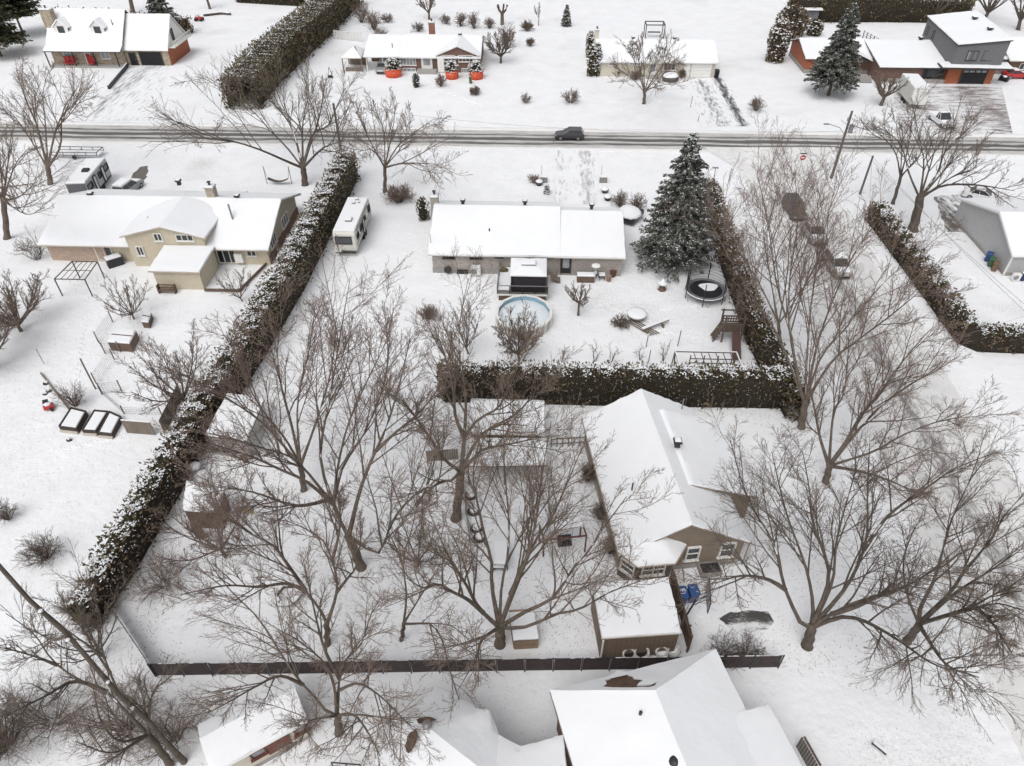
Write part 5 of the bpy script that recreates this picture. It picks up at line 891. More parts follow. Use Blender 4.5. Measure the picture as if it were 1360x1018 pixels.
bush('ivy-dark shrub along the tan house left wall', (780, 640), 1.9, .7, 1, 40, (6, 5, 0), tw=.012); bush('second dark shrub along the tan house left wall', (797, 690), 1.8, .7, 1, 40, (6, 5, 0), tw=.012); bush('third dark shrub by the bay of the tan house', (812, 735), 1.6, .7, 1, 40, (6, 5, 0), tw=.012)
for i, (x, y) in enumerate(((790, 480), (850, 478), (745, 480), (880, 480), (810, 484))): bush(('leftmost but one bare sapling above the middle hedge', 'bare sapling in the middle of the row above the hedge', 'leftmost bare sapling above the middle hedge', 'rightmost bare sapling above the middle hedge', 'shortest bare sapling, tight against the middle hedge top')[i], (x, y), 2.5, .8, 2, 4, (4, 3, 0), 'bare saplings above the middle hedge', 'bare_sapling', .01)
GB = 'garden bushes behind the brown bungalow'
for i, (x, y, h, r, k, lb) in enumerate(((480, 30, 4.5, 2.2, 2, 'brown bush at the end of the huge hedge'), (497, 40, 4, 2.2, 0, 'tall grey bush left of the brown bungalow garden'), (515, 30, 1.8, 1.5, 1, 'low snowy bush in the open garden'), (505, 52, 2, 1.8, 0, 'bush behind the pavilion'), (555, 42, 1.8, 1.4, 1, 'dark bush left of the brick chimney'), (592, 32, 1.8, 1.5, 1, 'snow-laden dark bush right of the brick chimney'), (612, 35, 3, 1.6, 0, 'pale tall bush above the gable'), (630, 38, 3.4, 1.5, 0, 'tall bush above the right gable corner'), (650, 38, 2.4, 1.3, 0, 'bush right of the gable top'), (672, 62, 4.5, 2, 2, 'reddish bush behind the right bare tree'))): bush(lb, (x, y), h, r, k, 26, (5, 4, 0), GB, tw=.026)

# ================================================================== bare patches on drives
def patch(name, px, m, z=.009, jag=0.):
    P = [G(*p) for p in px]; out = []
    for a, b in zip(P, P[1:]+P[:1]):
        n = max(1, int(np.linalg.norm(b-a)/.5)) if jag else 1
        out += [a+(b-a)*i/n+(rng.normal(size=3)*jag if i else 0) for i in range(n)]
    return sheet(name, [(p[0], p[1]) for p in out], z, m)
SB = (.835, .842, .86)
patch('driveway', [(164, 88), (224, 88), (205, 160), (112, 161)], tracks('stone_house_drive', 0, [(-73, 2.0, .1), (-77.5, 2.4, .12)], base=SB, dark=(.12, .12, .125), stretch=(1.5, .16, 1), amount=.5))
patch('driveway', [(915, 104), (965, 104), (1000, 168), (930, 168)], tracks('pale_bungalow_drive', 0, [(32.6, 1.0, .25), (29.3, 1.4, .12)], base=SB, dark=(.1, .1, .105), stretch=(1.1, .3, 1), amount=.49))
patch('driveway', [(1185, 116), (1330, 114), (1345, 178), (1195, 178)], tracks('modern_house_drive', 0, [(75, 5.5, .14), (65, 2.5, .12)], base=(.74, .74, .75), dark=(.2, .165, .16), stretch=(.22, .9, 1), amount=.53))
patch('driveway', [(728, 200), (795, 200), (793, 272), (738, 272)], tracks('grey_bungalow_drive', 0, [(7.2, 1.3, .12), (3.6, 1.0, .06)], base=SB, dark=(.36, .355, .35), stretch=(1.1, .25, 1), amount=.48))
patch('bare_ground', [(172, 245), (176, 232), (186, 222), (197, 221), (197, 228), (191, 240), (184, 246)], mat('wet_gravel', (.16, .145, .13), .8, .3, 3, .4, 20), jag=.12); patch('driveway', [(140, 222), (215, 205), (225, 250), (150, 260)], tracks('left_drive', 0, [], base=SB, dark=(.3, .29, .28), stretch=(1, .4, 1), amount=.39), z=.005)
patch('wet_patch', [(955, 822), (970, 813), (1000, 811), (1020, 812), (1028, 826), (1020, 836), (990, 838), (968, 834)], tracks('wet_asphalt_patch', 1, [(26.35, .75, .3)], base=(.72, .72, .73), dark=(.075, .072, .07), stretch=(.5, 1.3, 1), amount=.49), jag=.12)
patch('slush', [(935, 196), (1110, 196), (1085, 235), (1050, 300), (1010, 300), (985, 225)], tracks('corner_slush', 1, [], base=(.74, .735, .73), dark=(.3, .29, .285), stretch=(.7, 1.1, 1), amount=.46), z=.015)
patch('trodden_snow', [(930, 800), (1060, 790), (1075, 850), (935, 850)], tracks('trodden_snow', 1, [], base=SB, dark=(.4, .39, .38), stretch=(.6, 1.4, 1), amount=.41), z=.004)
patch('bare_ground', [(1240, 262), (1275, 258), (1300, 280), (1290, 310), (1258, 308)], tracks('right_drive', 0, [(50.5, 3.5, .14)], base=SB, dark=(.13, .12, .11), stretch=(.9, .35, 1), amount=.6), jag=.15)
patch('trodden_snow', [(1060, 770), (1300, 760), (1310, 850), (1080, 840)], tracks('leafy_snow', 1, [], base=SB, dark=(.34, .32, .29), stretch=(.5, 1.3, 1), amount=.4), z=.005)
patch('patio', [(690, 740), (800, 735), (800, 790), (690, 800)], tracks('patio_snow', 1, [], base=SB, dark=(.33, .3, .28), stretch=(1.2, 1.2, 1), amount=.42), z=.005)

# ================================================================== vehicles
def bevel(o, wd=.08, seg=2): md = o.modifiers.new('b', 'BEVEL'); md.width = wd; md.segments = seg; md.limit_method = 'ANGLE'; return o
def car(label, c, yaw, paint, L=4.4, W=1.8, H=1.5, style='hatch', snow=0., group=None, name='parked_car', cat='car'):
    t = thing(name, label, cat, (c[0], c[1], 0), yaw, group); F = Frame(c, yaw); h = L/2
    side = [(-h, .38), (-h+.08, .3), (h-.05, .3), (h, .42), (h-.02, .66), (h-.22, .8), (h*.42, .95), (-h+.12, .98), (-h, .8)]
    mb = MB(); mb.prism([F(x, -W/2, z) for x, z in side], F.v*W); b = obj('body', mb, paint, t); bevel(b, .09, 2)
    if style == 'hatch': cab = (h*.44, -h+.1, h*.02, -h+.42)
    elif style == 'suv': cab = (h*.42, -h+.08, h*.1, -h+.22)
    elif style == 'pickup': cab = (h*.4, -h*.12, h*.12, -h*.05)
    else: cab = (h*.44, -h*.72, h*.02, -h*.42)
    x0, x1, x2, x3 = cab; w0, w1 = W*.47, W*.38
    def frus(zb, zt, e, xs=(x0, x1, x2, x3)):
        a, b_, c_, d_ = xs; return [F(a, -w0-e, zb), F(b_, -w0-e, zb), F(b_, w0+e, zb), F(a, w0+e, zb), F(c_, -w1-e, zt), F(d_, -w1-e, zt), F(d_, w1+e, zt), F(c_, w1+e, zt)]
    fc = [(3, 2, 1, 0), (4, 5, 6, 7), (0, 1, 5, 4), (1, 2, 6, 5), (2, 3, 7, 6), (3, 0, 4, 7)]
    mb = MB(); mb.add(frus(.92, H-.04, 0), fc); obj('windows', mb, GLASS, t)
    mb = MB(); r = [F(x2+.04, -w1-.03, H-.07), F(x3-.04, -w1-.03, H-.07), F(x3-.04, w1+.03, H-.07), F(x2+.04, w1+.03, H-.07)]; mb.prism(r, (0, 0, .08))
    for sx in (-1, 1):
        for xb, xt in ((x0, x2), (x1, x3), ((x0+x1)/2-.1, (x2+x3)/2-.1)): mb.bar(F(xb, sx*(w0+.01), .93), F(xt, sx*(w1+.015), H-.05), .07, .06)
    bevel(obj('roof', mb, paint, t), .03, 1)
    if style == 'pickup': mb = MB(); mb.box(F(-h*.58, 0, .99), (h*.75, W*.78, .03), rz=yaw); obj('bed_liner', mb, CAP if snow else BLACK, t)
    for sx in (-1, 1):
        for x in (h*.62, -h*.6):
            mb = MB(); mb.tube([F(x, sx*(W/2-.2), .33), F(x, sx*(W/2+.015), .33)], .34, 16); wh = obj('wheel', mb, RUBBER, t); mb = MB(); mb.tube([F(x, sx*(W/2+.012), .33), F(x, sx*(W/2+.03), .33)], .21, 12); obj('rim', mb, GREY, wh)
        mb = MB(); mb.box(F(h-.07, sx*W*.36, .66), (.2, .36, .15), rz=yaw); obj('headlight', mb, GLASSL, t); mb = MB(); mb.box(F(-h+.06, sx*W*.4, .78), (.16, .24, .22), rz=yaw); obj('taillight', mb, mat('red_lens', (.35, .02, .02), .3, .1), t)
        mb = MB(); mb.box(F(x0-.22, sx*(W/2+.06), .98), (.14, .16, .12), rz=yaw); obj('mirror', mb, paint, t)
    mb = MB(); mb.box(F(h-.01, 0, .42), (.09, W*.7, .16), rz=yaw); mb.box(F(-h+.01, 0, .45), (.09, W*.7, .14), rz=yaw); obj('bumper', mb, BLACK, t, 'stuff')
    if snow:
        mb = MB(); mb.prism([F(x2+.0, -w1, H+.012), F(x3, -w1, H+.012), F(x3, w1, H+.012), F(x2, w1, H+.012)], (0, 0, .09*snow)); mb.prism([F(h-.3, -W*.4, .83), F(x0+.05, -W*.42, .965), F(x0+.05, W*.42, .965), F(h-.3, W*.4, .83)], (0, 0, .06*snow)); bevel(obj('snow_cover', mb, CAP, t), .03, 2)
    return t
P_DARK = mat('charcoal_car_paint', (.045, .042, .048), .25, .1, spec=.5, coat=.6); P_WHITE = mat('white_car_paint', (.72, .72, .72), .3, .04, coat=.5); P_SILVER = mat('silver_car_paint', (.42, .43, .44), .3, .06, metal=.4, coat=.5); P_BEIGE = mat('champagne_car_paint', (.4, .38, .35), .35, .06, metal=.2, coat=.5); P_RED = mat('red_car_paint', (.45, .03, .03), .3, .08, coat=.5)
car('charcoal hatchback driving left along the slushy main road', (5.0, 106.55), pi, P_DARK, 4.35, 1.8, 1.55, 'hatch')
g = G(1112, 368); car('champagne car parked nose-on in the side street, half hidden by twigs', (g[0]+.3, g[1]+1.5), -pi/2+.06, P_BEIGE, 4.5, 1.85, 1.6, 'suv', 1)
g = G(1080, 322); car('silver snowy car parked behind the champagne car in the side street', (g[0]+.3, g[1]+1.2), -pi/2+.05, P_SILVER, 4.6, 1.85, 1.5, 'sedan', 1); g = G(1058, 292); car('dark grey minivan parked nearest the stop sign in the side street', (g[0], g[1]+1.6), -pi/2+.05, mat('dusty_grey_paint', (.075, .072, .074), .4, .15), 4.7, 1.9, 1.8, 'suv')
g = G(507, 97); car('silver car parked nose-out under the carport', (g[0], 137.0), -pi/2, P_SILVER, 4.4, 1.85, 1.5, 'suv')
g = G(157, 256); car('white snow-covered car just behind the split-level roof', (-54.0, 86.6), pi/2-.15, mat('dull_grey_paint', (.3, .3, .31), .4, .1), 4.4, 1.8, 1.6, 'suv', 2.5)
car('white car beside the light grey sided house', (G(1305, 268)[0], 88.2), -.5, P_WHITE, 4.5, 1.8, 1.5, 'sedan', 0)
car('white pickup truck parked below the cube trailer', (64.0, 114.6), -pi/2+.1, P_WHITE, 5.6, 2.0, 1.85, 'pickup', 1, name='pickup_truck', cat='truck'); car('red car parked between the modern house and the brown house', (86.6, 137.2), .05, P_RED, 4.4, 1.8, 1.45, 'sedan', 1.5)
# white box trailer
t = thing('box_trailer', 'tall white box trailer parked across the modern house drive', 'trailer', (62.9, 124.4, 0), -.1); F = Frame((62.9, 124.4), -.1)
mb = MB(); mb.box(F(0, 0, 2.0), (2.6, 7.4, 2.6), rz=-.1); bevel(obj('body', mb, mat('white_trailer_skin', (.62, .61, .57), .5, .1, 1.2), t), .06); mb = MB(); mb.box(F(0, 0, 3.34), (2.5, 7.2, .1), rz=-.1); obj('snow_cover', mb, CAP, t)
for sx in (-1, 1):
    for y in (-1.0, .2): mb = MB(); mb.tube([F(sx*1.0, y, .36), F(sx*1.28, y, .36)], .38, 12); obj('wheel', mb, RUBBER, t)
mb = MB(); mb.box(F(0, -3.72, 1.9), (2.3, .05, 2.3), rz=-.1); obj('rear_door', mb, WHITE, t); mb = MB(); mb.bar(F(0, -3.7, .5), F(0, -5.0, .5), .14); obj('drawbar', mb, DARK, t)

# ------------------------------------------------------------------ travel trailers
R1 = thing('travel_trailer', 'long cream travel trailer with dark rear window and spare wheel, beside the long hedge', 'trailer', (-21.6, 75.8, 0), 0); xa, xb, ya, yb = -22.9, -20.35, 71.2, 80.4
mb = MB(); mb.prism([(xa, ya+.05, .62), (xa, yb, .62), (xa, yb-.1, 1.6), (xa, yb-.6, 3.02), (xa, ya+.25, 3.05), (xa, ya, 2.7), (xa, ya, 1.2)], (xb-xa, 0, 0)); bevel(obj('body', mb, mat('cream_trailer_skin', (.66, .65, .6), .45, .05, 1), R1), .12, 3)
mb = MB(); mb.slab([(xa+.06, ya+.25, 3.06), (xb-.06, ya+.25, 3.06), (xb-.06, yb-.6, 3.03), (xa+.06, yb-.6, 3.03)], (0, .1), .06); obj('snow_cover', mb, SNOW, R1)
win(R1, (-21.7, ya-.0, 2.05), (0, -1), 1.9, .95, 1, fm=DARK, gm=mat('tinted_glass', (.1, .1, .11), .3, .15), fw=.05, sill=False); mb = MB(); mb.tube([(-22.45, ya-.02, 1.0), (-22.45, ya-.24, 1.0)], .36, 16); bevel(obj('spare_wheel_cover', mb, WHITE, R1), .05)
mb = MB(); mb.box((-21.6, ya-.12, .55), (2.3, .2, .16)); obj('bumper', mb, DARK, R1)
for i, (y, wd, hh_) in enumerate(((72.4, .9, .6), (74.3, 1.0, .7), (76.6, .55, .5), (79.0, 1.0, .7))): win(R1, (xb, y, 2.05), (1, 0), wd, hh_, 1, fm=DARK, fw=.04, sill=False)
door(R1, (xb, 75.5, 1.6), (1, 0), .7, 1.85, WHITE, DARK); mb = MB(); mb.tube([(xb+.1, 72.0, 2.85), (xb+.1, 78.2, 2.85)], .09, 8); obj('awning', mb, GREY, R1)
mb = MB()
for k in range(9): mb.prism([(xb+.012, 71.6+k*.95, 1.15+.05*sin(k*1.3)), (xb+.012, 72.5+k*.95, 1.2+.05*sin(k)), (xb+.012, 72.5+k*.95, 1.38), (xb+.012, 71.6+k*.95, 1.3+.1*sin(k))], (.008, 0, 0))
mb.prism([(xb+.012, 72, .75), (xb+.012, 80, .75), (xb+.012, 80, .82), (xb+.012, 72, .82)], (.008, 0, 0)); obj('side_stripe', mb, mat('graphite_stripe', (.16, .16, .17), .5, .2), R1, 'stuff')
for (x, y, s) in ((-21.5, 73.9, (.8, .95, .3)), (-21.8, 78.1, (.4, .4, .15)), (-21.6, 79.1, (.4, .4, .15)), (-21.2, 78.3, (.25, .25, .15))): mb = MB(); mb.box((x, y, 3.2), s, taper=.85); q = obj('roof_unit', mb, GREY, R1); mb = MB(); mb.box((x, y+.03, 3.24+s[2]/2), (s[0]*.9, s[1]*.9, .14), taper=.9); obj('snow_cover', mb, CAP, q)
for y in (75.2, 76.2):
    for x in (xa+.12, xb-.05): mb = MB(); mb.tube([(x-.1, y, .36), (x+.12, y, .36)], .36, 12); obj('wheel', mb, RUBBER, R1)
R2 = thing('travel_trailer', 'grey travel trailer with dark rear wall behind the split-level house', 'trailer', (-58.9, 86.4, 0), .12); F = Frame((-58.9, 86.6), .12)
mb = MB(); mb.box(F(0, 0, 1.75), (2.5, 7.6, 2.2), rz=.12); bevel(obj('body', mb, mat('pale_grey_skin', (.42, .43, .45), .45, .06), R2), .08); mb = MB(); mb.box(F(0, -3.82, 1.75), (2.35, .05, 2.0), rz=.12); obj('rear_panel', mb, mat('slate_panel', (.12, .125, .14), .5, .1), R2)
mb = MB(); mb.box(F(0, 0, 2.92), (2.42, 7.5, .15), rz=.12, taper=.97); obj('snow_cover', mb, SNOW, R2)
for y, wd in ((-2.9, 1.5), (.5, .8), (2.8, 1.4)): win(R2, F(1.25, y, 2.0), F.u, wd, .8, 1, fm=DARK, gm=GLASS, fw=.05, sill=False)
for y in (-1.2, 1.6): door(R2, F(1.25, y, 1.65), F.u, .75, 1.85, WHITE, DARK)
for y in (-.5, .5): mb = MB(); mb.tube([F(1.0, y, .36), F(1.27, y, .36)], .36, 12); obj('wheel', mb, RUBBER, R2)
mb = MB(); mb.box(F(1.2, 0, .55), (.1, 7.2, .3), rz=.12); obj('skirt', mb, DARK, R2); mb = MB(); mb.box(F(.2, -.4, 3.1), (.9, .9, .3), taper=.8, rz=.12); obj('roof_unit', mb, DARK, R2)
t = thing('utility_trailer', 'low flat trailer with rails behind the grey travel trailer', 'trailer', G(112, 207)); g = G(112, 208); mb = MB()
for z in (.55, 1.0):
    for sy in (-1, 1): mb.bar((g[0]-4, g[1]+sy*1.0, z), (g[0]+2.6, g[1]+sy*1.0, z), .07)
for x in (-4, -2.3, -.6, 1.0, 2.6):
    for sy in (-1, 1): mb.bar((g[0]+x, g[1]+sy*1.0, .5), (g[0]+x, g[1]+sy*1.0, 1.02), .06)
mb.bar((g[0]+2.6, g[1]-1, 1), (g[0]+2.6, g[1]+1, 1), .07); obj('rail', mb, DARK, t, 'stuff'); mb = MB(); mb.box((g[0]-.7, g[1], .48), (6.6, 2.0, .12)); obj('deck', mb, CAP, t)
for sy in (-1, 1): mb = MB(); mb.tube([(g[0]-.8, g[1]+sy*1.05, .3), (g[0]-.8, g[1]+sy*1.2, .3)], .3, 10); obj('wheel', mb, RUBBER, t)
t = thing('covered_trailer', 'small snow-heaped covered trailer by the end wall of the grey brick bungalow', 'trailer', G(835, 296)); g = G(836, 297); mb = MB(); mb.box((g[0], g[1]+1, .75), (2.6, 3.4, .5), rz=-.5, taper=.95); obj('body', mb, DARK, t); mb = MB(); mb.blob((g[0], g[1]+1, 1.0), (1.5, 1.9, .4), 12, 5, .05); obj('snow_cover', mb, SNOW, t, None, True)
for s in (-1, 1): mb = MB(); mb.tube([(g[0]+s*.9-.4, g[1]+.2+s*.1, .3), (g[0]+s*.9-.25, g[1]+.1+s*.1, .3)], .32, 10); obj('wheel', mb, RUBBER, t)

# ================================================================== pool, deck and gazebo
PC = (-.85, 59.0); t = thing('round_pool', 'above-ground pool with blue liner and white rim, half frozen under snow', 'pool', (*PC, 0)); n = 14
def ringpt(r, k, z, sy=1.1): a = 2*pi*k/n+.2; return Vector((PC[0]+r*cos(a), PC[1]+r*sy*sin(a), z))
mb = MB(); mb.lathe((*PC, 0), [(2.78, -.05), (2.78, 1.18)], 42, 1, 1.1); mb.f = mb.f[:-2]; wl = obj('wall', mb, lined('pool_wall', (.52, .5, .45), .35, 0, .8), t, None, True)
mb = MB(); mb.lathe((*PC, 0), [(2.72, 1.2), (2.70, .62)], 42, 1, 1.1); mb.f = mb.f[:-2]; obj('liner', mb, mat('blue_liner', (.27, .43, .52), .4, .1, 1.5), t, None, True); mb = MB(); mb.lathe((*PC, .64), [(2.71, .02), (2.6, .1), (1.5, .13), (.05, .12)], 42, 1, 1.1); obj('ice', mb, mat('snowy_ice', (.72, .76, .78), .5, .06, .7, .2, 3), t, None, True)
for k in range(n):
    a, b = ringpt(2.78, k, 1.2), ringpt(2.78, k+1, 1.2); mb = MB(); mb.bar(a, b, .26, .07); obj('rim_segment', mb, WHITE, t)
    o_ = ringpt(2.84, k, 0); mb = MB(); mb.box(o_+Vector((0, 0, .58)), (.13, .13, 1.18), rz=2*pi*k/n+.2); obj('upright', mb, WHITE, t)
D = thing('deck', 'raised wooden deck with white railing against the grey brick bungalow', 'deck', (-1.1, 65.2, 0)); mb = MB(); mb.box((-1.1, 65.25, .84), (5.3, 5.3, .14)); obj('floor', mb, WOOD, D); mb = MB(); mb.box((-3.05, 65.6, .945), (1.3, 4.5, .06)); obj('snow_cover', mb, CAP, D); mb = MB(); mb.box((-1.1, 65.3, .38), (5.0, 5.0, .78)); obj('skirt', mb, WOODB, D)
xs = [-3.72, -2.42, -1.1, .2, 1.52]
for x in xs: mb = MB(); mb.box((x, 62.63, 1.42), (.1, .1, 1.02)); obj('rail_post', mb, DARK, D)
for y in (64.3, 66.0, 67.7): mb = MB(); mb.box((-3.72, y, 1.42), (.1, .1, 1.02)); obj('rail_post', mb, DARK, D)
for a, b in (((-3.72, 62.63), (1.52, 62.63)), ((-3.72, 62.63), (-3.72, 67.7)), ((1.52, 62.63), (1.52, 64.5))): mb = MB(); mb.bar((*a, 1.95), (*b, 1.95), .1, .06); mb.bar((*a, 1.12), (*b, 1.12), .06, .05); obj('rail', mb, GREY, D)
mb = MB(); mb.bar((-3.75, 62.58, .86), (1.55, 62.58, .86), .05, .2); obj('trim_board', mb, WHITE, D)
for i in range(4): mb = MB(); mb.box((2.0+i*.28, 66.8, .72-.2*i), (.3, 1.2, .08)); obj('step', mb, WOOD, D)
GZB = thing('gazebo', 'screened black gazebo with white roof and cap on the deck', 'gazebo', (-.5, 64.1, .92)); r = [(-2.4, 62.65, 3.1), (1.4, 62.65, 3.1), (1.4, 66.1, 3.1), (-2.4, 66.1, 3.1)]; q = [(-1.15, 64.0, 3.45), (.15, 64.0, 3.45), (.15, 64.7, 3.45), (-1.15, 64.7, 3.45)]
roof_slabs(GZB, [[r[i], r[(i+1) % 4], q[(i+1) % 4], q[i]] for i in range(4)]+[q], WHITE, .05, .12, inset=.02); mb = MB(); mb.box((-.5, 64.35, 3.72), (1.5, .9, .1)); mb.box((-.5, 64.35, 3.62), (1.3, .7, .12)); tc_ = obj('roof_cap', mb, GREY, GZB); mb = MB(); mb.slab([(-1.25, 63.9, 3.77), (.25, 63.9, 3.77), (.25, 64.8, 3.77), (-1.25, 64.8, 3.77)], (0, .1), .05); obj('snow_cover', mb, SNOW, tc_)
for x in (-2.25, 1.25):
    for y in (62.85, 65.9): mb = MB(); mb.box((x, y, 2.0), (.12, .12, 2.2)); obj('post', mb, DARK, GZB)
NET = mat('dark_screen', (.035, .03, .035), .6, .3, 4)
for c, s in (((-.5, 62.95, 1.95), (3.3, .03, 2.0)), ((-2.2, 64.4, 1.95), (.03, 2.9, 2.0)), ((1.2, 64.4, 1.95), (.03, 2.9, 2.0)), ((-.5, 65.85, 1.95), (3.3, .03, 2.0))): mb = MB(); mb.box(c, s); obj('screen', mb, NET, GZB)
mb = MB(); mb.bar((-2.2, 62.86, 1.35), (1.2, 62.86, 1.35), .05); mb.bar((-2.2, 62.86, 2.95), (1.2, 62.86, 2.95), .06); obj('screen_rail', mb, DARK, GZB)
for (x, y) in ((671, 377), (668, 355)): pass
tag(obj('potted_plant', MB().blob((PY(668, 358, 67)[0], 67.0, 1.15), (.5, .35, .3), 9, 5, .25), CEDAR, None), 'dark evergreen clump lying on the deck by the wall', 'plant')
# things along the right wall
t = thing('planter_box', 'snow-topped long planter box against the right wall of the grey brick bungalow', 'planter', G(776, 367)); g = G(777, 368); mb = MB(); mb.box((g[0], 66.9, .4), (1.9, .8, .8)); obj('box', mb, WOODB, t); mb = MB(); mb.slab([(g[0]-.95, 66.5, .8), (g[0]+.95, 66.5, .8), (g[0]+.95, 67.3, .8), (g[0]-.95, 67.3, .8)], (0, .14), .08); obj('snow_cover', mb, SNOW, t)
t = thing('patio_lamp', 'slim pole topped with a snowy pink disc beside the planter box', 'lamp', G(789, 366)); g = G(789, 366); mb = MB(); mb.tube([(g[0], 66.8, 0), (g[0], 66.8, 2.0)], .035, 6); obj('pole', mb, WHITE, t); mb = MB(); mb.lathe((g[0], 66.8, 2.0), [(.5, 0), (.45, .08), (.1, .18)], 12); obj('shade', mb, WHITE, t)
for (x, y, w_, d_, h_, m_, nm, lb, ct) in ((798, 365, .6, .5, .95, 'brown', 'garden_chair', 'dark red folding chair by the end of the bungalow wall', 'chair'), (799, 371, .7, .7, .6, 'dark', 'patio_table', 'small snow-covered table in front of the dark red chair', 'table'), (808, 374, .65, .65, .75, 'tan', 'flower_pot', 'tan square pot nearest the corner', 'pot'), (814, 368, .7, .6, .8, 'brown', 'firewood_box', 'brown box at the corner of the grey brick bungalow', 'box'), (790, 369, .4, .4, .6, 'grey', 'bucket', 'small bluish bucket beside the lamp pole', 'bucket')):
    g = G(x, y); mm = {'brown': mat('red_brown_wood', (.13, .055, .045), .7, .2), 'dark': DARK, 'tan': mat('tan_clay', (.28, .2, .16), .8, .15), 'grey': mat('blue_grey_pail', (.22, .26, .32), .5, .1)}[m_]; t = thing(nm, lb, ct, g); mb = MB()
    if nm == 'garden_chair':
        mb.box((g[0], g[1], .45), (w_, d_, .06)); [mb.box((g[0]+sx*w_*.45, g[1]+sy*d_*.45, .22), (.05, .05, .44)) for sx in (-1, 1) for sy in (-1, 1)]; obj('seat', mb, mm, t); mb = MB(); mb.box((g[0], g[1]+d_*.5, .8), (w_, .06, .7)); obj('backrest', mb, mm, t)
    elif nm == 'patio_table': [mb.box((g[0]+sx*w_*.4, g[1]+sy*d_*.4, .28), (.06, .06, .56)) for sx in (-1, 1) for sy in (-1, 1)]; mb.box((g[0], g[1], h_-.03), (w_, d_, .06)); obj('tabletop', mb, mm, t)
    else: mb.lathe((g[0], g[1], 0), [(w_*.35, 0), (w_*.5, h_*.8), (w_*.52, h_), (w_*.44, h_)], 4 if 'box' in nm or nm == 'flower_pot' else 12); obj('pot', mb, mm, t)
    if nm in ('patio_table', 'bucket'): mb = MB(); mb.slab([(g[0]-w_*.48, g[1]-d_*.48, h_+.0), (g[0]+w_*.48, g[1]-d_*.48, h_), (g[0]+w_*.48, g[1]+d_*.48, h_), (g[0]-w_*.48, g[1]+d_*.48, h_)], (0, .14), .1); obj('snow_cover', mb, SNOW, t)
# ------------------------------------------------------------------ trampoline
TC = (18.4, 64.4); t = thing('trampoline', 'round trampoline with net poles, dark mat half covered by snow', 'trampoline', (*TC, 0)); cir = lambda r, z, n=28: [(TC[0]+r*cos(2*pi*k/n), TC[1]+r*sin(2*pi*k/n), z) for k in range(n+1)]
mb = MB(); mb.tube(cir(2.1, .85), .06, 8); obj('ring', mb, GREY, t); mb = MB(); mb.lathe((*TC, .84), [(1.72, 0), (1.7, .03), (.01, .0)], 28); obj('mat', mb, BLACK, t); mb = MB(); mb.lathe((*TC, .83), [(2.08, 0), (2.08, .05), (1.76, .06), (1.74, 0)], 28); mb.f = mb.f[:-2]; obj('pad', mb, mat('slate_pad', (.17, .175, .19), .6, .2), t)
mb = MB(); v = [(TC[0]+.35+.95*cos(a)*(1+.2*sin(3*a)), TC[1]+.35+.8*sin(a)*(1+.1*sin(2*a+1)), .88) for a in np.linspace(0, 2*pi, 22)[:-1]]; mb.slab(v, (0, .07), .12); obj('snow_cover', mb, SNOW, t)
mb = MB(); mb.tube([(TC[0]+2.14*cos(a), TC[1]+2.14*sin(a), .86) for a in np.linspace(3.3, 6.2, 14)], .05, 6); obj('ring_snow', mb, CAP, t)
for k in range(6):
    a = 2*pi*k/6+.25; c, s = cos(a), sin(a); mb = MB(); mb.tube([(TC[0]+2.2*c, TC[1]+2.2*s, 0), (TC[0]+2.2*c, TC[1]+2.2*s, 2.75)], .05, 6); obj('net_pole', mb, DARK, t); mb = MB(); mb.tube([(TC[0]+2.15*c, TC[1]+2.15*s, .8), (TC[0]+2.25*cos(a+.25), TC[1]+2.25*sin(a+.25), .03), (TC[0]+2.15*cos(a+.5), TC[1]+2.15*sin(a+.5), .8)], .03, 6); obj('leg', mb, GREY, t)
mb = MB()
for z in (1.15, 1.5, 1.85, 2.2, 2.55): mb.tube([(TC[0]+2.1*cos(a), TC[1]+2.1*sin(a), z-.06*abs(sin(3*(a-.25)))) for a in np.linspace(-.5, pi+.6, 26)], .02, 3)
for a in np.linspace(-.5, pi+.6, 80): mb.tube([(TC[0]+2.1*cos(a), TC[1]+2.1*sin(a), .9), (TC[0]+2.1*cos(a), TC[1]+2.1*sin(a), 2.55)], .011, 3)
obj('net', mb, DARK, t, 'stuff')
# ------------------------------------------------------------------ play tower with slide, climbing frame
WP = mat('play_wood', (.13, .1, .08), .85, .25, 3, .3, 20); t = thing('play_tower', 'wooden play tower with brown slide near the right cedar hedge', 'playground', G(968, 448)); g = G(968, 449); x, y = g[0], g[1]
for sx in (-.9, .9):
    for sy in (-.7, .7): mb = MB(); mb.box((x+sx, y+sy, 1.5), (.14, .14, 3.0)); obj('post', mb, WP, t)
mb = MB(); mb.box((x, y, 1.3), (1.9, 1.5, .1)); obj('platform', mb, WP, t)
for sy in (-.72, .72):
    for z in (1.5, 2.15, 2.85): mb = MB(); mb.box((x, y+sy, z), (2.3 if z > 2.5 else 1.9, .08, .12)); obj('rail', mb, WP, t)
    for k in range(7): mb = MB(); mb.box((x-.75+k*.25, y+sy*.97, 1.82), (.1, .04, .66)); obj('slat', mb, WP, t)
mb = MB(); mb.box((x+.1, y+.1, 3.5), (.14, .14, 1.2)); obj('mast', mb, WP, t)
for k in range(4): mb = MB(); mb.box((x-1.15-.16*(3-k), y-.2, .3+.33*k), (.3, 1.0, .08)); obj('step', mb, WP, t)
for sy in (-.68, .3): mb = MB(); mb.bar((x-1.75, y+sy, 0), (x-1.0, y+sy, 1.9), .09); obj('stringer', mb, WP, t)
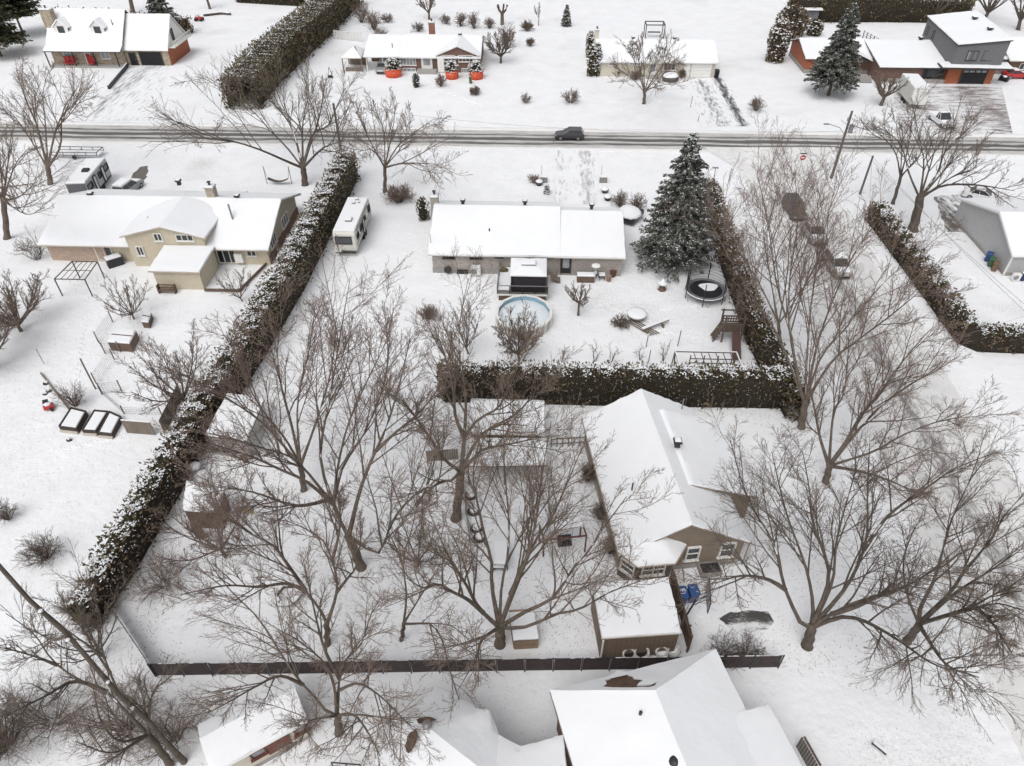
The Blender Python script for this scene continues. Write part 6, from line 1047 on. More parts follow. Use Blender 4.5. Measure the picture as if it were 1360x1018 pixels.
mb = MB(); mb.bar((x+.25, y-.75, 1.35), (x+.0, y-3.6, .15), .75, .06); obj('slide', mb, mat('maroon_slide', (.1, .055, .05), .6, .2), t); mb = MB(); [mb.bar((x+.25+s, y-.75, 1.45), (x+.0+s, y-3.6, .25), .06, .2) for s in (-.38, .38)]; obj('slide_edge', mb, WP, t, 'stuff')
mb = MB(); mb.bar((x+.9, y-.6, 1.3), (x+1.6, y-1.1, 0), .1); obj('brace', mb, WP, t)
A = [G(897, 468, 2.1), G(966, 469, 2.1), G(978, 485, 2.1), G(901, 482, 2.1)]; t = thing('climbing_frame', 'low wooden climbing frame with white snowy bars above the middle hedge', 'playground', (A[0]+A[2])/2*np.array([1, 1, 0])); A = [Vector((A[0][0], 52.0, 2.1)), Vector((A[0][0]+5.6, 52.0, 2.1)), Vector((A[0][0]+5.7, 49.9, 2.1)), Vector((A[0][0]+.1, 49.9, 2.1))]
for a, b in zip(A, A[1:]+A[:1]): mb = MB(); mb.bar(a, b, .11); q = obj('top_bar', mb, WP, t); mb = MB(); mb.bar(a+UPV*.08, b+UPV*.08, .1, .05); obj('snow_cover', mb, CAP, q)
for p in A:
    for s in (-.45, .45): mb = MB(); mb.bar(p, (p.x+s*.6, p.y+s, 0), .09); obj('leg', mb, WP, t)
for k in range(6): f = .3+.12*k; mb = MB(); mb.bar(A[0].lerp(A[1], f), A[3].lerp(A[2], f), .06); obj('rung', mb, WP, t)
for z in (1.1, 1.6): mb = MB(); mb.bar((A[0].x+1.4, 51.6, z), (A[0].x+5.2, 51.6, z), .07); obj('cross_bar', mb, WP, t)
for k in range(4): mb = MB(); mb.box((A[0].x+1.4+k*1.27, 51.6, 1.0), (.08, .08, 2.0)); obj('upright', mb, WP, t)
g = G(1008, 470); t = thing('goal_frame', 'small tilted metal goal frame by the right end of the middle hedge', 'goal', g); mb = MB(); [mb.tube([g+np.array(a), g+np.array(b)], .03, 6) for a, b in (((-.7, 0, 0), (-.5, .6, 1.1)), ((.9, -.2, 0), (1.1, .4, 1.1)), ((-.5, .6, 1.1), (1.1, .4, 1.1)), ((-.7, 0, 0), (-.6, 1.3, .05)), ((.9, -.2, 0), (1.0, 1.1, .05)), ((-.6, 1.3, .05), (-.5, .6, 1.1)))]; obj('frame', mb, GREY, t, 'stuff')
# spool table, plank bench, brush pile, lantern stump
g = G(845, 424); t = thing('round_table', 'round snow-covered table beside the brush pile', 'table', g); mb = MB(); mb.lathe(g, [(.35, 0), (.3, .5), (1.0, .52), (1.0, .62)], 20); obj('tabletop', mb, WOOD, t); mb = MB(); mb.lathe(g+np.array([0, 0, .62]), [(1.0, 0), (1.02, .14), (.8, .22), (.05, .24)], 20); obj('snow_cover', mb, SNOW, t, None, True)
g = G(871, 437); t = thing('plank_bench', 'low plank bench tilted on the snow right of the brush pile', 'bench', g); mb = MB(); mb.bar((g[0]-1.5, g[1]-.7, .45), (g[0]+1.3, g[1]+1.0, .5), .4, .07); obj('seat', mb, WOOD, t); mb = MB(); mb.bar((g[0]-1.5, g[1]-.7, .52), (g[0]+1.3, g[1]+1.0, .57), .3, .06); obj('snow_cover', mb, CAP, t)
for k in (-1.0, .7): mb = MB(); mb.box((g[0]+k, g[1]+k*.6-.1, .21), (.12, .4, .42), rz=.5); obj('leg', mb, WOOD, t)
g = G(850, 437); t = thing('fallen_slats', 'snowy wooden slats lying between the round table and the plank bench', 'boards', g)
for k in range(4): mb = MB(); mb.bar((g[0]-1.4+.28*k, g[1]+1.2+.12*k, .1), (g[0]+1.0+.28*k, g[1]-1.2+.12*k, .1), .1, .06); obj('slat', mb, WOOD, t)
bush('dark heap of cut branches with snow on the lawn', (825, 433), 1.1, 1.1, 1, 46, (4, 3, 0), name='brush_pile', tw=.016)
g = G(879, 385); t = thing('garden_lantern', 'squat wooden lantern-shaped stump capped with snow on the open lawn', 'ornament', g); mb = MB(); mb.lathe(g, [(.5, 0), (.42, .15), (.3, .3), (.34, .7), (.52, .78)], 6); obj('base', mb, WOODB, t); mb = MB(); mb.lathe(g+np.array([0, 0, .78]), [(.55, 0), (.5, .16), (.22, .3), (.16, .5), (.02, .56)], 10); obj('snow_cover', mb, SNOW, t, None, True)
# ------------------------------------------------------------------ middle garden
t = thing('concrete_rings', 'x', 'ring'); bpy.data.objects.remove(t)
RG = 'concrete rings behind the dark fence'
for i, (x, y, r, lb) in enumerate(((834, 874, .42, 'left concrete ring with dark inside, at the shed foot'), (850.5, 872, .5, 'larger right concrete ring with dark inside'), (877, 871, .4, 'snow-buried concrete ring right of the open rings'), (893, 868, .42, 'snow-buried concrete ring nearest the brown fence'))):
    g = G(x, y); t = thing('concrete_ring', lb, 'ring', g, 0, RG); mb = MB(); ca = Vector((0, -.75, .66)).normalized(); u = Vector((1, 0, 0)); q = ca.cross(u); c = Vector(g)+UPV*(r*.7+.25); V = []; N_ = 20
    for dd, rr in ((0, r), (.5, r), (.5, r*.76), (0, r*.76)): V += [c+ca*(dd-.3)+u*rr*cos(2*pi*k/N_)+q*rr*sin(2*pi*k/N_) for k in range(N_)]
    mb.add(V, [(j*N_+k, j*N_+(k+1) % N_, ((j+1) % 4)*N_+(k+1) % N_, ((j+1) % 4)*N_+k) for j in range(4) for k in range(N_)]); obj('ring', mb, mat('pale_concrete', (.62, .61, .58), .8, .1), t, None, True)
    mb = MB(); mb.add([c-ca*.12+u*r*.77*cos(2*pi*k/N_)+q*r*.77*sin(2*pi*k/N_) for k in range(N_)], [tuple(range(N_))]); obj('bottom', mb, CAP if i > 1 else BLACK, t)
def binx(label, g, yaw, m, group, mark=0, s=1.):
    F = Frame(g, yaw); t = thing('wheelie_bin', label, 'bin', (g[0], g[1], 0), yaw, group); mb = MB(); a = [(-.27, -.3), (.27, -.3), (.27, .32), (-.27, .32)]
    mb.add([F(p*.85*s, q*.8*s, .08) for p, q in a]+[F(p*s, q*s, .98*s) for p, q in a], [(3, 2, 1, 0), (4, 5, 6, 7), (0, 1, 5, 4), (1, 2, 6, 5), (2, 3, 7, 6), (3, 0, 4, 7)]); obj('body', mb, m, t)
    mb = MB(); mb.add([F(-.31*s, -.37*s, 1.0*s), F(.31*s, -.37*s, 1.0*s), F(.31*s, .36*s, 1.06*s), F(-.31*s, .36*s, 1.06*s), F(-.27*s, -.3*s, 1.06*s), F(.27*s, -.3*s, 1.06*s), F(.28*s, .3*s, 1.13*s), F(-.28*s, .3*s, 1.13*s)], [(3, 2, 1, 0), (4, 5, 6, 7), (0, 1, 5, 4), (1, 2, 6, 5), (2, 3, 7, 6), (3, 0, 4, 7)]); ld = obj('lid', mb, m, t)
    mb = MB(); mb.tube([F(-.24*s, .4*s, 1.02*s), F(.24*s, .4*s, 1.02*s)], .025, 6); obj('handle', mb, BLACK, t)
    for sx in (-1, 1): mb = MB(); mb.tube([F(sx*.2*s, .3*s, .12), F(sx*.29*s, .3*s, .12)], .12, 10); obj('wheel', mb, RUBBER, t)
    if mark:   # worn white lettering moulded on the lid, no longer readable in the photograph
        mb = MB(); st = [((-.2, .16), (-.14, .02)), ((-.14, .02), (-.08, .16)), ((-.03, .16), (-.03, .0)), ((.02, .17), (.02, .02)), ((.02, .17), (.12, .12)), ((.07, .1), (.16, -.02)), ((.1, .2), (.2, .04)), ((-.2, -.12), (.14, -.1))] if mark == 1 else [((-.15, .12), (.12, .16)), ((.08, -.12), (.18, -.2)), ((-.2, .2), (-.16, .24))]
        for (a0, b0), (a1, b1) in st:
            z = lambda b_: 1.068*s+(b_+.3)/.6*.07*s+.004
            mb.bar(F(a0*s, b0*s, z(b0)), F(a1*s, b1*s, z(b1)), .035, .012)
        obj('marking', mb, WHITE, ld, 'stuff')
    return t
BLUE = mat('blue_bin_plastic', (.035, .085, .23), .5, .15); GREEN = mat('green_bin_plastic', (.06, .12, .06), .5, .15); BROWNP = mat('brown_bin_plastic', (.17, .11, .07), .5, .15)
g = G(904.5, 806); binx('left blue bin with white lettering on its lid, beside the brown board fence', (g[0]-.02, g[1]+.35), .14, BLUE, 'blue bins by the tan house', 1, 1.15); g = G(919.5, 803); binx('right blue bin with a small white sticker, nearer the basketball hoop', (g[0]-.02, g[1]+.35), .2, BLUE, 'blue bins by the tan house', 2, 1.15)
GR = 'bins beside the light grey house'; binx('blue bin against the light grey wall', G(1310, 347)[:2], -.6, BLUE, GR); binx('green bin between the blue and brown bins', G(1314, 354)[:2], -.6, GREEN, GR); binx('brown bin nearest the camera against the light grey wall', G(1319, 360)[:2], -.6, BROWNP, GR); binx('blue bin at the corner of the stone house garage', G(231, 82)[:2], .2, BLUE, None, 0, 1.3); binx('black bin at the right end of the pale bungalow', G(951, 104)[:2], 0, BLACK, None, 0, 1.3); binx('small dark green bin right of the orange-wrapped shrubs', G(625, 111)[:2], 0, GREEN, None, 0, .9)
t = thing('basketball_hoop', 'portable basketball hoop with clear backboard and red ring beside the blue bins', 'basketball hoop', G(908, 826)); b = Vector(G(907, 826)); e = Vector(G(930, 800, 2.55)); mb = MB(); e = Vector((b.x+.42, b.y+.02, 2.55)); mb.tube([b+UPV*.1, e, e+Vector((.6, .05, .45))], .06, 8); obj('pole', mb, BLACK, t)
c = e+Vector((.72, .05, .55)); mb = MB(); nrm = Vector((1, -.12, 0)).normalized(); rr = UPV.cross(nrm); hw, hh_ = .92, .58
for s in (-1, 1): obox(mb, c+rr*s*hw, rr, nrm, .05, .06, 2*hh_); obox(mb, c+UPV*s*hh_, rr, nrm, 2*hw, .058, .05)
obox(mb, c, rr, nrm, .04, .05, 2*hh_); bb = obj('backboard_frame', mb, BLACK, t); mb = MB(); obox(mb, c, rr, nrm, 2*hw-.06, .02, 2*hh_-.06); obj('backboard', mb, mat('cloudy_acrylic', (.6, .61, .63), .15, .05), bb)
mb = MB(); rc_ = c+nrm*.35-UPV*.35; mb.tube([rc_+Vector((.23*cos(a), .23*sin(a), 0)) for a in np.linspace(0, 2*pi, 17)], .018, 5); obj('ring', mb, P_RED, t); mb = MB(); [mb.tube([rc_+Vector((.23*cos(a), .23*sin(a), 0)), rc_+Vector((.13*cos(a+.3), .13*sin(a+.3), -.4))], .008, 3) for a in np.linspace(0, 2*pi, 11)]; obj('net', mb, WHITE, t, 'stuff'); mb = MB(); mb.bar(e+UPV*.1, c-UPV*.25, .05); mb.bar(e-UPV*.5, c-UPV*.45, .05); obj('strut', mb, GREY, t, 'stuff')
mb = MB(); mb.prism([b+Vector((-.3, -.4, 0)), b+Vector((.5, -.35, 0)), b+Vector((.3, .4, 0)), b+Vector((-.3, .4, 0))], (0, 0, .2)); obj('base', mb, BLACK, t); mb = MB(); mb.slab([b+Vector((-.28, -.36, .2)), b+Vector((.46, -.32, .2)), b+Vector((.28, .36, .2)), b+Vector((-.28, .36, .2))], (0, .1), .06); obj('snow_cover', mb, SNOW, t)
# board fence between shed and bins
t = thing('board_fence', 'tall brown board fence between the shed roof and the blue bins', 'fence', G(898, 820)); a, b = Vector(G(890, 778)), Vector(G(914, 866)); n = 16
for k in range(n):
    p, q = a.lerp(b, k/n), a.lerp(b, (k+.94)/n); mb = MB(); mb.bar(p+UPV*.92, q+UPV*.92, .05, 1.78+.06*(k % 3)); obj('board', mb, WOODB, t)
for k in range(4): mb = MB(); mb.box(a.lerp(b, k/3)+Vector((-.08, 0, 1.0)), (.12, .12, 2.05)); obj('post', mb, WOODB, t)
mb = MB(); mb.bar(a+Vector((-.05, 0, 1.5)), b+Vector((-.05, 0, 1.5)), .05, .1); obj('rail', mb, WOODB, t)
# dark privacy fence
PUR = lined('dark_slatted_mesh', (.062, .046, .046), .11, 0, .6, .8, .25); t = thing('privacy_fence', 'long low dark privacy fence across the foreground gardens', 'fence', (-3.5, 21.7, 0)); a, b = Vector(G(207, 898)), Vector(G(1033, 887)); n = 22
for k in range(n):
    p, q = a.lerp(b, k/n), a.lerp(b, (k+1)/n); dv = (q-p).normalized(); sg = random.uniform(-.03, .03); mb = MB(); mb.bar(p+dv*.06+UPV*(.78+sg), q-dv*.06+UPV*(.78+random.uniform(-.03, .03)), .03, 1.4); obj('panel', mb, PUR, t)
for k in range(n+1): p = a.lerp(b, k/n); mb = MB(); mb.tube([p-UPV*.1+Vector((0, -.03, 0)), p+UPV*1.6+Vector((0, -.03, 0))], .045, 6); obj('post', mb, DARK, t)
mb = MB(); mb.tube([a+UPV*1.5, b+UPV*1.5], .022, 6); obj('top_rail', mb, DARK, t); mb = MB()
for k in range(60):
    f = rng.random(); p = a.lerp(b, f); q = a.lerp(b, min(1, f+rng.uniform(.005, .02))); mb.tube([p+UPV*1.525, q+UPV*1.525], .022, 5)
obj('snow_cover', mb, CAP, t, 'stuff')
t = thing('privacy_fence', 'dark privacy fence seen nearly edge-on, slanting up to the long hedge', 'fence', G(180, 860)); a, b = Vector(G(209, 899)), Vector(G(146, 806)); n = 5
for k in range(n):
    p, q = a.lerp(b, k/n), a.lerp(b, (k+1)/n); dv = (q-p).normalized(); mb = MB(); mb.bar(p+dv*.04+UPV*.75, q-dv*.04+UPV*.75, .03, 1.4-.1*k); obj('panel', mb, PUR, t)
for k in range(n+1): p = a.lerp(b, k/n); mb = MB(); mb.tube([p-UPV*.1, p+UPV*1.5], .03, 6); obj('post', mb, DARK, t)
# crate shed
t = thing('crate_shed', 'little plank crate with snowy lid under the many-stemmed tree', 'crate', G(699, 865)); c4 = [Vector(G(682, 852, 1.1)), Vector(G(716, 850, 1.1)), Vector(G(709, 812, 1.1)), Vector(G(676, 814, 1.1))]; cen = sum(c4, Vector())/4; lo = [cen+(p-cen)*.95 for p in c4]; PK = mat('pale_plank', (.3, .22, .15), .8, .2, 3, .3, 20)
for i in range(4):
    p, q = lo[i], lo[(i+1) % 4]; dv = (q-p).normalized()
    for z in (.27, .8): mb = MB(); mb.bar(Vector((p.x, p.y, z))+dv*(.03 if i % 2 else 0), Vector((q.x, q.y, z))-dv*(.03 if i % 2 else 0), .05, .5); obj('plank', mb, PK, t)
roof_slabs(t, [c4], WOODB, .06, .12, inset=.05, name='lid'); mb = MB(); mb.bar(c4[3]+UPV*.15, c4[2]+UPV*.15, .12, .12); obj('back_board', mb, PK, t)
# swing bench, covered table, tyres, border
t = thing('garden_swing', 'red-brown canopy swing with dark seat in the middle garden', 'swing', G(748, 738)); a, b = Vector(G(721.5, 739)), Vector(G(776.5, 733)); d = (b-a); SWM = mat('red_brown_wood', (.13, .055, .045), .7, .2); bk = Vector((-.3, 1.3, 0))
for p in (a, b, a+bk, b+bk): mb = MB(); mb.box(p+UPV*.95, (.11, .11, 1.9)); obj('post', mb, SWM, t)
for p, q in ((a, b), (a+bk, b+bk), (a, a+bk), (b, b+bk)): mb = MB(); mb.bar(p+UPV*1.9, q+UPV*1.9, .1); obj('beam', mb, SWM, t)
mb = MB(); mb.slab([a+bk*.55+UPV*1.97, b+bk*.55+UPV*1.97, b+bk*1.15+UPV*1.97, a+bk*1.15+UPV*1.97], (0, .1), .05); obj('snow_cover', mb, SNOW, t); m_ = a.lerp(b, .55)+bk*.4; mb = MB(); mb.bar(m_-d*.17+UPV*.5, m_+d*.17+UPV*.5, .5, .07); obj('seat', mb, DARK, t); mb = MB(); mb.bar(m_-d*.17+bk*.2+UPV*.85, m_+d*.17+bk*.2+UPV*.85, .07, .6); obj('backrest', mb, DARK, t)
for s in (-.17, .17): mb = MB(); mb.tube([m_+d*s+UPV*.5, m_+d*s+UPV*1.9], .015, 4); obj('chain', mb, DARK, t)
t = thing('covered_table', 'square table under thick snow in the middle garden', 'table', G(664, 752)); c4 = [Vector(G(656, 750, .75)), Vector(G(675, 751, .75)), Vector(G(674, 720, .75)), Vector(G(655, 720, .75))]; mb = MB(); cen = sum(c4, Vector())/4; mb.prism([p*.95+cen*.05 for p in c4], (0, 0, .05)); obj('tabletop', mb, DARK, t); mb = MB(); mb.slab(c4, (.04, .25), .08); obj('snow_cover', mb, SNOW, t)
for p in c4: q = p*.88+cen*.12; mb = MB(); mb.box((q.x, q.y, .37), (.07, .07, .74)); obj('leg', mb, DARK, t)
t = thing('garden_bench', 'dark snowy bench with slatted front below the covered table', 'bench', G(660, 756)); g = G(662, 757); mb = MB(); mb.box((g[0], g[1], .42), (.9, .4, .06)); obj('seat', mb, DARK, t); mb = MB(); mb.box((g[0], g[1], .48), (.84, .36, .08), taper=.9); obj('snow_cover', mb, CAP, t); [obj('leg', MB().box((g[0]+s, g[1], .2), (.07, .38, .4)), DARK, t) for s in (-.38, .38)]
for i, (x, y) in enumerate(((625, 659), (629, 680), (633, 703), (637, 715))):
    g = G(x, y); t = thing('half_buried_tyre', ('half-buried tyre farthest up the garden border', 'second half-buried tyre down the garden border', 'third half-buried tyre down the garden border', 'half-buried tyre lowest on the garden border')[i], 'tyre', g, 0, 'tyres along the garden border'); mb = MB(); mb.tube([(g[0]+.36*cos(a), g[1]+.36*sin(a), .06) for a in np.linspace(0, 2*pi, 17)], .13, 7); obj('tread', mb, RUBBER, t, None, True); mb = MB(); mb.blob((g[0]+.02, g[1]+.12, .1), (.42, .4, .14), 10, 4, .05); obj('snow_cover', mb, SNOW, t, None, True)
t = thing('border_fence', 'thin dark border boards running down beside the tyres', 'fence', G(622, 710)); P_ = [Vector(G(*p)) for p in ((615, 640), (619, 680), (624, 720), (630, 776))]
for p, q in zip(P_[:-1], P_[1:]): mb = MB(); mb.bar(p+UPV*.25, q+UPV*.25, .06, .5); obj('board', mb, WOODG, t)
for p in P_: mb = MB(); mb.box(p+UPV*.35, (.09, .09, .7)); obj('post', mb, WOODG, t)
t = thing('board_screen', 'brown board screen left of the thick trunk in the middle garden', 'fence', G(588, 611)); a, b = Vector(G(567, 613)), Vector(G(609, 610)); n = 14
for k in range(n): p, q = a.lerp(b, k/n), a.lerp(b, (k+.93)/n); mb = MB(); mb.bar(p+UPV*.62, q+UPV*.62, .05, 1.2+.04*(k % 2)); obj('board', mb, WOOD, t)
mb = MB(); mb.bar(a+Vector((0, .05, 1.24)), b+Vector((0, .05, 1.24)), .1, .07); obj('top_rail', mb, CAP, t)
t = thing('picket_gate', 'low railing with posts between the low shed and the tan house wall', 'gate', G(758, 590)); a, b = Vector(G(732, 594)), Vector(G(777, 591))
for k in range(7): mb = MB(); mb.box(a.lerp(b, k/6)+UPV*.5, (.09, .09, 1.0)); obj('picket', mb, WOOD, t)
for z in (.35, .9): mb = MB(); mb.bar(a+UPV*z, b+UPV*z, .06, .08); obj('rail', mb, WOOD, t)
t = thing('utility_post', 'grey wooden post left of the middle hedge', 'post', G(602, 486)); g = G(602, 486); mb = MB(); mb.tube([g, g+np.array([0, 0, 4.2])], [.12, .1], 8); obj('shaft', mb, WOODG, t); mb = MB(); mb.box(g+np.array([0, 0, 4.25]), (.22, .22, .1)); obj('cap', mb, CAP, t)
# hexagonal planter
g = G(381, 797); t = thing('hexagonal_bench', 'snow-covered hexagonal bench ring on the open garden snow', 'bench', g); hx = lambda r, z, k: Vector((g[0]+r*cos(k*pi/3+.1), g[1]+.25+r*sin(k*pi/3+.1), z))
for k in range(6): mb = MB(); mb.bar(hx(.88, .34, k), hx(.88, .34, k+1), .36, .07); q = obj('seat_board', mb, WOOD, t); mb = MB(); mb.bar(hx(.88, .42, k), hx(.88, .42, k+1), .36, .09); obj('snow_cover', mb, SNOW, q); mb = MB(); mb.bar(hx(.7, .2, k), hx(.7, .2, k+1), .06, .36); obj('side_board', mb, WOODB, t)
mb = MB(); mb.prism([hx(.66, .0, k) for k in range(6)], (0, 0, .12)); obj('snow_fill', mb, CAP, t)
tag(obj('snow_mound', MB().blob(G(501, 768), (.45, .45, .4), 12, 5, .04), SNOW, None, None, True), 'small round snow-capped mound right of the middle maple trunk', 'mound')
# sheds by the long hedge
def shed(label, px, z, zw, wm, name='garden_shed', cat='shed', slope=.25):
    c4 = [Vector(G(*p, z+(slope if i > 1 else 0))) for i, p in enumerate(px)]; cen = sum(c4, Vector())/4; t = thing(name, label, cat, (cen.x, cen.y, 0)); mb = MB(); lo = [cen+(p-cen)*.93 for p in c4]; mb.add([Vector((p.x, p.y, -.1)) for p in lo]+[Vector((p.x, p.y, p.z-.02)) for p in lo], [(3, 2, 1, 0), (4, 5, 6, 7), (0, 1, 5, 4), (1, 2, 6, 5), (2, 3, 7, 6), (3, 0, 4, 7)]); obj('wall', mb, wm, t); roof_slabs(t, [c4], WOODB, .1, .16); return t
PLK = lined('red_brown_plank', (.15, .1, .08), .18, 0, .65); s_ = shed('small brown shed with snowy roof at the right foot of the long hedge', ((243, 680), (290, 683), (299, 650), (248, 640)), 1.9, 1.9, PLK)
n_ = Vector((0, -1, 0)); q = Vector(G(268, 690, 1.1)); mb = MB(); mb.box((q.x, q.y-.9, .8), (.8, .05, 1.5)); obj('door', mb, WOODB, s_)
shed('pale flat-roofed shed beside the long hedge, under the left limbs of the middle maple', ((273, 580), (328, 588), (352, 532), (303, 524)), 2.2, 2.2, mat('greyed_white_wall', (.45, .44, .42), .8, .1))
g = G(326, 616); t = thing('leaning_board', 'short dark board standing in the snow below the pale shed', 'board', g); mb = MB(); mb.bar(g+np.array([-.2, 0, .5]), g+np.array([.25, .1, .55]), .07, 1.0); obj('board', mb, WOODB, t); tag(obj('snow_heap', MB().blob(G(270, 634), (.85, .7, .55), 12, 5, .06), SNOW, None, None, True), 'round snow heap on a tub between the two sheds by the hedge', 'heap'); g = G(262, 628); t = thing('snowy_barrel', 'snow-topped tub left of the round snow heap', 'barrel', g); mb = MB(); mb.lathe(g, [(.4, 0), (.48, .5), (.45, .75)], 12); obj('tub', mb, GREY, t); mb = MB(); mb.blob(g+np.array([0, 0, .75]), (.48, .48, .25), 10, 4); obj('snow_cover', mb, SNOW, t, None, True)
g = G(327, 680); t = thing('yellow_plank', 'pale yellow curved plank lying in the snow right of the brown shed', 'plank', g); mb = MB(); mb.tube([g+np.array([-.9, .25, .12]), g+np.array([0, 0, .16]), g+np.array([.7, -.15, .1])], [.06, .2, .08], 7); obj('plank', mb, mat('faded_yellow', (.5, .4, .22), .7, .15), t)
# ------------------------------------------------------------------ left garden
t = thing('pergola_frame', 'bare brown metal pergola frame on the left lawn', 'pergola', G(110, 382)); ft = [Vector(G(*p)) for p in ((83, 393.5), (123, 394), (139, 370), (100, 369))]; ft[3] = Vector((ft[0].x+.1, ft[2].y, 0)); ft[0].y = ft[1].y; PM = mat('brown_steel', (.1, .075, .065), .6, .2, metal=.3)
for p in ft: mb = MB(); mb.box(p+UPV*1.05, (.09, .09, 2.1)); obj('post', mb, PM, t)
for p, q in zip(ft, ft[1:]+ft[:1]): mb = MB(); mb.bar(p+UPV*2.12, q+UPV*2.12, .08); obj('beam', mb, PM, t)
for f in (.2, .4, .6, .8): mb = MB(); mb.bar(ft[0].lerp(ft[1], f)+UPV*2.1, ft[3].lerp(ft[2], f)+UPV*2.1, .045); obj('rafter', mb, PM, t)
mb = MB(); mb.bar(ft[0].lerp(ft[3], .5)+UPV*2.1, ft[1].lerp(ft[2], .5)+UPV*2.1, .05); obj('beam', mb, PM, t)
t = thing('covered_barbecue', 'dark covered box with snowy top below the patio door of the split-level house', 'barbecue', G(155, 356)); F = Frame(G(154, 352)[:2], .7); mb = MB(); mb.box(F(0, 0, .5), (1.7, 1.0, 1.0), rz=.7, taper=.9); obj('body', mb, DARK, t); mb = MB(); mb.slab([F(-.8, -.45, 1.0), F(.8, -.45, 1.0), F(.8, .45, 1.0), F(-.8, .45, 1.0)], (0, .18), .1); obj('snow_cover', mb, SNOW, t)
def bed(label, px, h, grp, rim=.12):
    c4 = [Vector(G(*p, h)) for p in px]; cen = sum(c4, Vector())/4; t = thing('raised_bed', label, 'raised bed', (cen.x, cen.y, 0), 0, grp)
    for i in range(4):
        p, q = c4[i], c4[(i+1) % 4]; mb = MB(); mb.bar(Vector((p.x, p.y, h*.5)), Vector((q.x, q.y, h*.5)), .09, h); obj('side_board', mb, mat('dark_bed_board', (.07, .055, .05), .8, .25), t)
    mb = MB(); mb.slab([Vector((p.x, p.y, h-.1))*.93+Vector((cen.x, cen.y, h-.1))*.07 for p in c4], (-.2, .08), .1); obj('snow_cover', mb, SNOW, t)
    b_ = MB(); p, q = c4[0], c4[1]; b_.bar(Vector((p.x, p.y-.1, .12)), Vector((q.x, q.y-.1, .12)), .16, .2); b2 = obj('base_curb', b_, mat('pale_curb', (.55, .5, .44), .8, .1), t)
GB2 = 'raised garden beds'; bed('left raised garden bed, set apart from the other two', ((78, 566), (101, 569), (114, 546), (94, 541)), .6, GB2); bed('middle raised garden bed touching the right one', ((109, 571), (127, 572), (143, 546), (125, 544.5)), .55, GB2); bed('right raised garden bed next to the grey board fence', ((130, 574), (148, 576), (160, 553), (145, 546)), .55, GB2)
t = thing('board_fence', 'grey board fence panel between the raised beds and the long hedge', 'fence', G(188, 576)); a, b = Vector(G(169, 575)), Vector(G(207, 578)); n = 14
for k in range(n): p, q = a.lerp(b, k/n), a.lerp(b, (k+.94)/n); mb = MB(); mb.bar(p+UPV*.75, q+UPV*.75, .05, 1.5); obj('board', mb, WOOD, t)
mb = MB(); mb.bar(a+UPV*1.53, b+UPV*1.53, .1, .07); obj('snow_cover', mb, CAP, t); t = thing('board_fence', 'dark peaked board screen standing against the long hedge', 'fence', G(232, 560)); a, b = Vector(G(219, 577)), Vector(G(243, 527))
for k in range(9): p, q = a.lerp(b, k/9), a.lerp(b, (k+.93)/9); mb = MB(); mb.bar(p+UPV*.8, q+UPV*.8, .05, 1.6); obj('board', mb, WOOD, t)
def snowbox(label, px, h, m, name, cat):
    c4 = [Vector(G(*p, h)) for p in px]; cen = sum(c4, Vector())/4; t = thing(name, label, cat, (cen.x, cen.y, 0)); mb = MB(); mb.prism([Vector((p.x, p.y, -.05)) for p in c4], (0, 0, h+.04)); obj('sides', mb, m, t); mb = MB(); mb.slab([p+UPV*0 for p in c4], (0, .16), .08); obj('snow_cover', mb, SNOW, t)
    mb = MB(); mb.bar(c4[0].lerp(c4[3], .5)+UPV*.16, c4[1].lerp(c4[2], .5)+UPV*.16, .12, .06); obj('lid_seam', mb, WOODB, t); return t
snowbox('large brown lidded box under snow by the wire fence', ((143, 455), (172, 457), (181, 440), (155, 437)), 1.0, WOODB, 'storage_box', 'box'); snowbox('smaller brown box with snowy top above the lidded box', ((188, 428), (197, 429), (201, 416), (193, 414)), .7, WOODB, 'storage_box', 'box')
def wirefence(label, px, h=1.2):
    P = [Vector(G(*p)) for p in px]; t = thing('wire_fence', label, 'fence', P[0]); mb = MB()
    for p, q in zip(P[:-1], P[1:]):
        n = max(3, int((q-p).length/.25))
        for k in range(n): mb.tube([p.lerp(q, k/n), p.lerp(q, k/n)+UPV*h], .007, 3)
        for z in np.arange(.1, h+.01, .22): mb.tube([p+UPV*z, q+UPV*z], .007, 3)
    obj('wire_mesh', mb, DARK, t, 'stuff')
    for p in P: mb = MB(); mb.box(p+UPV*(h*.55), (.08, .08, h*1.1)); obj('post', mb, WOOD, t)
wirefence('wire netting fence round the lidded box', ((150, 428), (131, 455), (140, 470), (160, 468))); wirefence('wire netting garden pen right of the tall bare pole', ((152, 478), (128, 510), (136, 524), (162, 520))); wirefence('sagging wire fence from the pen to the long hedge', ((136, 524), (165, 550), (215, 552)), .9)
for lb, b, h, r in (('tall thin wooden pole left of the wire pen', (127, 517), 3.6, .07), ('thin stake with a small knob on the left lawn', (59, 484), 1.9, .03)): g = G(*b); t = thing('wooden_pole', lb, 'pole', g); mb = MB(); mb.tube([g, g+np.array([0, 0, h])], r, 7); obj('shaft', mb, WOOD, t); mb = MB(); mb.lathe(g+np.array([0, 0, h]), [(r*1.5, 0), (r*1.5, .08), (.01, .12)], 6); obj('cap', mb, CAP, t)
a, b = G(55, 497), G(92, 544); t = thing('garden_timber', 'long dark timber edging pointing at the left raised bed', 'timber', a); mb = MB(); mb.bar(a+np.array([0, 0, .1]), b+np.array([0, 0, .1]), .14, .18); obj('timber', mb, WOOD, t)
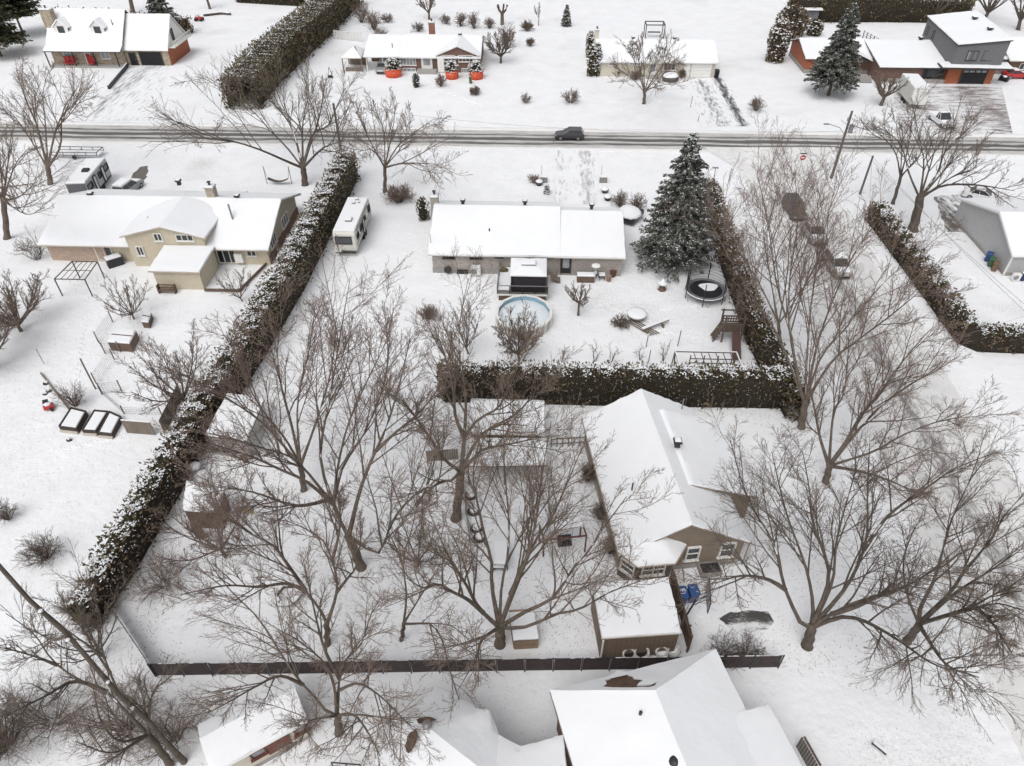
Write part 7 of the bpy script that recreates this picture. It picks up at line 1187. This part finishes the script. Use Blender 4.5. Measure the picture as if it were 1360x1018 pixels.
g = G(66, 543); t = thing('toy_tractor', 'small red and dark ride-on toy half buried in the snow', 'toy', g); mb = MB(); mb.box(g+np.array([.1, -.1, .3]), (.8, .5, .3), rz=.5); bevel(obj('body', mb, P_RED, t), .06); mb = MB(); mb.box(g+np.array([-.3, .25, .45]), (.4, .5, .4), rz=.5); obj('seat', mb, DARK, t); [obj('wheel', MB().tube([g+np.array([x, y, .2]), g+np.array([x+.06, y+.12, .2])], .2, 10), RUBBER, t) for x, y in ((-.35, -.1), (.1, .3), (.35, -.35))]; mb = MB(); mb.blob(g+np.array([-.05, .05, .5]), (.35, .3, .15), 9, 4); obj('snow_cover', mb, SNOW, t, None, True)
GS = 'small dark rocks poking through the snow by the toy'
for i, (x, y, r) in enumerate(((61, 510, .3), (65, 520, .28), (60, 524, .22), (92, 585, .25))): g = G(x, y); t = thing('garden_rock', ('dark rock nearest the timber edging', 'dark rock just above the red toy', 'smallest dark rock left of the toy', 'dark clump below the left raised bed')[i], 'rock', g, 0, GS); mb = MB(); mb.blob(g, (r, r*.8, r*.8), 8, 4, .2); obj('rock', mb, DARK, t); mb = MB(); mb.blob(g+np.array([0, .05, r*.5]), (r*.8, r*.7, r*.4), 8, 4, .1); obj('snow_cover', mb, SNOW, t, None, True)
g = G(371, 245); t = thing('hammock', 'dark sagging hammock hung under the large tree at the hedge tip', 'hammock', g); mb = MB(); V = [(g[0]-1.4+2.8*i/8, g[1]+s, .85-.45*sin(pi*i/8)) for i in range(9) for s in (-.35, .35)]; mb.add(V, [(2*i, 2*i+2, 2*i+3, 2*i+1) for i in range(8)]); obj('cloth', mb, BARKD, t); [obj('rope', MB().tube([(g[0]+s*1.4, g[1], .85), (g[0]+s*1.7, g[1]+.1, 2.4)], .02, 4), DARK, t) for s in (-1, 1)]; [obj('post', MB().tube([(g[0]+s*1.7, g[1]+.1, 0), (g[0]+s*1.7, g[1]+.1, 2.5)], .05, 6), WOOD, t) for s in (-1, 1)]
# ------------------------------------------------------------------ cottage corner
t = thing('wooden_ladder', 'wooden trellis ladder lying in the snow left of the cream cottage', 'ladder', G(292, 970)); a, b = Vector(G(285, 953)), Vector(G(299, 988)); sd = Vector((.32, .05, 0))
for s in (0, 1): mb = MB(); mb.bar(a+sd*s+UPV*.25, b+sd*s+UPV*.1, .05); obj('rail', mb, WOOD, t)
for k in range(7): p = a.lerp(b, (k+.5)/7); mb = MB(); mb.bar(p-sd*.3+UPV*.2, p+sd*1.3+UPV*.2, .04); obj('rung', mb, WOOD, t)
a, b = Vector(G(440, 1013, 1.0)), Vector(G(478, 1016, 1.0)); t = thing('metal_rail', 'dark metal rail at the bottom edge below the cottage tree', 'rail', (a+b)/2*1); mb = MB(); mb.bar(a, b, .06); mb.bar(a-UPV*.5, b-UPV*.5, .05); [mb.bar(a.lerp(b, f), a.lerp(b, f)-UPV*1.0, .06) for f in (0, .5, 1)]; obj('bars', mb, DARK, t, 'stuff')
t = thing('slatted_gate', 'grey slatted gate cut by the bottom edge, right of the hip roof', 'gate', G(1066, 1005)); a, b = Vector(G(1057, 992)), Vector(G(1078, 1030)); 
for k in range(9): p, q = a.lerp(b, k/9), a.lerp(b, (k+.8)/9); mb = MB(); mb.bar(p+UPV*.7, q+UPV*.7, .04, 1.3); obj('slat', mb, WOODG, t)
mb = MB(); mb.bar(a+Vector((.12, 0, 1.36)), b+Vector((.12, 0, 1.36)), .1, .1); obj('top_rail', mb, WOODB, t)
g = G(1166, 998); t = thing('metal_bench_frame', 'small black bench frame alone on the open snow, bottom right', 'bench', g); a, b = g+np.array([-.28, .3, .3]), g+np.array([.25, -.25, .3]); mb = MB(); mb.bar(a, b, .12, .05); obj('seat_bar', mb, BLACK, t); [obj('leg', MB().bar(p, p+np.array([.1, .1, -.32]), .1, .07), BLACK, t) for p in (a, b)]; mb = MB(); mb.bar(a+np.array([.06, .06, .06]), b+np.array([.06, .06, .06]), .16, .07); obj('snow_cover', mb, CAP, t)
# ------------------------------------------------------------------ street furniture
PW = mat('pole_wood', (.13, .115, .1), .85, .2, 4, .3, 20); t = thing('utility_pole', 'tall utility pole with transformer and street lamp arm at the corner', 'utility pole', G(1104, 237)); b = Vector(G(1104, 237)); mb = MB(); mb.tube([b-UPV*.3, b+UPV*9.2], [.19, .14], 10); obj('shaft', mb, PW, t); mb = MB(); tp = b+Vector((.55, -.05, 6.9)); mb.tube([tp-UPV*.5, tp+UPV*.5], .3, 12); obj('transformer', mb, GREY, t); mb = MB(); mb.bar(tp+UPV*.1, b+UPV*7.0, .08); mb.tube([tp+UPV*.5, tp+UPV*.75], .05, 6); obj('bracket', mb, DARK, t, 'stuff'); mb = MB(); mb.tube([b+UPV*6.0, b+Vector((-.9, .1, 7.0)), b+Vector((-2.4, .2, 7.4))], .045, 6); la = obj('lamp_arm', mb, GREY, t); mb = MB(); mb.box(b+Vector((-2.7, .2, 7.4)), (.75, .25, .14), taper=.8); obj('lamp_head', mb, GREY, la); mb = MB(); mb.tube([b+Vector((-.25, 0, 7.9)), b+Vector((-.25, 0, 8.4))], .06, 6); obj('insulator', mb, GREY, t)
p2 = Vector(G(1142, 258)); t = thing('utility_pole', 'shorter bare pole at the tip of the far right hedge', 'utility pole', p2); mb = MB(); mb.tube([p2-UPV*.3, p2+UPV*5.3], [.15, .12], 9); obj('shaft', mb, PW, t); mb = MB(); mb.tube([p2+UPV*5.3, p2+UPV*5.36], .13, 9); obj('cap', mb, CAP, t); mb = MB(); mb.tube([p2+UPV*4.8, p2+Vector((.9, -1.2, 0))], .015, 4); obj('guy_wire', mb, DARK, t)
p3 = Vector(G(453, 201)); t = thing('utility_pole', 'utility pole at the road end of the long cedar hedge', 'utility pole', p3); mb = MB(); mb.tube([p3-UPV*.3, p3+UPV*7.0], [.2, .16], 9); obj('shaft', mb, PW, t); mb = MB(); mb.box(p3+UPV*7.05, (.3, .3, .12)); obj('cap', mb, CAP, t)
def cable(label, a, b, sag, r=.02, m=None):
    a, b = Vector(a), Vector(b); mb = MB(); mb.tube([a.lerp(b, i/16)-UPV*(4*sag*(i/16)*(1-i/16)) for i in range(17)], r, 4); return tag(obj('overhead_wire', mb, m or DARK), label, 'wire', 'overhead wires')
cable('upper overhead wire running from the shorter pole down the far right hedge', p2+UPV*5.1, (47, 18, 8.0), 1.2, .022, GREY); cable('lower overhead wire crossing the far right hedge corner', p2+UPV*4.7, (50.5, 22, 7.0), 1.4, .016); cable('overhead wire from the transformer pole to the shorter pole', b+UPV*6.6, p2+UPV*5.1, .4, .016); cable('overhead wire along the main road past the big hedge', b+UPV*6.6, p3+UPV*6.7, 1.6, .014); cable('thin wire over the bend of the far right hedge', (41.5, 55.6, 2.2), (49, 57, 4.6), .1, .014, GREY)
s_ = Vector(G(1060, 232)); t = thing('stop_sign', 'red octagonal stop sign behind twigs near the corner', 'stop sign', s_); mb = MB(); mb.tube([s_, s_+UPV*2.9], .035, 6); obj('post', mb, GREY, t); oc = lambda r, k: s_+Vector((r*cos(k*pi/4+pi/8), -.06, 2.45+r*sin(k*pi/4+pi/8))); mb = MB(); mb.prism([oc(.42, k) for k in range(8)], (0, .02, 0)); obj('border', mb, WHITE, t); mb = MB(); mb.prism([oc(.38, k)-Vector((0, .012, 0)) for k in range(8)], (0, .01, 0)); pl = obj('plate', mb, mat('sign_red', (.42, .025, .03), .5, .05), t); mb = MB(); mb.box(s_+Vector((0, -.08, 2.45)), (.46, .008, .16)); obj('white_band', mb, WHITE, pl); mb = MB(); mb.box(s_+Vector((0, 0, 3.0)), (.9, .04, .16)); obj('street_blade', mb, DARK, t)
for lb, px, h in (('thin marker stake left of the pale bungalow drive', (917, 143), 1.9), ('shorter marker stake below the first on the drive edge', (927, 162), 1.1), ('slim garden post above the middle hedge', (858, 461), 1.5), ('slim dark garden post behind the hedge middle', (861, 482), 1.6), ('short garden post left of the climbing frame', (900, 460), 2.0), ('lamp-topped garden post by the pavilion', (735, 190), 1.5), ('marker stake on the far lawn of the stone house', (111, 150), 1.3)):
    g = G(*px); t = thing('marker_stake', lb, 'stake', g, 0, 'marker stakes'); mb = MB(); mb.tube([g, g+np.array([.05, 0, h])], .045, 6); obj('shaft', mb, WOOD, t); mb = MB(); mb.box(g+np.array([.05, 0, h]), (.12, .1, .1)); obj('cap', mb, CAP, t)
g = G(1066, 258); t = thing('street_lamp', 'slim street lamp post beside the right cedar hedge', 'lamp post', G(945, 252)); g = G(945, 252); mb = MB(); mb.tube([g, g+np.array([0, 0, 3.0])], .05, 7); obj('shaft', mb, GREY, t); mb = MB(); mb.box(g+np.array([0, 0, 3.05]), (.7, .25, .12)); obj('lamp_head', mb, GREY, t)
# ------------------------------------------------------------------ front of the grey brick bungalow
for (x, y, lb) in ((722, 242, 'left stone gate pier with a snow cap beside the low shrub'), (801, 242, 'right stone gate pier with a thin rod at the drive')): g = G(x, y); t = thing('gate_pier', lb, 'pier', g, 0, 'gate piers of the drive'); mb = MB(); mb.box(g+np.array([0, 0, .4]), (1.0, .6, .8)); obj('pier', mb, mat('grey_stone', (.25, .24, .23), .9, .25, 3), t); mb = MB(); mb.box(g+np.array([0, 0, .87]), (1.0, .6, .16), taper=.85); obj('snow_cover', mb, SNOW, t); mb = MB(); mb.tube([g+np.array([-.3, .2, .3]), g+np.array([-.3, .2, 2.3])], .03, 5); obj('rod', mb, WOOD, t)
for (x, y, lb) in ((716, 246, 'snow-topped round planter in front of the left gate pier'), (803, 256, 'farther snow-topped urn right of the drive'), (807, 266, 'nearer snow-topped urn right of the drive')): g = G(x, y); t = thing('garden_urn', lb, 'planter', g, 0, 'snowy planters by the drive'); mb = MB(); mb.lathe(g, [(.35, 0), (.4, .2), (.55, .45), (.5, .5)], 12); obj('bowl', mb, DARK, t); mb = MB(); mb.blob(g+np.array([0, 0, .45]), (.52, .52, .35), 10, 5, .05); obj('snow_cover', mb, SNOW, t, None, True)
g = G(750, 268); t = thing('door_step', 'bare brown boards in front of the far side of the grey brick bungalow', 'step', (PY(750, 268, 82.5)[0], 82.5, 0)); g = PY(750, 266, 82.3); [obj('board', MB().box((g[0], 81.3+.3*k, .5), (1.9, .26, .1)), mat('tan_board', (.3, .23, .17), .8, .2), t) for k in range(5)]; mb = MB(); mb.box((g[0], 81.9, .22), (1.7, 1.3, .44)); obj('base', mb, WOODB, t)
leafy('dark shrub at the foot of the bungalow chimney', (563, 292), 3.0, .8, snow=.3, n=260, size=.3, name='evergreen_shrub')
# ------------------------------------------------------------------ far gardens
leafy('small dark evergreen standing alone before the brown bungalow', (553, 116), 2.3, .6, m=SPRUCE, snow=.2, n=240, size=.35, name='evergreen_shrub'); leafy('dark rounded evergreen on the far field', (696, 62), .9, .6, n=80, name='evergreen_shrub') if 0 else None
g = G(890, 107); t = thing('stone_planter', 'round dark planter with thick snow on top before the pale bungalow', 'planter', g); mb = MB(); mb.lathe(g, [(1.4, 0), (1.5, .5), (1.45, .8)], 16); obj('bowl', mb, mat('dark_stone', (.1, .09, .08), .9, .3), t); mb = MB(); mb.blob(g+np.array([0, 0, .75]), (1.45, 1.4, .6), 14, 5, .05); obj('snow_cover', mb, SNOW, t, None, True)
t = thing('swing_frame', 'black box-shaped swing frame behind the pale bungalow roof', 'swing frame', G(868, 50)); g = G(868, 49); mb = MB(); c8 = [Vector((g[0]+sx*1.9, g[1]+sy*1.4, z)) for z in (0, 2.6) for sx, sy in ((-1, -1), (1, -1), (1, 1), (-1, 1))]
for i in range(4): obj('post', MB().bar(c8[i], c8[i+4], .16), BLACK, t); obj('beam', MB().bar(c8[i+4], c8[4+(i+1) % 4], .16), BLACK, t)
obj('swing_seat', MB().box((g[0], g[1], .9), (2.6, .6, .1)), BLACK, t)
g = G(439, 104); t = thing('lawn_ornament', 'small A-shaped white lawn ornament left of the brown bungalow', 'ornament', g); mb = MB(); mb.bar(g+np.array([-.5, 0, 0]), g+np.array([0, 0, 1.9]), .08); mb.bar(g+np.array([.5, 0, 0]), g+np.array([0, 0, 1.9]), .08); obj('frame', mb, WOOD, t); mb = MB(); mb.box(g+np.array([0, 0, .3]), (1.0, .3, .35), taper=.8); obj('basket', mb, BLACK, t)
t = thing('lattice_fence', 'white lattice fence beside the pavilion', 'fence', G(460, 53)); a, b = Vector(G(444, 52)), Vector(G(482, 56))
for k in range(12): mb = MB(); mb.bar(a.lerp(b, k/12)+UPV*.8, a.lerp(b, (k+.7)/12)+UPV*.8, .05, 1.6); obj('slat', mb, FASCW, t)
mb = MB(); mb.bar(a+UPV*1.65, b+UPV*1.65, .1); obj('top_rail', mb, WHITE, t)
g = G(265, 28); t = thing('garden_tractor', 'small red and white machine beside the log pile', 'tractor', g); mb = MB(); mb.box(g+np.array([0, 0, .6]), (1.7, .9, .5), rz=-.5); bevel(obj('body', mb, P_RED, t), .1); mb = MB(); mb.box(g+np.array([-.3, .2, 1.05]), (.6, .7, .4)); obj('seat', mb, WHITE, t); [obj('wheel', MB().tube([g+np.array([x, y, .35]), g+np.array([x, y+.2, .35])], .35, 10), RUBBER, t) for x in (-.6, .6) for y in (-.6, .4)]
g = G(286, 21); t = thing('log_pile', 'snow-covered arc of dark logs at the top of the field', 'logs', g)
for k in range(12): a_ = -.9+.3*k; mb = MB(); p = g+np.array([-2.4+.45*k, .9*sin(a_), .25]); mb.tube([p, p+np.array([.9, .25*cos(a_), .1])], .26, 7); q = obj('log', mb, BARKD, t); mb = MB(); mb.tube([p+np.array([0, 0, .2]), p+np.array([.9, .25*cos(a_), .3])], .17, 6); obj('snow_cover', mb, CAP, q)
GC2 = 'red porch chairs of the stone house'
for x, lb in ((89, 'dark red porch chair left of the red door'), (97, 'second dark red porch chair with a black side'), (122, 'bright red porch chair in front of the red door')):
    g = G(x, 86); t = thing('porch_chair', lb, 'chair', (g[0], 137.4, .3), 0, GC2); y = 137.4; mm = mat('red_chair_paint', (.33, .03, .035), .6, .15); x_ = PY(x, 84, y)[0]; mb = MB(); mb.box((x_, y, .75), (1.0, .8, .1)); obj('seat', mb, mm, t); mb = MB(); mb.box((x_, y+.4, 1.25), (1.0, .1, 1.0)); obj('backrest', mb, mm, t); [obj('leg', MB().box((x_+sx*.42, y+sy*.35, .5), (.09, .09, .45)), mm, t) for sx in (-1, 1) for sy in (-1, 1)]
a, b = Vector(G(170, 89)), Vector(G(145, 119)); t = thing('retaining_wall', 'dark low wall along the left side of the stone house drive', 'wall', (a+b)/2); mb = MB(); mb.bar(a+UPV*.3, b+UPV*.3, .35, .7); obj('wall', mb, DARK, t); mb = MB(); mb.bar(a+UPV*.7, b+UPV*.7, .2, .12); obj('snow_cover', mb, CAP, t)
GF = [Vector(G(1145, 52)), Vector(G(1163, 62))]; t = thing('mesh_fence', 'dark mesh fence along the left side of the white court', 'fence', GF[0]); [obj('post', MB().box(GF[0].lerp(GF[1], k/4)+UPV*.8, (.12, .12, 1.6)), DARK, t) for k in range(5)]; mb = MB(); [mb.bar(GF[0]+UPV*z, GF[1]+UPV*z, .04) for z in (.3, .7, 1.1, 1.5)]; obj('mesh', mb, DARK, t, 'stuff')
t = thing('low_shed', 'small dark shed with thick snowy roof beside the bushy cedars', 'shed', G(1072, 32)); g = G(1072, 31); mb = MB(); mb.box((g[0], g[1]+1.5, 1.2), (4.0, 3, 2.4)); obj('wall', mb, S_GREYV, t); roof_slabs(t, [[(g[0]-2.9, g[1]-.4, 2.5), (g[0]+2.6, g[1]-.4, 2.5), (g[0]+2.6, g[1]+3.4, 2.9), (g[0]-2.9, g[1]+3.4, 2.9)]], FASCD, .15, .2)
t = thing('storage_shelter', 'snow-topped grey lean-to right of the modern house', 'shelter', G(1346, 85)); g = G(1345, 90); mb = MB(); mb.box((83.6, 141.3, 1.2), (3.6, 4, 2.4)); obj('wall', mb, mat('rough_grey_board', (.26, .25, .24), .9, .2), t); roof_slabs(t, [[(81.5, 138.9, 2.5), (85.6, 138.9, 2.5), (85.6, 143.6, 2.8), (81.5, 143.6, 2.8)]], FASCD, .15, .25)
g = G(1332, 108); t = thing('snow_machine', 'black snow blower parked at the garage corner of the modern house', 'machine', g); mb = MB(); mb.box(g+np.array([0, 0, .5]), (.8, 1.6, .7), rz=.7, taper=.8); obj('body', mb, BLACK, t); mb = MB(); mb.bar(g+np.array([.3, .5, .7]), g+np.array([-.4, 1.2, 1.3]), .06); obj('handle', mb, DARK, t); mb = MB(); mb.blob(g+np.array([0, 0, .8]), (.4, .6, .15), 8, 4); obj('snow_cover', mb, SNOW, t, None, True)
g = G(1347, 373); t = thing('heat_pump', 'white outdoor unit by the right edge at the light grey house', 'heat pump', g); mb = MB(); mb.box(g+np.array([0, 0, .5]), (.8, .4, .8)); obj('case', mb, WHITE, t); mb = MB(); mb.tube([g+np.array([-.1, -.2, .5]), g+np.array([-.1, -.23, .5])], .28, 12); obj('fan_grille', mb, GREY, t); g = G(1356, 372); t = thing('barrel', 'dark blue barrel cut by the right edge', 'barrel', g); mb = MB(); mb.lathe(g, [(.3, 0), (.36, .45), (.3, .9)], 12); obj('drum', mb, mat('navy_drum', (.03, .05, .12), .5, .1), t); mb = MB(); mb.blob(g+np.array([0, 0, .88]), (.3, .3, .12), 8, 4); obj('snow_cover', mb, SNOW, t, None, True)

# ================================================================== grass tips, leaves and twigs showing through the thin snow
def litter(name, regions, m, ln, wd, flat):
    C = []
    for (x0, x1, y0, y1, n) in regions:
        k = int(n*1.6); x = rng.uniform(x0, x1, k); y = rng.uniform(y0, y1, k); keep = (np.sin(x*.9+2*np.sin(y*.5))+np.sin(y*.8+2*np.sin(x*.37))+rng.normal(size=k)*.9) > -.1; C.append(np.stack([x[keep], y[keep], np.full(keep.sum(), .0)], 1))
    C = np.vstack(C); n = len(C); D = rng.normal(size=(n, 3)); D[:, 2] = np.abs(D[:, 2])*(.15 if flat else 2.2); C[:, 2] += .012 if flat else .02
    V, F = sprays(C, D, ln, wd); nmesh(name, V, F, m, None, 'stuff')
YARD = [(-27, 24, 23, 45, 5200), (-9, 20, 49, 67, 1500), (-60, -29, 30, 66, 2200), (16, 29, 22, 48, 900), (-9, 9, 23, 38, 1800), (44, 70, 58, 95, 500)]
litter('grass_tips', YARD, mat('winter_grass', (.2, .175, .11), .9, .4, 2, island=.4), .13, .03, False)
litter('fallen_leaves', [(-26, 22, 22, 46, 2600), (14, 29, 22, 46, 700), (-32, -20, 14, 30, 600), (-26, -22, 30, 90, 500), (19, 24, 46, 85, 500)], mat('fallen_leaf', (.13, .085, .055), .9, .4, 2, island=.4), .08, .05, True)
litter('fallen_twigs', [(-26, 22, 22, 46, 900), (14, 29, 22, 46, 300), (-34, -18, 14, 26, 500)], TWIGD, .55, .022, True)
# footprints: dents with a raised rim, in short wandering trails
def trail(px, step=.42):
    P = [Vector(G(*p)) for p in px]; V = []; F = []; side = 1
    for a, b in zip(P[:-1], P[1:]):
        n = int((b-a).length/step); t = (b-a).normalized(); s = Vector((-t.y, t.x, 0))
        for i in range(n):
            side = -side; c = a+(b-a)*((i+.2*random.random())/n)+s*(.13*side+.05*random.uniform(-1, 1)); k = len(V); m = 8
            for r, z in ((1.55, -.03), (1.15, .045), (.8, .012), (.0, .003)):
                for j in range(m): an = 2*pi*j/m; V.append(c+t*(.17*r*cos(an))+s*(.075*r*sin(an))+UPV*z)
            F += [(k+q*m+j, k+q*m+(j+1) % m, k+(q+1)*m+(j+1) % m, k+(q+1)*m+j) for q in range(3) for j in range(m)]
    return np.array([tuple(v) for v in V]), np.array(F)
TR = [((755, 372), (770, 400), (740, 425)), ((770, 400), (840, 415), (935, 405)), ((840, 415), (880, 440), (955, 455)), ((905, 805), (930, 770), (985, 765), (1010, 790)), ((930, 815), (985, 845), (1050, 845)), ((168, 345), (130, 370), (115, 400), (100, 520), (90, 545)), ((200, 560), (120, 590), (60, 600)), ((640, 700), (700, 700), (760, 760), (740, 820)), ((470, 640), (500, 700), (520, 780), (560, 850)), ((500, 345), (555, 330), (590, 375), (650, 395)), ((745, 270), (760, 235), (765, 205)), ((1300, 375), (1250, 340), (1240, 290)), ((275, 720), (350, 780), (420, 850)), ((385, 780), (440, 720), (500, 640)), ((860, 140), (900, 125), (925, 112)), ((560, 100), (585, 120), (640, 140))]
off = 0; VV = []; FF = []
for q in TR: v, f = trail(q); VV.append(v); FF.append(f+off); off += len(v)
nmesh('footprints', np.vstack(VV), np.vstack(FF), GROUND, None, 'stuff', True)
